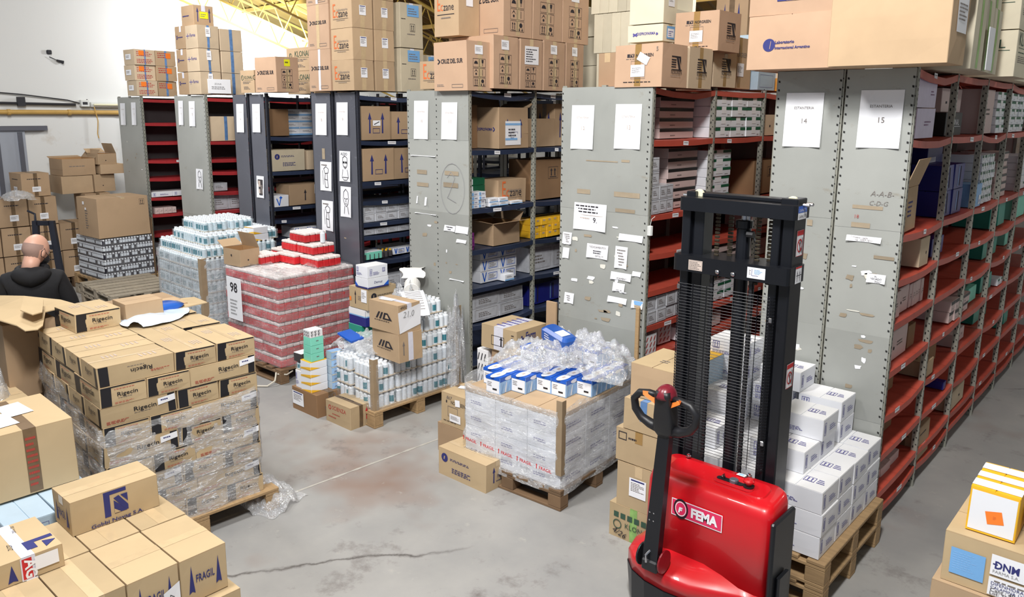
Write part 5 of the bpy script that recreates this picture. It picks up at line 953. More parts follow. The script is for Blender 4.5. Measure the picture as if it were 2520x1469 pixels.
# ---------------------------------------------------------------- wooden pallets
def pallet(x, y, rz, w, d, label, m='wood', z0=0, along='x', h=.14, name='wooden_pallet'):
    """near corner at x,y; extends w towards -x and d towards +y; deck boards run along the given axis"""
    r = empty(name, (x, y, z0), rz); tag(r, label, 'pallet'); n = 7; rr = random.Random(int(abs(x * 100)))
    W, D_ = (w, d) if along == 'x' else (d, w)
    T = (lambda a, b_: (-a, b_)) if along == 'x' else (lambda a, b_: (-b_, a))
    def bx(nm, a0, b0, z, a1, b1, z2, mm):
        (xa, ya), (xb, yb) = T(a0, b0), T(a1, b1); q = MB(); q.box((min(xa, xb), min(ya, yb), z), (max(xa, xb), max(ya, yb), z2), mm, .003); q.obj(nm, r)
    bw = .095; gap = (D_ - n * bw) / (n - 1)
    for i in range(n):
        o_ = rr.uniform(-.004, .004); bx('deck_board', 0 + o_, i * (bw + gap), h - .02, W + o_, i * (bw + gap) + bw, h, m)
    for k in range(3):
        a = (W - .09) * k / 2; bx('stringer_board', a, 0, h - .04, a + .09, D_, h - .0205, m)
        for j in range(3): bb = (D_ - .1) * j / 2; bx('block', a, bb, .02, a + .09, bb + .1, h - .0405, 'wood_dark' if m == 'wood_dark' else m)
        bx('bottom_board', a, 0, 0, a + .09, D_, .0195, m)
    return r
# ---------------------------------------------------------------- stretch film
def film(x, y, rz, w, d, z0, z1, label, m='film', amp=.012, off=.012, top=False, seed=1, ztop=None, name='stretch_film', inset=0.0):
    b = MB(); per = []; c = .04; w2, d2 = w / 2 + off, d / 2 + off
    def add_edge(p, q, n):
        for i in range(n): t = i / n; per.append((p[0] + (q[0] - p[0]) * t, p[1] + (q[1] - p[1]) * t))
    cs = [(-w2 + c, -d2), (w2 - c, -d2), (w2, -d2 + c), (w2, d2 - c), (w2 - c, d2), (-w2 + c, d2), (-w2, d2 - c), (-w2, -d2 + c)]
    for i in range(8): add_edge(cs[i], cs[(i + 1) % 8], 26 if i % 2 == 0 else 2)
    n = len(per); rows = 22; vs = []
    for j in range(rows + 1):
        t = j / rows
        for i, (px, py) in enumerate(per):
            zt = z1 + (ztop(px + w / 2 - w, py + d / 2) if ztop else 0) * 1.0; z = z0 + (zt - z0) * t
            k = noise.noise(Vector((px * 5 + seed, py * 5, z * 11 - px * 3))) * amp + noise.noise(Vector((px * 17, py * 17 + seed, z * 23 + px * 9))) * amp * .5 + amp * .3
            l = math.hypot(px, py); vs.append((px + px / l * k - w / 2, py + py / l * k + d / 2, z))
    fs = [(j * n + i, j * n + (i + 1) % n, (j + 1) * n + (i + 1) % n, (j + 1) * n + i) for j in range(rows) for i in range(n)]
    b.add(vs, fs, m)
    if top:
        k0 = rows * n; g = 0
        for ring in range(1, 5):
            o = len(b.v)
            for i, (px, py) in enumerate(per):
                s = 1 - ring * .16; b.v.append((px * s - w / 2, py * s + d / 2, z1 + noise.noise(Vector((px * 9 * s, py * 9 * s, seed))) * amp * 1.2 + .012))
            base = k0 if ring == 1 else o - n
            for i in range(n): b.f.append((base + i, base + (i + 1) % n, o + (i + 1) % n, o + i)); b.mi.append(0)
    o = b.obj(name, None, (x, y, 0), rz, smooth=True); tag(o, label, 'plastic film'); return o
def crumple(loc, size, label, m='film_crumpled', seed=0, rz=0, name='crumpled_film', nn=34, profile=None, rough=.35):
    b = MB(); vs = []; sx, sy, sz = size
    for j in range(nn + 1):
        for i in range(nn + 1):
            u, v = i / nn - .5, j / nn - .5; e = max(0, 1 - (4 * u * u + 4 * v * v) * .9)
            base = profile(u, v) if profile else math.sqrt(e)
            k = noise.noise(Vector((u * 7 + seed, v * 7, 0))) * rough + noise.noise(Vector((u * 19 + seed, v * 19, 3))) * rough * .55 + abs(noise.noise(Vector((u * 33, v * 33 + seed, 7)))) * rough * .4
            q = noise.noise(Vector((u * 4, v * 4 + seed, 9))) * .08
            vs.append(((u + q) * sx, (v - q) * sy, max(0.004, (base + k * (.3 + base)) * sz)))
    b.add(vs, [(j * (nn + 1) + i, j * (nn + 1) + i + 1, (j + 1) * (nn + 1) + i + 1, (j + 1) * (nn + 1) + i) for j in range(nn) for i in range(nn)], m)
    o = b.obj(name, None, loc, rz, smooth=True); tag(o, label, 'plastic film'); return o
# ---------------------------------------------------------------- pallet 1: beige cartons with black ends
RX, RY, RZ, RW, RD = -4.252, 1.450, -.045, 1.07, .895
pallet(RX + .04, RY - .02, RZ, 1.15, 1.0, 'wooden pallet under the beige black-ended cartons, near left', along='y')
u_ = Vector((math.cos(RZ), math.sin(RZ))); v_ = Vector((-math.sin(RZ), math.cos(RZ)))
def RC(a, c, z, w, d, h, style, label, drz=0): q = Vector((RX, RY)) - u_ * a + v_ * c; return carton((q.x, q.y, z, w, d, h, RZ + drz), label, style, seed=int(abs(q.x * 50 + q.y * 70 + z * 90)), amp=.005)
LH = .1128; NL = 9
for k in range(NL):
    z = .142 + k * LH; top = k == NL - 1; jx = R.uniform(-.008, .008); nm = ORD[k] + ' layer up'
    sty = 'rl' if top or R.random() < .3 else 'rb'
    if (NL - 1 - k) % 2 == 0:                           # four long ones across the short end, short ends behind
        for i in range(4):
            RC(i * .266 + jx, jx, z, .264, .405, LH - .002, sty if i == 0 else 'rl', 'beige black-ended carton, %s, %s from near corner, end row' % (nm, ORD[i]))
        for j in range(2):
            RC(jx, .41 + j * .245, z, .40, .243, LH - .002, 'rs', 'beige black-ended carton, %s, %s behind the corner one, aisle side' % (nm, ORD[j]))
            if top: 
                for i in (1, 2): RC(.405 * i + jx + (.06 if (i, j) == (1, 1) else 0), .41 + j * .245, z, .40 if (i, j) != (1, 1) else .30, .243, LH - .002, 'rs', 'beige black-ended carton, top layer, %s row back, %s in' % (ORD[j + 1], ORD[i]))
    else:
        for j in range(2): RC(jx, j * .245, z, .40, .243, LH - .002, 'rs', 'beige black-ended carton, %s, short side out, %s from near corner' % (nm, ORD[j]))
        RC(jx, .490, z, .280, .400, LH - .002, 'rb', 'beige black-ended carton, %s, long side out with barcode label' % nm)
        for i in (1, 2): RC(.36 * i + .04 + jx, .0, z, .355, .243, LH - .002, 'rf' if i == 1 else 'rs', 'beige black-ended carton, %s, end face, %s left of corner' % (nm, ORD[i - 1]))
ZT = .142 + NL * LH
RC(.80, .14, ZT, .33, .27, .115, 'rs', 'single beige black-ended carton lying on top of the near left pallet', .05)
RC(.80, .44, ZT, .20, .24, .13, 'kraft_plain', 'small tan carton with clear tape behind the single top carton', .04)
RC(1.0, .42, ZT, .22, .5, .03, 'kraft_flat', 'flattened tan carton edge behind the small tan carton', .0)
b = MB(); loft(b, [[(x, y, 0) for x, y in rp(-.17, 0, 0, .24, .05, 4)], [(x, y, .03) for x, y in rp(-.18, -.01, .01, .26, .06, 4)], [(x, y, .045) for x, y in rp(-.15, .03, -.02, .21, .05, 4)]], 'bag_blue'); q = Vector((RX, RY)) - u_ * .93 + v_ * .62; o = b.obj('blue_bag', None, (q.x, q.y, ZT + .004), RZ, smooth=True); tag(o, 'blue plastic bag tucked behind the small tan carton', 'bag')
b = MB(); vs = []; n1, n2 = 22, 10                      # limp translucent bag lying over the cartons
for j in range(n2 + 1):
    for i in range(n1 + 1):
        t = i / n1; v = (j / n2 - .5); wd_ = .30 * math.sin(math.pi * min(1, max(0, (t * .97 + .015)))) ** .45
        vs.append((t * -.38 + v * wd_ * .9, t * .42 + v * wd_ * .9, .012 + .040 * math.cos(v * math.pi) * (.5 + .5 * math.sin(t * 5 + .6)) + .008 * noise.noise(Vector((t * 9, v * 9, 2)))))
b.add(vs, [(j * (n1 + 1) + i, j * (n1 + 1) + i + 1, (j + 1) * (n1 + 1) + i + 1, (j + 1) * (n1 + 1) + i) for j in range(n2) for i in range(n1)], 'bag_white')
q = Vector((RX, RY)) - u_ * .66 + v_ * .44; o = b.obj('plastic_bag', None, (q.x, q.y, ZT), .0, smooth=True); tag(o, 'pale translucent plastic bag draped over the top beige cartons', 'bag')
film(RX, RY, RZ, RW, RD, .12, .142 + LH * 6.0, 'clear stretch film round the beige cartons of the near left pallet', 'film_shiny', .024, .012, seed=3, ztop=lambda px, py: .16 * (max(0, min(1, -px / .9))) + .10 * max(0, (py - .45)) - .02)
crumple((RX - .1, RY + .95, .0), (.5, .35, .12), 'crumpled clear film under the corner of the near left pallet', seed=5, rz=.3)
# ---------------------------------------------------------------- shrink packs of bottles
def bottle_mesh(r, h, lab, body='bottle_white'):
    b = MB(); b.lathe([(r * .94, 0), (r, .004), (r, h * .76), (r * .62, h * .86), (r * .52, h * .865), (r * .60, h * .87), (r * .60, h), (.0, h)], body, 10, ms=[body, body, body, body, 'bottle_cap', 'bottle_cap', 'bottle_cap'])
    if lab:
        n = 10; a0 = lab
        for i in range(4):
            a, c = a0 + i * .5, a0 + (i + 1) * .5
            b.add([(r * 1.03 * math.cos(a), r * 1.03 * math.sin(a), h * .14), (r * 1.03 * math.cos(c), r * 1.03 * math.sin(c), h * .14), (r * 1.03 * math.cos(c), r * 1.03 * math.sin(c), h * .58), (r * 1.03 * math.cos(a), r * 1.03 * math.sin(a), h * .58)], [(0, 1, 2, 3)], 'bottle_label')
    return b.mesh('bottle', True)
BT = {}
def bottles(kind, r, h, body):
    k = (kind, r, h)
    if k not in BT: BT[k] = [bottle_mesh(r, h, a, body) for a in ((0, 0, 4.4, 0, 0, 0, 5.4, 0) if kind == 'bottle_white' else (0, 4.2, 5.6, 0, 0, 4.9, 5.2))]
    return BT[k]
def pack(x, y, z, rz, nx, ny, r, h, label, body='bottle_white', group=None, tray=True, seed=0, parts=True, wrap=True):
    p = empty('bottle_pack', (x, y, z), rz); tag(p, label, 'bottle pack', group); bm = bottles(body, r, h, body); rr = random.Random(seed * 31 + int(abs(x) * 100 + z * 37)); D2 = 2 * r * 1.02
    if tray: q = MB(); q.box((-nx * D2, 0, 0), (0, ny * D2, .006), 'tray_card'); q.obj('tray', p)
    if parts:
        for i in range(nx):
            for j in range(ny): link('bottle', rr.choice(bm), p, (-(i + .5) * D2, (j + .5) * D2, .006))
    else:
        key = ('m', body, r, h, nx, ny, seed % 4)
        if key not in BT:
            vs = []; q = MB()
            for i in range(nx):
                for j in range(ny):
                    me = rr.choice(bm); off = (-(i + .5) * D2, (j + .5) * D2, .006)
                    base = [(v.co.x + off[0], v.co.y + off[1], v.co.z + off[2]) for v in me.vertices]
                    for ms in range(len(me.materials)):
                        fs = [tuple(f.vertices) for f in me.polygons if f.material_index == ms]
                        if fs: q.add(base, fs, me.materials[ms].name)
            BT[key] = q.mesh('bottles', True)
        o = link('bottles', BT[key], p); o['kind'] = 'stuff'
    if wrap:
        key = ('w', round(nx * D2, 3), round(ny * D2, 3), h)
        if key not in BT:
            q = MB(); W, D_ = nx * D2, ny * D2; q.add([(-W - .003, -.003, 0), (.003, -.003, 0), (.003, D_ + .003, 0), (-W - .003, D_ + .003, 0), (-W - .003, -.003, h * .86), (.003, -.003, h * .86), (.003, D_ + .003, h * .86), (-W - .003, D_ + .003, h * .86)], [(0, 1, 5, 4), (1, 2, 6, 5), (2, 3, 7, 6), (3, 0, 4, 7)], 'film_thin'); BT[key] = q.mesh('shrink_film')
        link('shrink_film', BT[key], p)
    return p
def load_packs(X_, Y_, RZ_, w, d, z0, layers, lh, nx, ny, r, desc, body, parts, seed=0, hh=None, inner=False):
    """layers of packs round the two visible sides; nx, ny are packs along X and Y"""
    u = Vector((math.cos(RZ_), math.sin(RZ_))); v = Vector((-math.sin(RZ_), math.cos(RZ_))); pw, pd = w / nx, d / ny; D2 = 2 * r * 1.02; bx_, by_ = max(1, int(pw / D2)), max(1, int(pd / D2))
    for k in range(layers):
        for i in range(nx):
            for j in range(ny):
                if i and j and k < layers - 1: continue
                q = Vector((X_, Y_)) - u * (i * pw + R.uniform(0, .008)) + v * (j * pd + R.uniform(0, .008))
                where = ('corner' if not i and not j else '%s from corner, %s' % (ORD[max(i, j) - 1], 'end side' if j == 0 else 'aisle side')) if not (i and j) else 'row %s inwards %s' % (ORD[j], ORD[i])
                pack(q.x, q.y, z0 + k * lh, RZ_, bx_, by_, r, hh or lh * .97, '%s, %s layer, %s' % (desc, ORD[k], where), body, None, True, k * 7 + i * 3 + j + seed, parts and not (i and j), not parts)
# ---------------------------------------------------------------- pallet 2: white bottles under film, in the middle
BX, BY, BZ, BW, BD = -4.744, 3.655, -.02, .70, .93
pallet(BX + .03, BY - .03, BZ, 1.0, .98, 'wooden pallet carrying the loose white bottles and two taped cartons', 'wood', along='y')
load_packs(BX, BY, BZ, .66, .93, .142, 3, .126, 2, 4, .027, 'white bottle pack, middle pallet', 'bottle_white', True, 1)
film(BX, BY, BZ, BW - .02, BD, .13, .142 + .385, 'clear film wound round the white bottles of the middle pallet', 'film_thin', .012, .014, seed=9, top=False)
ZB = .142 + .38
u2 = Vector((math.cos(BZ), math.sin(BZ))); v2 = Vector((-math.sin(BZ), math.cos(BZ)))
def BQ(a, c): q = Vector((BX, BY)) - u2 * a + v2 * c; return q.x, q.y
for j, (a, c, z, nx_, ny_) in enumerate([(.05, .34, 0, 7, 5), (.05, .63, 0, 7, 5), (.10, .40, .126, 6, 4), (.10, .64, .126, 6, 5), (.16, .66, .252, 4, 4)]):
    x, y = BQ(a, c); pack(x, y, ZB + z, BZ, nx_, ny_, .027, .12, 'pack of white teal-labelled bottles on the upper tiers, %s one up' % ORD[j], 'bottle_white', None, True, j + 40, j < 4, False)
sheet = lambda u, v: .0
crumple((BX - .42, BY + .44, ZB - .02), (.55, .75, .10), 'loose clear film spread over the top of the middle bottle pallet', 'film_milky', 2, BZ, profile=lambda u, v: .6, rough=.7)
crumple((BX - .34, BY + .66, ZB + .16), (.40, .38, .28), 'crumpled film heap around the white foam roll', 'film_crumpled', 11, .2)
carton((-4.60, 3.80, ZB + .012, .36, .24, .235, -.05), 'kraft carton with slanted dark logo, lower of two on the bottle pallet', 'mg')
carton((-4.60, 3.80, ZB + .249, .36, .24, .235, .02), 'kraft carton with a white paper flap, upper of two on the bottle pallet', 'mg_sheet')
r = empty('foam_roll', BQ(.40, .74) + (ZB + .45,), -.5); tag(r, 'white foam roll lying on the crumpled film of the middle pallet', 'foam roll'); r.rotation_euler = (0, .1, -.75)
b = MB(); b.lathe([(.022, -.10), (.066, -.10), (.072, -.09), (.072, .09), (.066, .10), (.022, .10), (.022, -.10)], 'foam', 24, (0, 0, 0), 'x'); b.obj('roll', r, smooth=False)
b = MB(); b.lathe([(.018, -.103), (.022, -.103), (.022, .103), (.018, .103), (.018, -.103)], 'kraft', 16, (0, 0, 0), 'x'); b.obj('core', r)
q = MB(); vs = []
for i in range(13):
    for j in range(5): t = i / 12; vs.append((-.10 - t * .20, .05 * (j - 2) + .02 * math.sin(i), .06 + .10 * math.sin(t * 2.2) - .10 * t * t + .012 * noise.noise(Vector((i * .7, j * .9, 1)))))
q.add(vs, [(i * 5 + j, i * 5 + j + 1, (i + 1) * 5 + j + 1, (i + 1) * 5 + j) for i in range(12) for j in range(4)], 'foam'); o = q.obj('foam_tail', r, smooth=True)
b = MB(); vs = []
for i in range(9):
    for j in range(5): t = i / 8; vs.append((t * .26, (j / 4 - .5) * .20, .03 * math.sin(t * 3) - .16 * t + .008 * noise.noise(Vector((i * .8, j, 4)))))
b.add(vs, [(i * 5 + j, i * 5 + j + 1, (i + 1) * 5 + j + 1, (i + 1) * 5 + j) for i in range(8) for j in range(4)], 'paper'); b.run = None
xq, yq = BQ(.24, .60); o = b.obj('crumpled_sheet', None, (xq, yq, ZB + .47), -.5, smooth=True); tag(o, 'creased white printed sheet on the film beside the foam roll', 'sheet')
fm = MB(); 
for i in range(9): t = .1 + i * .09; fm.add([(t * .26, -.07, .03 * math.sin(t * 3) - .16 * t + .006), (t * .26, .07, .03 * math.sin(t * 3) - .16 * t + .006), (t * .26 + .006, .07, .03 * math.sin(t * 3) - .16 * t + .005), (t * .26 + .006, -.07, .03 * math.sin(t * 3) - .16 * t + .005)], [(0, 1, 2, 3)], 'ink_soft')
fm.obj('printed_lines', o)
for (a, c, z0, h, lb) in ((-.012, -.014, .13, .44, 'brown cardboard corner post at the near corner of the bottle pallet'), (-.012, .90, .13, .72, 'bent brown cardboard post at the far corner of the bottle pallet')):
    x, y = BQ(a, c); b = MB(); b.box((-.05, 0, 0), (0, .004, h), 'post_card', .001); b.box((-.004, 0.002, 0), (0, .05, h), 'post_card', .001); o = b.obj('corner_post', None, (x, y, z0), BZ); tag(o, lb, 'corner post')
crumple((BX + .07, BY + .84, .12), (.14, .2, .72), 'hanging folds of clear film at the far corner of the bottle pallet', 'film_crumpled', 21, 0)
# ---------------------------------------------------------------- pallet 3: red packs under film
QX, QY, QZ, QW, QD = -6.21, 3.72, .02, .93, .86
pallet(QX + .04, QY - .04, QZ, 1.0, .93, 'dark wooden pallet under the film-wrapped red packs', 'wood_dark', along='y')
def redpack(x, y, z, rz, w, d, h, label, nx=6, ny=4, deep=False):
    p = empty('bottle_pack', (x, y, z), rz); tag(p, label, 'bottle pack'); key = ('red', round(w, 3), round(d, 3), h)
    if key not in BT:
        a = MB(); c = MB(); cw, cd = w / nx, d / ny
        for i in range(nx):
            for j in range(ny):
                if i and j and i < nx - 1 and j < ny - 1: continue
                a.box((-(i + 1) * cw + .0015, j * cd + .0015, 0), (-i * cw - .0015, (j + 1) * cd - .0015, h * .66), 'red_pack', .006)
        for i in range(nx):
            for j in range(ny): c.box((-(i + 1) * cw + .002, j * cd + .002, h * .67), (-i * cw - .002, (j + 1) * cd - .002, h * (.96 + .03 * ((i + j) % 2))), 'white_cap_strip', .008)
        BT[key] = (a.mesh('red_bottles'), c.mesh('white_caps'))
    for nm, me in zip(('red_bottles', 'white_caps'), BT[key]): q = link(nm, me, p); q['kind'] = 'stuff'
    return p
u3 = Vector((math.cos(QZ), math.sin(QZ))); v3 = Vector((-math.sin(QZ), math.cos(QZ)))
def RQ(a, c): q = Vector((QX, QY)) - u3 * a + v3 * c; return q.x, q.y
QL = .109
for k in range(8):
    for i in range(3):
        for j in range(3):
            if i and j and k < 7: continue
            x, y = RQ(i * .31 + R.uniform(-.006, .010), j * .29 + R.uniform(-.006, .006)); wh = 'corner' if not (i or j) else ('%s from corner, %s' % (ORD[max(i, j) - 1], 'end side' if not j else 'aisle side') if not (i and j) else 'inner row %s, %s' % (ORD[i], ORD[j]))
            redpack(x, y, .142 + k * QL, QZ + R.uniform(-.01, .01), .305, .285, QL - .004, 'red pack with white caps, %s layer, %s' % (ORD[k], wh))
ZR = .142 + 8 * QL
for j, (a, c, z, w, d, lb) in enumerate([(.08, .50, 0, .30, .28, 'right front'), (.40, .45, 0, .30, .30, 'middle'), (.62, .22, 0, .24, .22, 'front left, wrinkled film on it'), (.70, .55, 0, .26, .28, 'back left'), (.22, .55, .105, .28, .26, 'second tier right'), (.52, .55, .105, .26, .26, 'second tier left'), (.36, .56, .21, .28, .26, 'topmost')]):
    x, y = RQ(a, c); redpack(x, y, ZR + z, QZ + R.uniform(-.04, .04), w, d, .10, 'unwrapped red pack with white caps on the red pallet, ' + lb, 5, 4)
x, y = RQ(.26, .70); b = MB(); me = bottles('bottle_white', .027, .12, 'bottle_white')[5]; o = link('bottle', me, None, (x + .0, y + .0, ZR + .21)); tag(o, 'single white bottle beside the topmost red pack', 'bottle')
x, y = RQ(.66, .02); carton((x, y, ZR + .004, .28, .22, .17, .08), 'open tan carton standing on the front of the red pallet', 'open_left')
film(QX, QY, QZ, QW, QD, .15, ZR, 'pinkish looking stretch film round the pallet of red packs', 'film', .035, .014, True, 6)
x, y = RQ(.93, -.02); b = MB(); b.box((-.26, -.004, 0), (0, 0, .42), 'paper', .001); f_ = Face(b, (-.26, -.004, 0), (1, 0, 0), (0, 0, 1), (0, -1, 0), .26, .42); f_.run([('T', '98', .25, .66, .5, 'ink', {'b': .02}), ('B', .2, .1, .8, .5, 5, 'pencil')]); q = RQ(.48, -.036); o = b.obj('paper_sheet', None, (q[0] - .08, q[1] - .01, .50), QZ + .0); tag(o, 'white sheet with a large number taped on the red pack film', 'sheet')
b = MB(); b.tube([(QX - .02, QY - .05, .11), (QX + .02, QY - .09, .05), (QX + .0, QY - .16, .012), (QX - .12, QY - .26, .01), (QX - .22, QY - .24, .01)], .008, 'rope', 7); b.tube([(QX + .02, QY + .10, .10), (QX + .05, QY + .02, .09), (QX + .0, QY - .05, .10)], .007, 'rope', 7)
o = b.obj('rope', None); tag(o, 'pale rope end trailing from the red pallet corner onto the floor', 'rope')
# ---------------------------------------------------------------- pallet 4: clear bottles with teal labels, behind the red one
CX_, CY_, CZ_ = -7.62, 3.70, -.03
pallet(CX_ + .03, CY_ - .03, CZ_, 1.15, .92, 'wooden pallet under the tall teal-labelled bottle stack', 'wood_dark', along='y')
load_packs(CX_, CY_, CZ_, 1.10, .87, .142, 7, .122, 4, 3, .026, 'film-wrapped teal-labelled bottle pack', 'bottle_tint', False, 3)
ZC = .142 + 7 * .122; u4 = Vector((math.cos(CZ_), math.sin(CZ_))); v4 = Vector((-math.sin(CZ_), math.cos(CZ_)))
def CQ(a, c): q = Vector((CX_, CY_)) - u4 * a + v4 * c; return q.x, q.y
for k, (nx_, ny_, a0, c0) in enumerate([(4, 3, .02, .03), (3, 3, .10, .10), (2, 2, .26, .18)]):
    for i in range(nx_):
        for j in range(ny_):
            x, y = CQ(a0 + i * .27 + R.uniform(0, .012), c0 + j * .285 + R.uniform(0, .012)); pack(x, y, ZC + k * .118, CZ_ + R.uniform(-.02, .02), 5, 5, .026, .115, 'loose teal-labelled bottle pack, %s tier, %s row, %s place' % (ORD[k], ORD[j], ORD[i]), 'bottle_tint', None, True, k * 9 + i * 2 + j, False)
for i in range(2): x, y = CQ(.04, .62); carton((x, y, ZC + .118 + i * .075, .17, .18, .072, .05 * i), '%s of two flat yellow-banded boxes on the teal bottle packs' % ('upper' if i else 'lower'), 'yellow_white', 'box', 'medicine_box')
film(CX_, CY_, CZ_, 1.11, .87, .13, ZC + .0, 'milky stretch film round the tall teal-labelled bottle stack', 'film_milky', .012, .012, False, 12)
x, y = CQ(-.016, -.016); b = MB(); b.box((-.06, 0, 0), (0, .004, ZC - .12), 'post_card', .001); b.box((-.004, 0.002, 0), (0, .06, ZC - .12), 'post_card', .001); o = b.obj('corner_post', None, (x, y, .13), CZ_); tag(o, 'tall brown cardboard corner post of the teal bottle stack', 'corner post')
# ---------------------------------------------------------------- pallet 5: filmed white cartons with blue boxes on top
GX, GY, GZ, GW, GD = -2.816, 3.62, .05, .82, .86
pallet(GX + .02, GY - .02, GZ, .88, .92, 'dark pallet under the filmed white cartons and blue boxes', 'wood_dark', along='y')
u5 = Vector((math.cos(GZ), math.sin(GZ))); v5 = Vector((-math.sin(GZ), math.cos(GZ)))
def GQ(a, c): q = Vector((GX, GY)) - u5 * a + v5 * c; return q.x, q.y
for k in range(4):
    for i in range(3):
        for j in range(3):
            if i and j and k < 3: continue
            x, y = GQ(i * .273, j * .286); wh = 'corner' if not (i or j) else ('%s from corner, %s' % (ORD[max(i, j) - 1], 'end side' if not j else 'aisle side') if not (i and j) else 'inner row %s, %s' % (ORD[i], ORD[j]))
            carton((x, y, .142 + k * .118, .270, .283, .116, GZ), 'filmed white carton under blue boxes, %s layer, %s' % (ORD[k], wh), 'stack_cart')
ZG = .142 + 4 * .118
for i in range(2):
    for j in range(2): x, y = GQ(i * .41, j * .43); carton((x, y, ZG, .405, .425, .03, GZ), 'brown board lid under the blue boxes, %s %s' % (('right', 'left')[i], ('front', 'back')[j]), 'kraft_flat')
ZG += .032; n_ = 0
grid_ = [(0, 3), (0, 4), (0, 5), (0, 6), (1, 2), (1, 3), (1, 4), (1, 5), (1, 6), (2, 2), (2, 3), (2, 4), (2, 5), (3, 1), (3, 2), (3, 3), (3, 4), (4, 0), (4, 1), (4, 2), (4, 3), (5, 1), (5, 2), (5, 3)]
for (i, j) in grid_:
    x, y = GQ(.02 + i * .125, .02 + j * .118); carton((x, y, ZG, .122, .24 if 0 else .115, .115, GZ), 'bright blue box with white oval, %s from the aisle side, %s row back' % (ORD[i], ORD[j]), 'glove', 'box', 'glove_box')
for n_, (i, j) in enumerate([(1, 5), (2, 5), (3, 4), (4, 3), (1, 6), (2, 6)]):
    x, y = GQ(.02 + i * .125, .04 + j * .118); carton((x, y, ZG + .117, .122, .115, .115, GZ), 'second tier blue box under the crumpled film, %s from the right' % ORD[n_], 'glove', 'box', 'glove_box')
film(GX, GY, GZ, GW, GD, .10, .142 + .118 * 4 + .055, 'shiny stretch film round the white cartons of the blue-box pallet', 'film_white', .022, .014, False, 17, ztop=lambda px, py: .03 * math.sin(py * 9) + .10 * max(0, py - .4) + .05 * max(0, -px - .3))
crumple(GQ(.26, .58) + (ZG + .12,), (.80, .58, .19), 'big heap of crumpled clear film on the blue boxes', 'film_crumpled', 31, .3, nn=56, rough=.38)
crumple(GQ(.62, .50) + (ZG + .08,), (.50, .55, .15), 'smaller heap of crumpled film left of the blue bag', 'film_crumpled', 41, -.3, nn=44, rough=.36)
b = MB(); loft(b, [[(x, y, z) for x, y in rp(-.15 + i_, -.065 + i_, .15 - i_, .065 - i_, .03, 4)] for z, i_ in ((0, .012), (.02, .0), (.085, .0), (.105, .02))], 'bag_blue'); q = GQ(.38, .50)
o = b.obj('blue_packet', None, (q[0], q[1], ZG + .265), -.25, smooth=False); o.rotation_euler = (.08, .12, -.28); tag(o, 'blue plastic packet with a white label on the crumpled film', 'packet')
f = MB(); Face(f, (-.15, -.066, .0), (1, 0, 0), (0, 0, 1), (0, -1, 0), .3, .1).run([('B', .2, .3, .5, .8, 3, 'paper'), ('R', .6, .3, .68, .7, 'paper')]); f.add([(.0, -.045, .1075), (.09, -.045, .1075), (.09, .03, .1075), (.0, .03, .1075)], [(0, 1, 2, 3)], 'paper'); f.obj('label', o)
x, y = GQ(-.018, -.018); b = MB(); b.box((-.045, 0, 0), (0, .004, .50), 'post_card', .001); b.box((-.004, .002, 0), (0, .045, .50), 'post_card', .001); o = b.obj('corner_post', None, (x, y, .24), GZ); tag(o, 'brown cardboard corner post rising above the blue-box pallet', 'corner post')
b = MB(); f_ = Face(b, (-GW, 0, 0), (1, 0, 0), (0, 0, 1), (0, -1, 0), GW, .05)
f_.run([c for i in range(5) for c in (('T', 'FRAGIL', .05 + i * .195, .2, .12, 'red_print', {'b': .02, 'h': .6}), ('A', .025 + i * .195, .15, .85, .02, 'red_print'))]); x, y = GQ(0, -.036)
o = b.obj('fragile_tape', None, (x, y, .24), GZ); o.rotation_euler = (0, .03, GZ); tag(o, 'white tape printed with red fragile marks round the filmed cartons', 'tape')
# ---------------------------------------------------------------- pallet 6: white cartons right of the stacker, on two pallets
WX_, WY_ = -1.215, 3.70
pallet(-1.17, 3.68, 0, .92, .93, 'lower of the two pallets under the white cartons by rack 15', 'wood', along='y')
pallet(-1.17, 3.68, 0, .92, .93, 'upper of the two pallets under the white cartons by rack 15', 'wood', z0=.14, along='y')
def WC(a, c, z, w, d, h, label, style='white_carton', rz=0): return carton((WX_ - a, WY_ + c, z, w, d, h, rz), label, style, seed=int(a * 50 + c * 70 + z * 90))
for k in range(3):
    for j in range(4):
        for i in range(3):
            if i and j and k < 2: continue
            WC(i * .285 + R.uniform(-.004, .004), j * .228 + R.uniform(-.004, .004), .285 + k * .122, .28, .224, .12, 'white carton on double pallet, %s layer, %s from camera, %s in' % (ORD[k], ORD[j], ORD[i]), 'white_carton' if not i else 'white_carton_b')
zw = .285 + 3 * .122
def WP(p, k, label, style='white_carton', w=None): return carton((p[0], p[1], zw + k * .122, w or max(p[3], .2), .222, .12, p[6]), label, style, seed=int(p[1] * 31 + k))
t1 = (-1.372,3.831,0.651,0.218,0.249,0.114,0.0); tb = (-1.356,4.031,0.773,0.18,0.259,0.122,0.0); ta = (-1.377,4.367,0.773,0.07,0.246,0.122,0.0)
WP(t1, 0, 'upper white carton nearest the stacker mast, lowest tier', w=.3); WP((t1[0], t1[1] + .225) + t1[2:], 0, 'second upper white carton behind the one nearest the mast', w=.3)
WP((tb[0] - .02, tb[1] + .03) + tb[2:], 0, 'white carton under the slit-topped white carton'); WP(tb, 1, 'white carton with slit lid beside the stacker mast, second tier', w=.25)
WP(ta, 0, 'white carton under the rearmost right white carton', w=.25); WP(ta, 1, 'rearmost right white carton against the panel signed 15', w=.25)
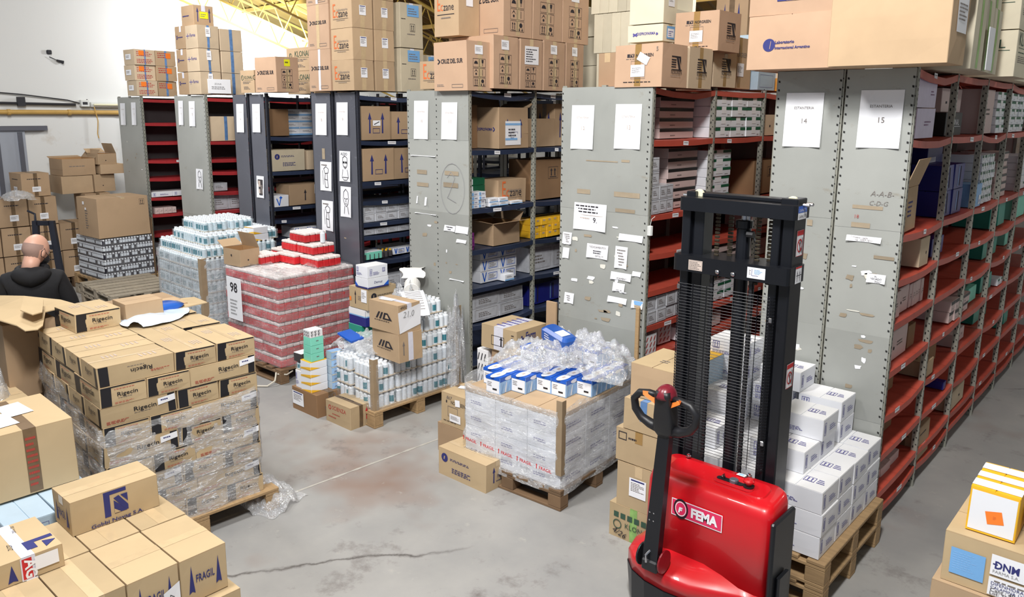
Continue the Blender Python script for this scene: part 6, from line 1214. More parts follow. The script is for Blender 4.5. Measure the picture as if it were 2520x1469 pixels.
for n_, (x, y, k) in enumerate([(-1.66, 4.36, 0), (-1.66, 4.36, 1), (-1.93, 4.30, 0), (-1.93, 4.30, 1), (-1.93, 4.30, 2), (-1.93, 4.30, 3), (-1.62, 4.12, 1), (-1.90, 4.05, 0), (-1.90, 4.05, 1), (-1.62, 4.36, 2), (-1.86, 3.80, 0)]):
    if (x, k) in ((-1.62, 1),): continue
    carton((x, y, zw + k * .122, .25, .222, .12, 0), 'white carton seen through the stacker mast, %s tier, %s' % (ORD[k], {(-1.66): 'right rear', (-1.93): 'left rear', (-1.90): 'left middle', (-1.62): 'right rear top', (-1.86): 'left front'}[x]), 'white_carton')
# ---------------------------------------------------------------- pallet 7: black and white bottle packs far left
KX, KY, KZ = -10.66, 3.86, .05
pallet(KX + .02, KY - .02, KZ, .95, .80, 'upper pallet under the dark bottle packs at far left', 'wood', z0=.15, along='y')
pallet(KX + .02, KY - .02, KZ, .95, .80, 'lower pallet under the dark bottle packs at far left', 'wood_grey', along='y')
u7 = Vector((math.cos(KZ), math.sin(KZ))); v7 = Vector((-math.sin(KZ), math.cos(KZ)))
def KQ(a, c): q = Vector((KX, KY)) - u7 * a + v7 * c; return q.x, q.y
def darkpack(x, y, z, rz, w, d, h, label, sd):
    p = empty('bottle_pack', (x, y, z), rz); tag(p, label, 'bottle pack'); key = ('dk', round(w, 2), round(d, 2), sd % 4)
    if key not in BT:
        rr = random.Random(sd); a = MB(); a.box((-w, 0, 0), (0, d, h * .92), 'tray_dark', .004); c = MB(); n = 7; m_ = 6
        for i in range(n):
            x0 = -w + i * w / n
            if rr.random() < .8: c.box((x0 + .003, -.004, h * .28), (x0 + w / n - .003, .0, h * .70), 'bottle_white')
            c.box((x0 + .008, -.002, h * .76), (x0 + w / n - .008, .01, h * .98), 'bottle_cap')
        for i in range(m_):
            y0 = i * d / m_
            if rr.random() < .75: c.box((0, y0 + .003, h * .28), (.004, y0 + d / m_ - .003, h * .70), 'bottle_white')
            c.box((-.01, y0 + .008, h * .76), (.002, y0 + d / m_ - .008, h * .98), 'bottle_cap')
        BT[key] = (a.mesh('dark_wrap'), c.mesh('white_labels'))
    link('dark_wrap', BT[key][0], p); q = link('white_labels', BT[key][1], p); q['kind'] = 'stuff'
for k in range(6):
    for i in range(3):
        for j in range(3):
            if i and j: continue
            x, y = KQ(i * .26, j * .225); wh = 'corner' if not (i or j) else '%s from corner, %s' % (ORD[max(i, j) - 1], 'end side' if not j else 'right side')
            darkpack(x, y, .292 + k * .092, KZ, .257, .222, .09, 'dark white-labelled pack, far left, %s layer, %s' % (ORD[k], wh), k * 5 + i * 3 + j)
film(KX, KY, KZ, .78, .68, .28, .292 + .55, 'dull stretch film round the dark bottle packs at far left', 'film_thin', .014, .01, True, 25)
x, y = KQ(-.01, -.03); carton((x, y, .292 + .565, .60, .68, .52, KZ), 'very large brown carton on top of the dark bottle packs', dict(m='kraft', seam='x', tape='tape_clear', tapel=.02, side=[('U', .82, .78, .92, .93, 'ink')], front=[('B', .4, .2, .55, .7, 8, 'ink_soft')], Lfront=[('Q', .35, .86, .05, .04, 0, 'paper'), ('Q', .45, .72, .04, .03, 0, 'paper')]))
b = MB(); b.box((-.05, 0, 0), (0, .012, .78), 'wood_dark', .002); x, y = KQ(-.03, .66); o = b.obj('wooden_post', None, (x, y, .29), KZ); tag(o, 'dark wooden post beside the dark bottle packs', 'post')
# empty pallets lying near the racks
for i in range(3): pallet(-9.35, 3.42, -.05, 1.1, .85, 'empty weathered pallet behind the near left pallet, %s of three up' % ORD[i], 'wood_grey', z0=i * .125, along='y', h=.12)
b = MB(); b.box((-.9, 0, 0), (0, .6, .01), 'kraft_dark', .002); o = b.obj('cardboard_sheet', None, (-9.9, 3.0, .002), .1); tag(o, 'flat brown cardboard sheet on the floor at far left', 'cardboard')

# ---------------------------------------------------------------- the man seen from behind
def skin_body(name, chain, edges, parent, m, loc=(0, 0, 0), sub=2, root=0):
    me = bpy.data.meshes.new(name); me.from_pydata([c[:3] for c in chain], edges, []); me.materials.append(MATS[m])
    o = link(name, me, parent, loc); md = o.modifiers.new('Skin', 'SKIN'); md.use_smooth_shade = True
    for i, c in enumerate(chain):
        r_ = c[3]; me.skin_vertices[0].data[i].radius = r_ if isinstance(r_, tuple) else (r_, r_)
    me.skin_vertices[0].data[root].use_root = True
    s = o.modifiers.new('Sub', 'SUBSURF'); s.levels = sub; s.render_levels = sub
    return o
def ellipsoid(b, c, r, m, n=16, k=12, f=None):
    vs = []
    for j in range(k + 1):
        t = math.pi * j / k
        for i in range(n):
            a = 2 * math.pi * i / n; p = Vector((math.sin(t) * math.cos(a), math.sin(t) * math.sin(a), math.cos(t)))
            q = Vector((p.x * r[0], p.y * r[1], p.z * r[2])); q = f(q, p) if f else q
            vs.append((c[0] + q.x, c[1] + q.y, c[2] + q.z))
    b.add(vs, [(j * n + i, (j + 1) * n + i, (j + 1) * n + (i + 1) % n, j * n + (i + 1) % n) for j in range(k) for i in range(n)], m)
def hand(parent, at, rz, rx=0):
    h = empty('hand', at, rz); h.parent = parent; h.rotation_euler = (rx, 0, rz)
    pts = [(0, 0, 0, .028), (0, 0, -.05, (.036, .018)), (0, 0, -.09, (.036, .016))]; ed = [(0, 1), (1, 2)]
    o = skin_body('palm', pts, ed, h, 'skin', sub=1)
    for i, (x, l) in enumerate(((-.027, .062), (-.009, .072), (.009, .068), (.027, .052))):
        f = [(x, 0, -.08, .009), (x * 1.05, .004, -.09 - l * .45, .0085), (x * 1.05, .016, -.09 - l * .78, .0075), (x, .034, -.09 - l, .0065)]
        skin_body('finger', f, [(0, 1), (1, 2), (2, 3)], h, 'skin', sub=1)
    f = [(-.028, 0, -.03, .011), (-.05, .012, -.055, .010), (-.054, .022, -.085, .0085)]; skin_body('thumb', f, [(0, 1), (1, 2)], h, 'skin', sub=1)
def man(at, rz, label, tilt=.25, jacket='cloth_black', s=1.0):
    r = empty('person', at, rz); tag(r, label, 'person'); r.scale = (s, s, s)
    # local frame: faces +Y, x to his right; the body is one continuous clothed surface
    ch = [(0, 0, .95, (.165, .115)), (0, -.01, 1.12, (.17, .12)), (0, -.02, 1.30, (.205, .125)), (0, -.02, 1.43, (.17, .10)), (0, .0, 1.50, (.075, .075)),
          (.16, -.015, 1.42, (.085, .085)), (.235, .0, 1.22, (.066, .064)), (.25, .05, 1.05, (.056, .054)), (.22, .20, .98, (.045, .045)),
          (-.16, -.015, 1.42, (.085, .085)), (-.235, .0, 1.22, (.066, .064)), (-.25, .05, 1.05, (.056, .054)), (-.22, .20, .98, (.045, .045)),
          (.10, .0, .84, (.10, .105)), (.11, .02, .50, (.072, .075)), (.11, -.01, .10, (.05, .052)), (-.10, .0, .84, (.10, .105)), (-.11, .02, .50, (.072, .075)), (-.11, -.01, .10, (.05, .052))]
    ed = [(0, 1), (1, 2), (2, 3), (3, 4), (3, 5), (5, 6), (6, 7), (7, 8), (3, 9), (9, 10), (10, 11), (11, 12), (0, 13), (13, 14), (14, 15), (0, 16), (16, 17), (17, 18)]
    skin_body('body', ch, ed, r, jacket)
    b = MB()                                            # hood lying on the back of the neck
    ellipsoid(b, (0, -.085, 1.455), (.135, .085, .075), jacket, f=lambda q, p: Vector((q.x, q.y, q.z + .03 * abs(p.x) * (1 if p.y < .3 else .2)))); b.obj('hood', r, smooth=True)
    b = MB(); b.tube([(.0 + .098 * math.cos(t), -.01 + .085 * math.sin(t), 1.51 + .012 * math.sin(t)) for t in [2 * math.pi * i / 16 for i in range(17)]], .022, jacket, 8, False); b.obj('collar', r, smooth=True)
    for sx in (-1, 1):
        b = MB(); f_ = lambda q, p: Vector((q.x, q.y, max(q.z, -.03))); ellipsoid(b, (sx * .11, .06, .05), (.05, .14, .06), 'black', f=f_); b.obj('shoe', r, smooth=True)
        hand(r, (sx * .218, .225, .97), 0, 1.2)
    hd = empty('head', (0, .01, 1.56)); hd.parent = r; hd.rotation_euler = (-tilt, 0, -.75)
    b = MB(); b.tube([(0, -.01, -.09), (0, -.005, -.02), (0, .0, .04)], [.062, .058, .058], 'skin', 14); b.obj('neck', hd, smooth=True)
    def skull(q, p):
        q = Vector(q)
        if p.z < 0: q.x *= 1 - .28 * (-p.z) ** 1.2; q.y *= 1 - .10 * (-p.z)
        if p.y < 0 and p.z < -.2: q.y *= 1 - .35 * (-p.z)
        return q
    b = MB(); ellipsoid(b, (0, .012, .095), (.079, .102, .122), 'skin', 24, 18, skull)
    hi = b.m('hair')                                       # short greying hair round the back and sides of a bald crown
    for i, f in enumerate(b.f):
        c = sum((Vector(b.v[k]) for k in f), Vector()) / 4 - Vector((0, .012, .095))
        if -.055 < c.z < .045 and c.y < -.01 + .3 * c.z: b.mi[i] = hi
    b.obj('skull', hd, smooth=True)
    for sx in (-1, 1):
        b = MB(); ellipsoid(b, (sx * .083, .012, .078), (.012, .020, .034), 'skin', 10, 8, lambda q, p: Vector((q.x + (.004 * sx if p.y < 0 else 0), q.y, q.z))); b.obj('ear', hd, smooth=True)
        b = MB(); b.tube([(sx * .078, .085, .055), (sx * .086, .04, .075), (sx * .092, .008, .112), (sx * .094, -.014, .085), (sx * .088, -.006, .05), (sx * .080, .05, .035), (sx * .07, .09, .03)], .0022, 'cable', 6); b.obj('mask_strap', hd)
        b = MB(); ellipsoid(b, (sx * .030, .098, .088), (.013, .008, .010), 'paper', 10, 8); ellipsoid(b, (sx * .030, .104, .088), (.006, .004, .006), 'black', 8, 6); b.obj('eye', hd, smooth=True)
        b = MB(); b.tube([(sx * .014, .110, .108), (sx * .03, .109, .114), (sx * .046, .10, .108)], .004, 'hair', 6); b.obj('eyebrow', hd)
    b = MB(); b.tube([(0, .104, .098), (0, .118, .075), (0, .130, .052)], [.008, .011, .016], 'skin', 8); b.obj('nose', hd, smooth=True)
    b = MB(); ellipsoid(b, (0, .082, .035), (.058, .048, .050), 'black', 14, 10); b.obj('face_mask', hd, smooth=True)
    return r
man((-6.13, 1.74, 0), 1.15, 'bald man in a black hooded jacket with a mask strap, seen from behind', .32, s=.925)

# ---------------------------------------------------------------- loose cartons on the floor and in front
def CL(p, z, h, style, label, **k): return carton((p[0], p[1], z, p[3], p[4], h, p[6]), label, style, seed=int(abs(p[0] * 41 + z * 77)), **k)
carton((-3.314,3.453,0.0,0.465,0.193,0.161,0.0)[:3] + (.46, .235, .20, 0), 'kraft carton with round blue logo lying alone on the open floor', 'lg_floor')
p = (-3.70, 3.71, 0, .36, .33, .2, 0)
CL(p, 0, .228, 'kraft', 'plain kraft carton on the floor left of the filmed white cartons'); CL((-3.72,) + p[1:3] + (.30, .33, 0, 0), .23, .25, 'nor_floor', 'kraft carton with small white tag and square label by the film')
p = (-5.237,3.444,0.0,0.366,0.282,0.196,0.0)
CL(p, 0, .196, 'brown_floor', 'dark brown carton on the floor under the small medicine boxes'); x0, y0 = p[0], p[1]
CL((x0 + .035, y0 - .02 + .035, 0, .335, .215, 0, .0), 0, 0.001 + 0 * .19, 'kraft', '') if 0 else None
carton((-4.831,3.477,0.0,0.331,0.21,0.189,0.0)[:3] + (.331, .21, .185, 0), 'kraft carton with red lettering and red arrow, on the floor', 'scienza')
zy = .199
for i in range(4): carton((-5.322, 3.452, zy + i * .066, .150, .162, .064, .0), 'flat white box with yellow corners on the brown carton, %s up' % ORD[i], 'yellow_top' if i == 3 else 'yellow_white', 'box', 'medicine_box')
zm = zy + .264
for i in range(3): carton((-5.330, 3.470, zm + i * .068, .115 - .004 * i, .125, .066, .0), 'mint green box above the yellow-cornered ones, %s up' % ORD[i], 'mint', 'box', 'medicine_box')
carton((-5.332, 3.472, zm + .204, .105, .12, .06, 0), 'white box patterned with dark slanted letters, topping the mint boxes', 'f_box', 'box', 'medicine_box')
for i in range(5): carton((-5.270, 3.625, zy + i * .0655, .075, .105, .064, -.05 + .02 * (i % 2)), 'pale blue box with upside-down lettering, %s up' % ORD[i], 'emuer', 'box', 'medicine_box')
carton((-5.480, 3.46, zy, .085, .16, .15, 0), 'tall white carton left of the yellow-cornered boxes', 'white_carton_b', 'box', 'medicine_box')
pack(-5.485, 3.47, zy + .152, 0, 2, 3, .02, .07, 'small film pack of blue-labelled bottles left of the yellow boxes', 'bottle_tint', None, True, 3)
carton((-5.48, 3.47, zy + .226, .10, .12, .075, .1), 'dark box in clear film above the small bottle pack', dict(m='box_dark', mt='white'), 'box', 'medicine_box')
r = empty('open_blue_box', (-5.19, 3.80, .49), .15); tag(r, 'white box with a raised blue lid beside the pale blue boxes', 'box')
b = MB(); b.box((-.12, 0, 0), (0, .14, .10), 'card_white', .002); b.box((-.115, .005, .101), (-.005, .135, .102), 'black'); b.obj('tray', r)
b = MB(); b.add([(-.16, -.03, .15), (.0, -.03, .10), (.0, .12, .10), (-.16, .12, .15), (-.16, -.03, .165), (.0, -.03, .115), (.0, .12, .115), (-.16, .12, .165)], [(3, 2, 1, 0), (4, 5, 6, 7), (0, 1, 5, 4), (1, 2, 6, 5), (2, 3, 7, 6), (3, 0, 4, 7)], 'box_blue'); b.obj('lid', r)
b = MB(); b.box((-.14, 0, .0), (.02, .2, .29), 'kraft', .002); o = b.obj('cardboard_box', None, (-5.17, 3.80, .2)); tag(o, 'kraft carton hidden under the raised blue lid box', 'carton')
# tall mixed stack between the red and the white bottle pallets
sx, sy = -5.545, 4.20
for z, h, w, d, dx, s, lb in ((0, .44, .28, .30, 0, 'kraft', 'kraft carton at the bottom of the mixed stack behind the bottles'), (.44, .13, .20, .24, -.06, 'teal_box', 'teal carton in the mixed stack, under the navy one'), (.57, .155, .25, .24, -.0, 'navy_white', 'navy and white carton in the mixed stack'), (.73, .20, .268, .334, .03, 'lg_front', 'kraft carton with round logo and arrow in the mixed stack'), (.932, .095, .18, .24, .045, 'demuz', 'blue-based white carton near the top of the mixed stack'), (1.029, .108, .165, .235, .04, 'white_print', 'white violet-printed carton topping the mixed stack')):
    if s == 'lg_front': s = dict(m='kraft_yellow', front=[('A', .35, .2, .85, .09, 'ink'), ('B', .5, .4, .75, .62, 3, 'ink_soft'), ('R', .02, .3, .12, .5, 'sticker_orange')], Lfront=paper_cmds(.68, .35, .98, .95, n=4), side=lg(.55, 'ink', .22))
    carton((sx + dx, sy, z + .001, w, d, h, 0), lb, s)
# carton behind the filmed cartons, in front of panel 12
fp = (-3.791,4.3,0.684,0.389,0.479,0.185,0.0)
carton((-3.78, 4.28, .665, .385, .36, .19, -.02), 'old kraft carton bandaged with white and violet tape, cross logo on its side', 'farm_floor')
carton((-3.86, 4.30, .0, .34, .3, .33, 0), 'lower kraft carton under the white-taped one', 'kraft'); carton((-3.80, 4.30, .332, .26, .3, .33, 0), 'arrow-marked kraft carton under the white-taped one', 'arrow_box')
carton((-4.10, 4.30, .332, .12, .28, .30, 0), 'narrow white carton with bold print beside the arrow-marked kraft one', 'f_shelf')
# column of cartons left of the stacker
kx, ky = -2.075, 3.60
for z, h, w, dx, s, lb in ((0, .215, .345, 0, 'klonal_floor', 'bottom carton of the column by the stacker, green squares and handwriting'), (.217, .28, .30, 0, 'label_front', 'kraft carton with a white label, second in the column by the stacker'), (.499, .205, .315, .0, 'tox_front', 'kraft carton with framed corner mark, third in the column by the stacker'), (.706, .19, .27, 0, 'bluetape_front', 'kraft carton with blue tape patch, fourth in the column'), (.898, .20, .285, .03, 'kraft_topped', 'plain tan carton topping the column left of the stacker')):
    carton((kx + dx, ky + (.04 if z > .85 else 0), z, w, .28 if z < .85 else .36, h, 0), lb, STY.get(s) or dict(m='kraft_tan', mt='kraft_beige', seam='y', top=[('B', .42, .3, .6, .45, 2, 'ink_soft')]))
carton((-2.08, 4.10, .72, .20, .35, .33, 0), 'white carton with yellow printed top behind the column', dict(m='card_bluegrey', mt='box_yellow', top=[('B', .2, .2, .8, .7, 3, 'paper')]))
carton((-2.08, 4.12, .0, .22, .35, .71, 0), 'tall grey carton behind the column by the stacker', 'grey_kraft')
# near left group
for j, (y, s, lb) in enumerate([(1.295, 'gobbi_end', 'carton with two needle arrows, front right of the near left group'), (1.077, 'gobbi_end', 'carton with needle arrows and white slip, second from the right'), (.860, 'plain_gobbi', 'plain beige carton with glossy tape, third in the near left group'), (.643, 'plain_gobbi', 'plain beige carton at the lower left picture edge')]):
    carton((-3.067, y, .385, .375, .212, .215, 0), lb, STY[s] if j != 1 else dict(STY['gobbi_end'], Lside=[('P', [(.72, -.1), (1.0, .05), (1.0, .62), (.66, .48)], 'paper'), ('T', '2127', .84, .1, .3, 'ink', {'r': 1.4, 's': .2})]))
for j, (y, lb) in enumerate([(1.295, 'beige carton partly under the big-logo carton, right one'), (1.077, 'beige carton partly under the big-logo carton, left one'), (.860, 'beige carton behind the glossy-taped one, far row')]): carton((-3.447, y, .385, .375, .212, .215, 0), lb, 'plain_gobbi')
for j in range(3): carton((-3.02, .87 + j * .225, .16, .44, .222, .222, 0), 'lower layer beige carton of the near left group, %s along' % ORD[j], 'gobbi_end')
pallet(-2.98, .75, 0, 1.0, .85, 'pallet hidden under the near left carton group', 'wood', along='y')
gb = carton((-3.615, 1.065, .602, .218, .393, .164, 0), 'beige carton with a large blue monogram on top of the near left group', 'gobbi')
b = MB(); f_ = Face(b, (0, 0, 0), (0, 1, 0), (0, 0, 1), (1, 0, 0), .393, .164, None, .004); f_.run([('T', 'Gobbi Novag S.A.', .20, .03, .60, 'ink_blue', {'b': .015, 'y': .75})]); b.obj('lettering', gb)
hc = carton((-3.40, .70, .602, .34, .26, .10, 0), 'beige carton with handwriting and big blue mark, lower left corner', dict(m='kraft_beige', mt='kraft_beige', seam='x', tape='tape_white', tapel=.9, top=[('P', [(.62, .55), (.62, .98), (.70, .98), (.70, .70), (.86, .70), (.86, .55)], 'ink_blue'), ('P', [(.74, .80), (.92, .80), (.80, .98)], 'ink_blue'), ('T', '2127', .72, .40, .16, 'ink', {'r': 3.0, 's': .2}), ('T', 'x 208und', .55, .22, .28, 'ink', {'r': 3.1, 's': .3}), ('T', '250 x 750', .30, .6, .22, 'ink', {'r': 3.0, 's': .2})], Lside=[('R', .38, .0, .56, 1, 'tape_white'), ('R', .40, .05, .54, .95, 'red_print'), ('T', 'AGIL', .44, .9, .5, 'paper', {'r': -1.57, 'b': .03}), ('R', .58, .3, .92, .9, 'paper')], side=[('N', .26, .1, .85, .14, 'ink_blue')]))
carton((-4.203, .90, .602, .50, .40, .347, 0), 'large kraft carton with brown tape and red script, at the left edge', 'kraft_hand')
for i in range(2): carton((-3.95, .885 + i * .22, .385, .40, .215, .205, 0), 'pale blue-white carton under the large kraft one, %s' % ('right' if i else 'left'), 'wrapped_white')
carton((-3.95, .88, .145, .5, .44, .238, 0), 'hidden beige carton beneath the pale blue-white cartons', 'plain_gobbi')
carton((-5.05, 1.10, .50, .42, .26, .30, 0), 'kraft carton with blue arrow at the left picture edge', 'gobbi_end'); carton((-5.05, 1.08, 0, .5, .32, .498, 0), 'tall brown carton under the arrow carton at the left edge', 'kraft_dark')
# torn open carton behind the near left pallet
carton((-5.39, 1.33, .72, .50, .30, .48, 0), 'big open kraft carton with torn lid behind the near left pallet', dict(m='kraft', tape='tape_dark', side=[('D', .7, .8, .02, .03, 'ink', .7)]))
carton((-5.39, 1.33, 0, .52, .34, .718, 0), 'lower brown carton supporting the torn open carton', 'kraft_dark')
def sheet(name, pts, z, label, m='kraft_beige', cat='cardboard', bend=.03, th=.006):
    cx_ = sum(p[0] for p in pts) / len(pts); cy_ = sum(p[1] for p in pts) / len(pts); b = MB(); n = len(pts)
    top = [(x - cx_, y - cy_, bend * math.sin(5 * x + 3 * y) + th) for x, y in pts]; bot = [(x, y, q - th) for x, y, q in top]
    b.add(top + bot, [tuple(range(n))[::-1], tuple(range(n, 2 * n))] + [(i, n + i, n + (i + 1) % n, (i + 1) % n) for i in range(n)], m)
    o = b.obj(name, None, (cx_, cy_, z)); tag(o, label, cat); return o
sheet('torn_cardboard', [tuple(q[:2]) for q in ([-6.295,1.47,1.255], [-6.115,1.521,1.255], [-5.847,1.591,1.255], [-5.557,1.721,1.255], [-5.361,1.815,1.255], [-5.392,1.667,1.255], [-5.35,1.563,1.255], [-5.108,1.47,1.255], [-5.049,1.425,1.255], [-5.055,1.359,1.255], [-5.159,1.347,1.255], [-5.27,1.293,1.255], [-5.44,1.21,1.255])], 1.245, 'large torn pale cardboard lid lying over the open carton')
sheet('torn_cardboard', [tuple(q[:2]) for q in ([-5.57,1.519,1.3], [-5.435,1.585,1.3], [-5.181,1.497,1.3], [-5.149,1.434,1.3], [-5.266,1.404,1.3])], 1.30, 'smaller curled cardboard flap on top of the torn lid', bend=.02)
sheet('cardboard_sheet', [(-5.60, 2.0), (-5.22, 1.93), (-5.10, 2.5), (-5.5, 2.6)], 1.16, 'flat pale cardboard behind the torn lid, near the man')
b = MB(); b.box((-.3, 0, 0), (0, .45, 1.15), 'kraft', .004); o = b.obj('cardboard_box', None, (-5.50, 2.05, 0)); tag(o, 'tall kraft carton under the flat pale cardboard near the man', 'carton')
crumple((-5.30, 1.18, .72), (.26, .24, .26), 'crumpled clear film bundle stuffed beside the near left pallet', 'film_crumpled', 51, .2, rough=.4)
b = MB(); b.box((-.2, 0, 0), (0, .2, .72), 'kraft_dark', .004); o = b.obj('cardboard_box', None, (-5.20, 1.10, 0)); tag(o, 'narrow dark carton standing under the crumpled film bundle', 'carton')
# right edge
carton((-.14, 3.43, .575, .48, .42, .225, 0), 'kraft carton with blue sticker and white label at the right edge', 'dnm')
carton((-.12, 3.41, .30, .53, .45, .273, 0), 'plain kraft carton under the labelled one at the right edge', 'kraft_flat'); carton((-.10, 3.42, 0, .52, .45, .298, 0), 'bottom kraft carton at the right edge', 'kraft_flat')
carton((-.385, 3.49, .802, .178, .30, .195, 0), 'yellow-framed white box with an orange square, on the right cartons', 'yellow_frame', 'box')
carton((-.16, 3.60, .802, .20, .2, .11, 0), 'small open tan carton at the extreme right edge', 'kraft_flat')
# brown carton wall at far left
FX = -12.0
for k, z in enumerate([.15, .545, .94]):
    for j in range(6):
        if k == 2 and j in (0, 3, 5): continue
        carton((FX + R.uniform(-.03, .03), 2.72 + j * .362, z, .40, .352, .385, R.uniform(-.02, .02)), 'brown labelled carton in the far left pile, %s row up, %s from the left' % (ORD[k], ORD[j]), 'kraft_label')
pallet(-11.95, 2.70, 0, 1.0, 1.15, 'left pallet under the far left brown carton pile', 'wood_dark', along='y'); pallet(-11.95, 3.90, 0, 1.0, 1.1, 'right pallet under the far left brown carton pile', 'wood_dark', along='y')
carton((-12.05, 3.40, 1.33, .40, .36, .32, .05), 'upper carton in torn clear film on the far left pile', 'kraft_label')
carton((-12.1, 3.92, 1.33, .5, .42, .25, 0), 'orange tan carton beside the film-wrapped one on the far left pile', 'kraft_tan2' if 0 else 'kraft_plain')
carton((-12.1, 4.36, 1.33, .5, .30, .26, .1), 'open carton low on the far left pile', 'open_left')
carton((-12.1, 3.95, 1.585, .45, .45, .24, .05), 'large open carton overhanging the far left pile, upper left', dict(m='kraft', open=[('left', .2, .1), ('back', .9, .15)], side=[('B', .2, .5, .8, .6, 1, 'ink_soft')]))
carton((-12.05, 4.44, 1.59, .4, .34, .14, 0), 'flat tan carton high on the far left pile, left of the rack', 'kraft_plain'); carton((-12.05, 4.42, 1.73, .32, .27, .16, .1), 'open pink-beige carton topping the far left pile', 'open_left')
crumple((-11.90, 3.30, 1.32), (.35, .5, .10), 'torn clear film hanging on the far left carton pile', 'film_crumpled', 61, 1.57)
# hand truck
r = empty('hand_truck', (-10.95, 3.28, 0), .75); tag(r, 'dark grey tapered hand truck standing by the far left pile', 'hand truck')
for s in (-1, 1):
    b = MB(); b.add([(s * .17 - .04, 0, .05), (s * .17 + .04, 0, .05), (s * .10 + .035, .0, 1.12), (s * .10 - .035, 0, 1.12), (s * .17 - .04, .05, .05), (s * .17 + .04, .05, .05), (s * .10 + .035, .05, 1.12), (s * .10 - .035, .05, 1.12)], [(0, 1, 2, 3), (7, 6, 5, 4), (0, 4, 5, 1), (1, 5, 6, 2), (2, 6, 7, 3), (3, 7, 4, 0)], 'rack_dark'); b.obj('side_rail', r)
    b = MB(); b.lathe([(0, -.02), (.08, -.02), (.085, -.01), (.085, .01), (.08, .02), (0, .02)], 'plastic_black', 16, (0, 0, 0), 'x'); b.obj('wheel', r, (s * .24, .06, .085))
for z, w in ((.35, .28), (.75, .22), (1.06, .18)): b = MB(); b.box((-w / 2, .0, z), (w / 2, .04, z + .06), 'rack_dark', .004); b.obj('cross_bar', r)
b = MB(); b.box((-.22, -.22, .02), (.22, .02, .032), 'rack_dark'); b.obj('toe_plate', r)
b = MB(); b.tube([(-.1, .02, 1.1), (-.12, .06, 1.20), (-.22, .08, 1.24)], .014, 'rack_dark', 8); b.obj('grip', r)

# ---------------------------------------------------------------- cartons stacked on top of the racks
def C(p, style, label, **k): return carton(p, label, style, seed=int(abs(p[0] * 37 + p[1] * 91 + p[2] * 53)), **k)
def on(p, z): return (p[0], p[1], z) + tuple(p[3:])
def st_up(p, z0, h): return (p[0], p[1], z0, p[3], p[4], h, p[6])
T15, T13, TL = 2.756, 2.705, 2.705
# rack 14/15
p = (-1.611,4.5,2.968,0.525,0.168,0.3,0.0)
C((xx(-.344), 4.40, T15, .50, .55, .30, .02), 'intl', 'wide tan carton with round blue logo on top of the rack signed 14')
C((xx(-.348), 4.40, T15 + .30, .49, .55, .24, -.01), 'intl_top', 'upper tan carton printed with a dark word strip, over the round-logo carton')
C((-1.02, 4.32, T15, .58, .32, .36, 0), 'big_kraft', 'large plain tan carton overhanging the top of the rack signed 15')
C((-1.04, 4.34, T15 + .36, .50, .5, .3, 0), 'big_kraft', 'topmost plain tan carton above the big one on rack 15')
xg = -1.05
for i, (y, h, n, lb) in enumerate([(4.94, .42, 'cream green-taped carton behind the big tan one, nearest', 0), (5.22, .40, 'second cream green-taped carton back on top of rack 15', 0), (5.50, .38, 'third cream green-taped carton back, white sheet beside it', 0)]):
    C((xg - .015 * i, y, T15, .40, .265, h, 0), 'greentape', h and n)
C((xg, 4.94, T15 + .42, .40, .265, .5, 0), 'greentape', 'upper cream green-taped carton, nearest of the top row on rack 15')
C((xg - .02, 5.22, T15 + .40, .40, .265, .5, 0), 'greentape', 'upper cream green-taped carton in the middle of rack 15')
C((xg - .04, 5.50, T15 + .38, .40, .265, .5, 0), 'greentape', 'upper cream green-taped carton beside the pale green-lettered stack')
b = MB(); b.box((0, .0, 0), (.004, .15, .24), 'paper', .001); o = b.obj('leaning_sheet', None, (xg + .012, 5.24, T15 + .005), .0); tag(o, 'white sheet leaning on the green-taped cartons above rack 15', 'sheet')
k = 0
for j, y in enumerate([6.05, 6.70, 7.35, 8.0]):
    for i, z in enumerate([0, .30, .60, .90][:4 if j < 2 else 3]):
        C((-1.03 - (.10 if j else 0), y, T15 + z, .46, .58, .295, 0), 'klonal_pale', 'pale green-lettered carton, %s row up, %s stack along rack 15' % (ORD[i], ORD[j]))
# rack 12/13
a = xx(-.618)
C((-2.803,4.62,2.681,0.379,0.339,0.286,0.0), 'norgreen_tag', 'tan carton with a tilted white tag on top of the rack signed 12')
C((-2.801,4.97,2.68,0.177,0.342,0.287,0.0), 'norgreen_side', 'tan carton with big striped letter, left of two on rack 13 top')
C((-2.847,5.42,2.704,0.188,0.374,0.294,0.0), 'norgreen_side', 'tan carton with big striped letter, right of two on rack 13 top')
C((-2.758,5.3,2.955,0.361,0.345,0.287,0.0), 'norgreen', 'upper tan carton bulging over the striped-letter cartons')
C((a - .05, 5.78, T13, .5, .42, .40, 0), 'norgreen_faint', 'tan carton with faint print and small label, right end of that row')
for i in range(3):
    C((a - .03, 6.30 + .0 * i, T13 + i * .15, .40, .34, .148, 0), 'wrapped_white', 'pale blue film-wrapped carton on rack 13, %s from the bottom' % ORD[i])
C((a + .02, 6.75, T13, .42, .55, .11, 0), STY.setdefault('orange_low', dict(m='card_orange', front=[('B', .1, .4, .6, .6, 1, 'ink_red')], side=[('B', .1, .4, .6, .6, 1, 'ink_red')])), 'low orange carton on rack 13 beside the round-logo carton')
C((a - .25, 6.5, T13 + .05, .3, .4, .85, 0), 'arrow_box', 'brown arrow-marked carton tower behind the bulging tan carton')
for i, (z, h) in enumerate([(0, .42), (.42, .45), (.87, .33)]):
    C((a + .10, 7.4, T13 + z, .45, .5, h, 0), 'cream', 'white carton in the tall far column above rack 13, %s from bottom' % ORD[i])
al = xx(-.787)
C((al + .60, 5.15, T13, .45, .4, .26, 0), 'kraft_label', 'low brown carton behind the tilted-tag carton')
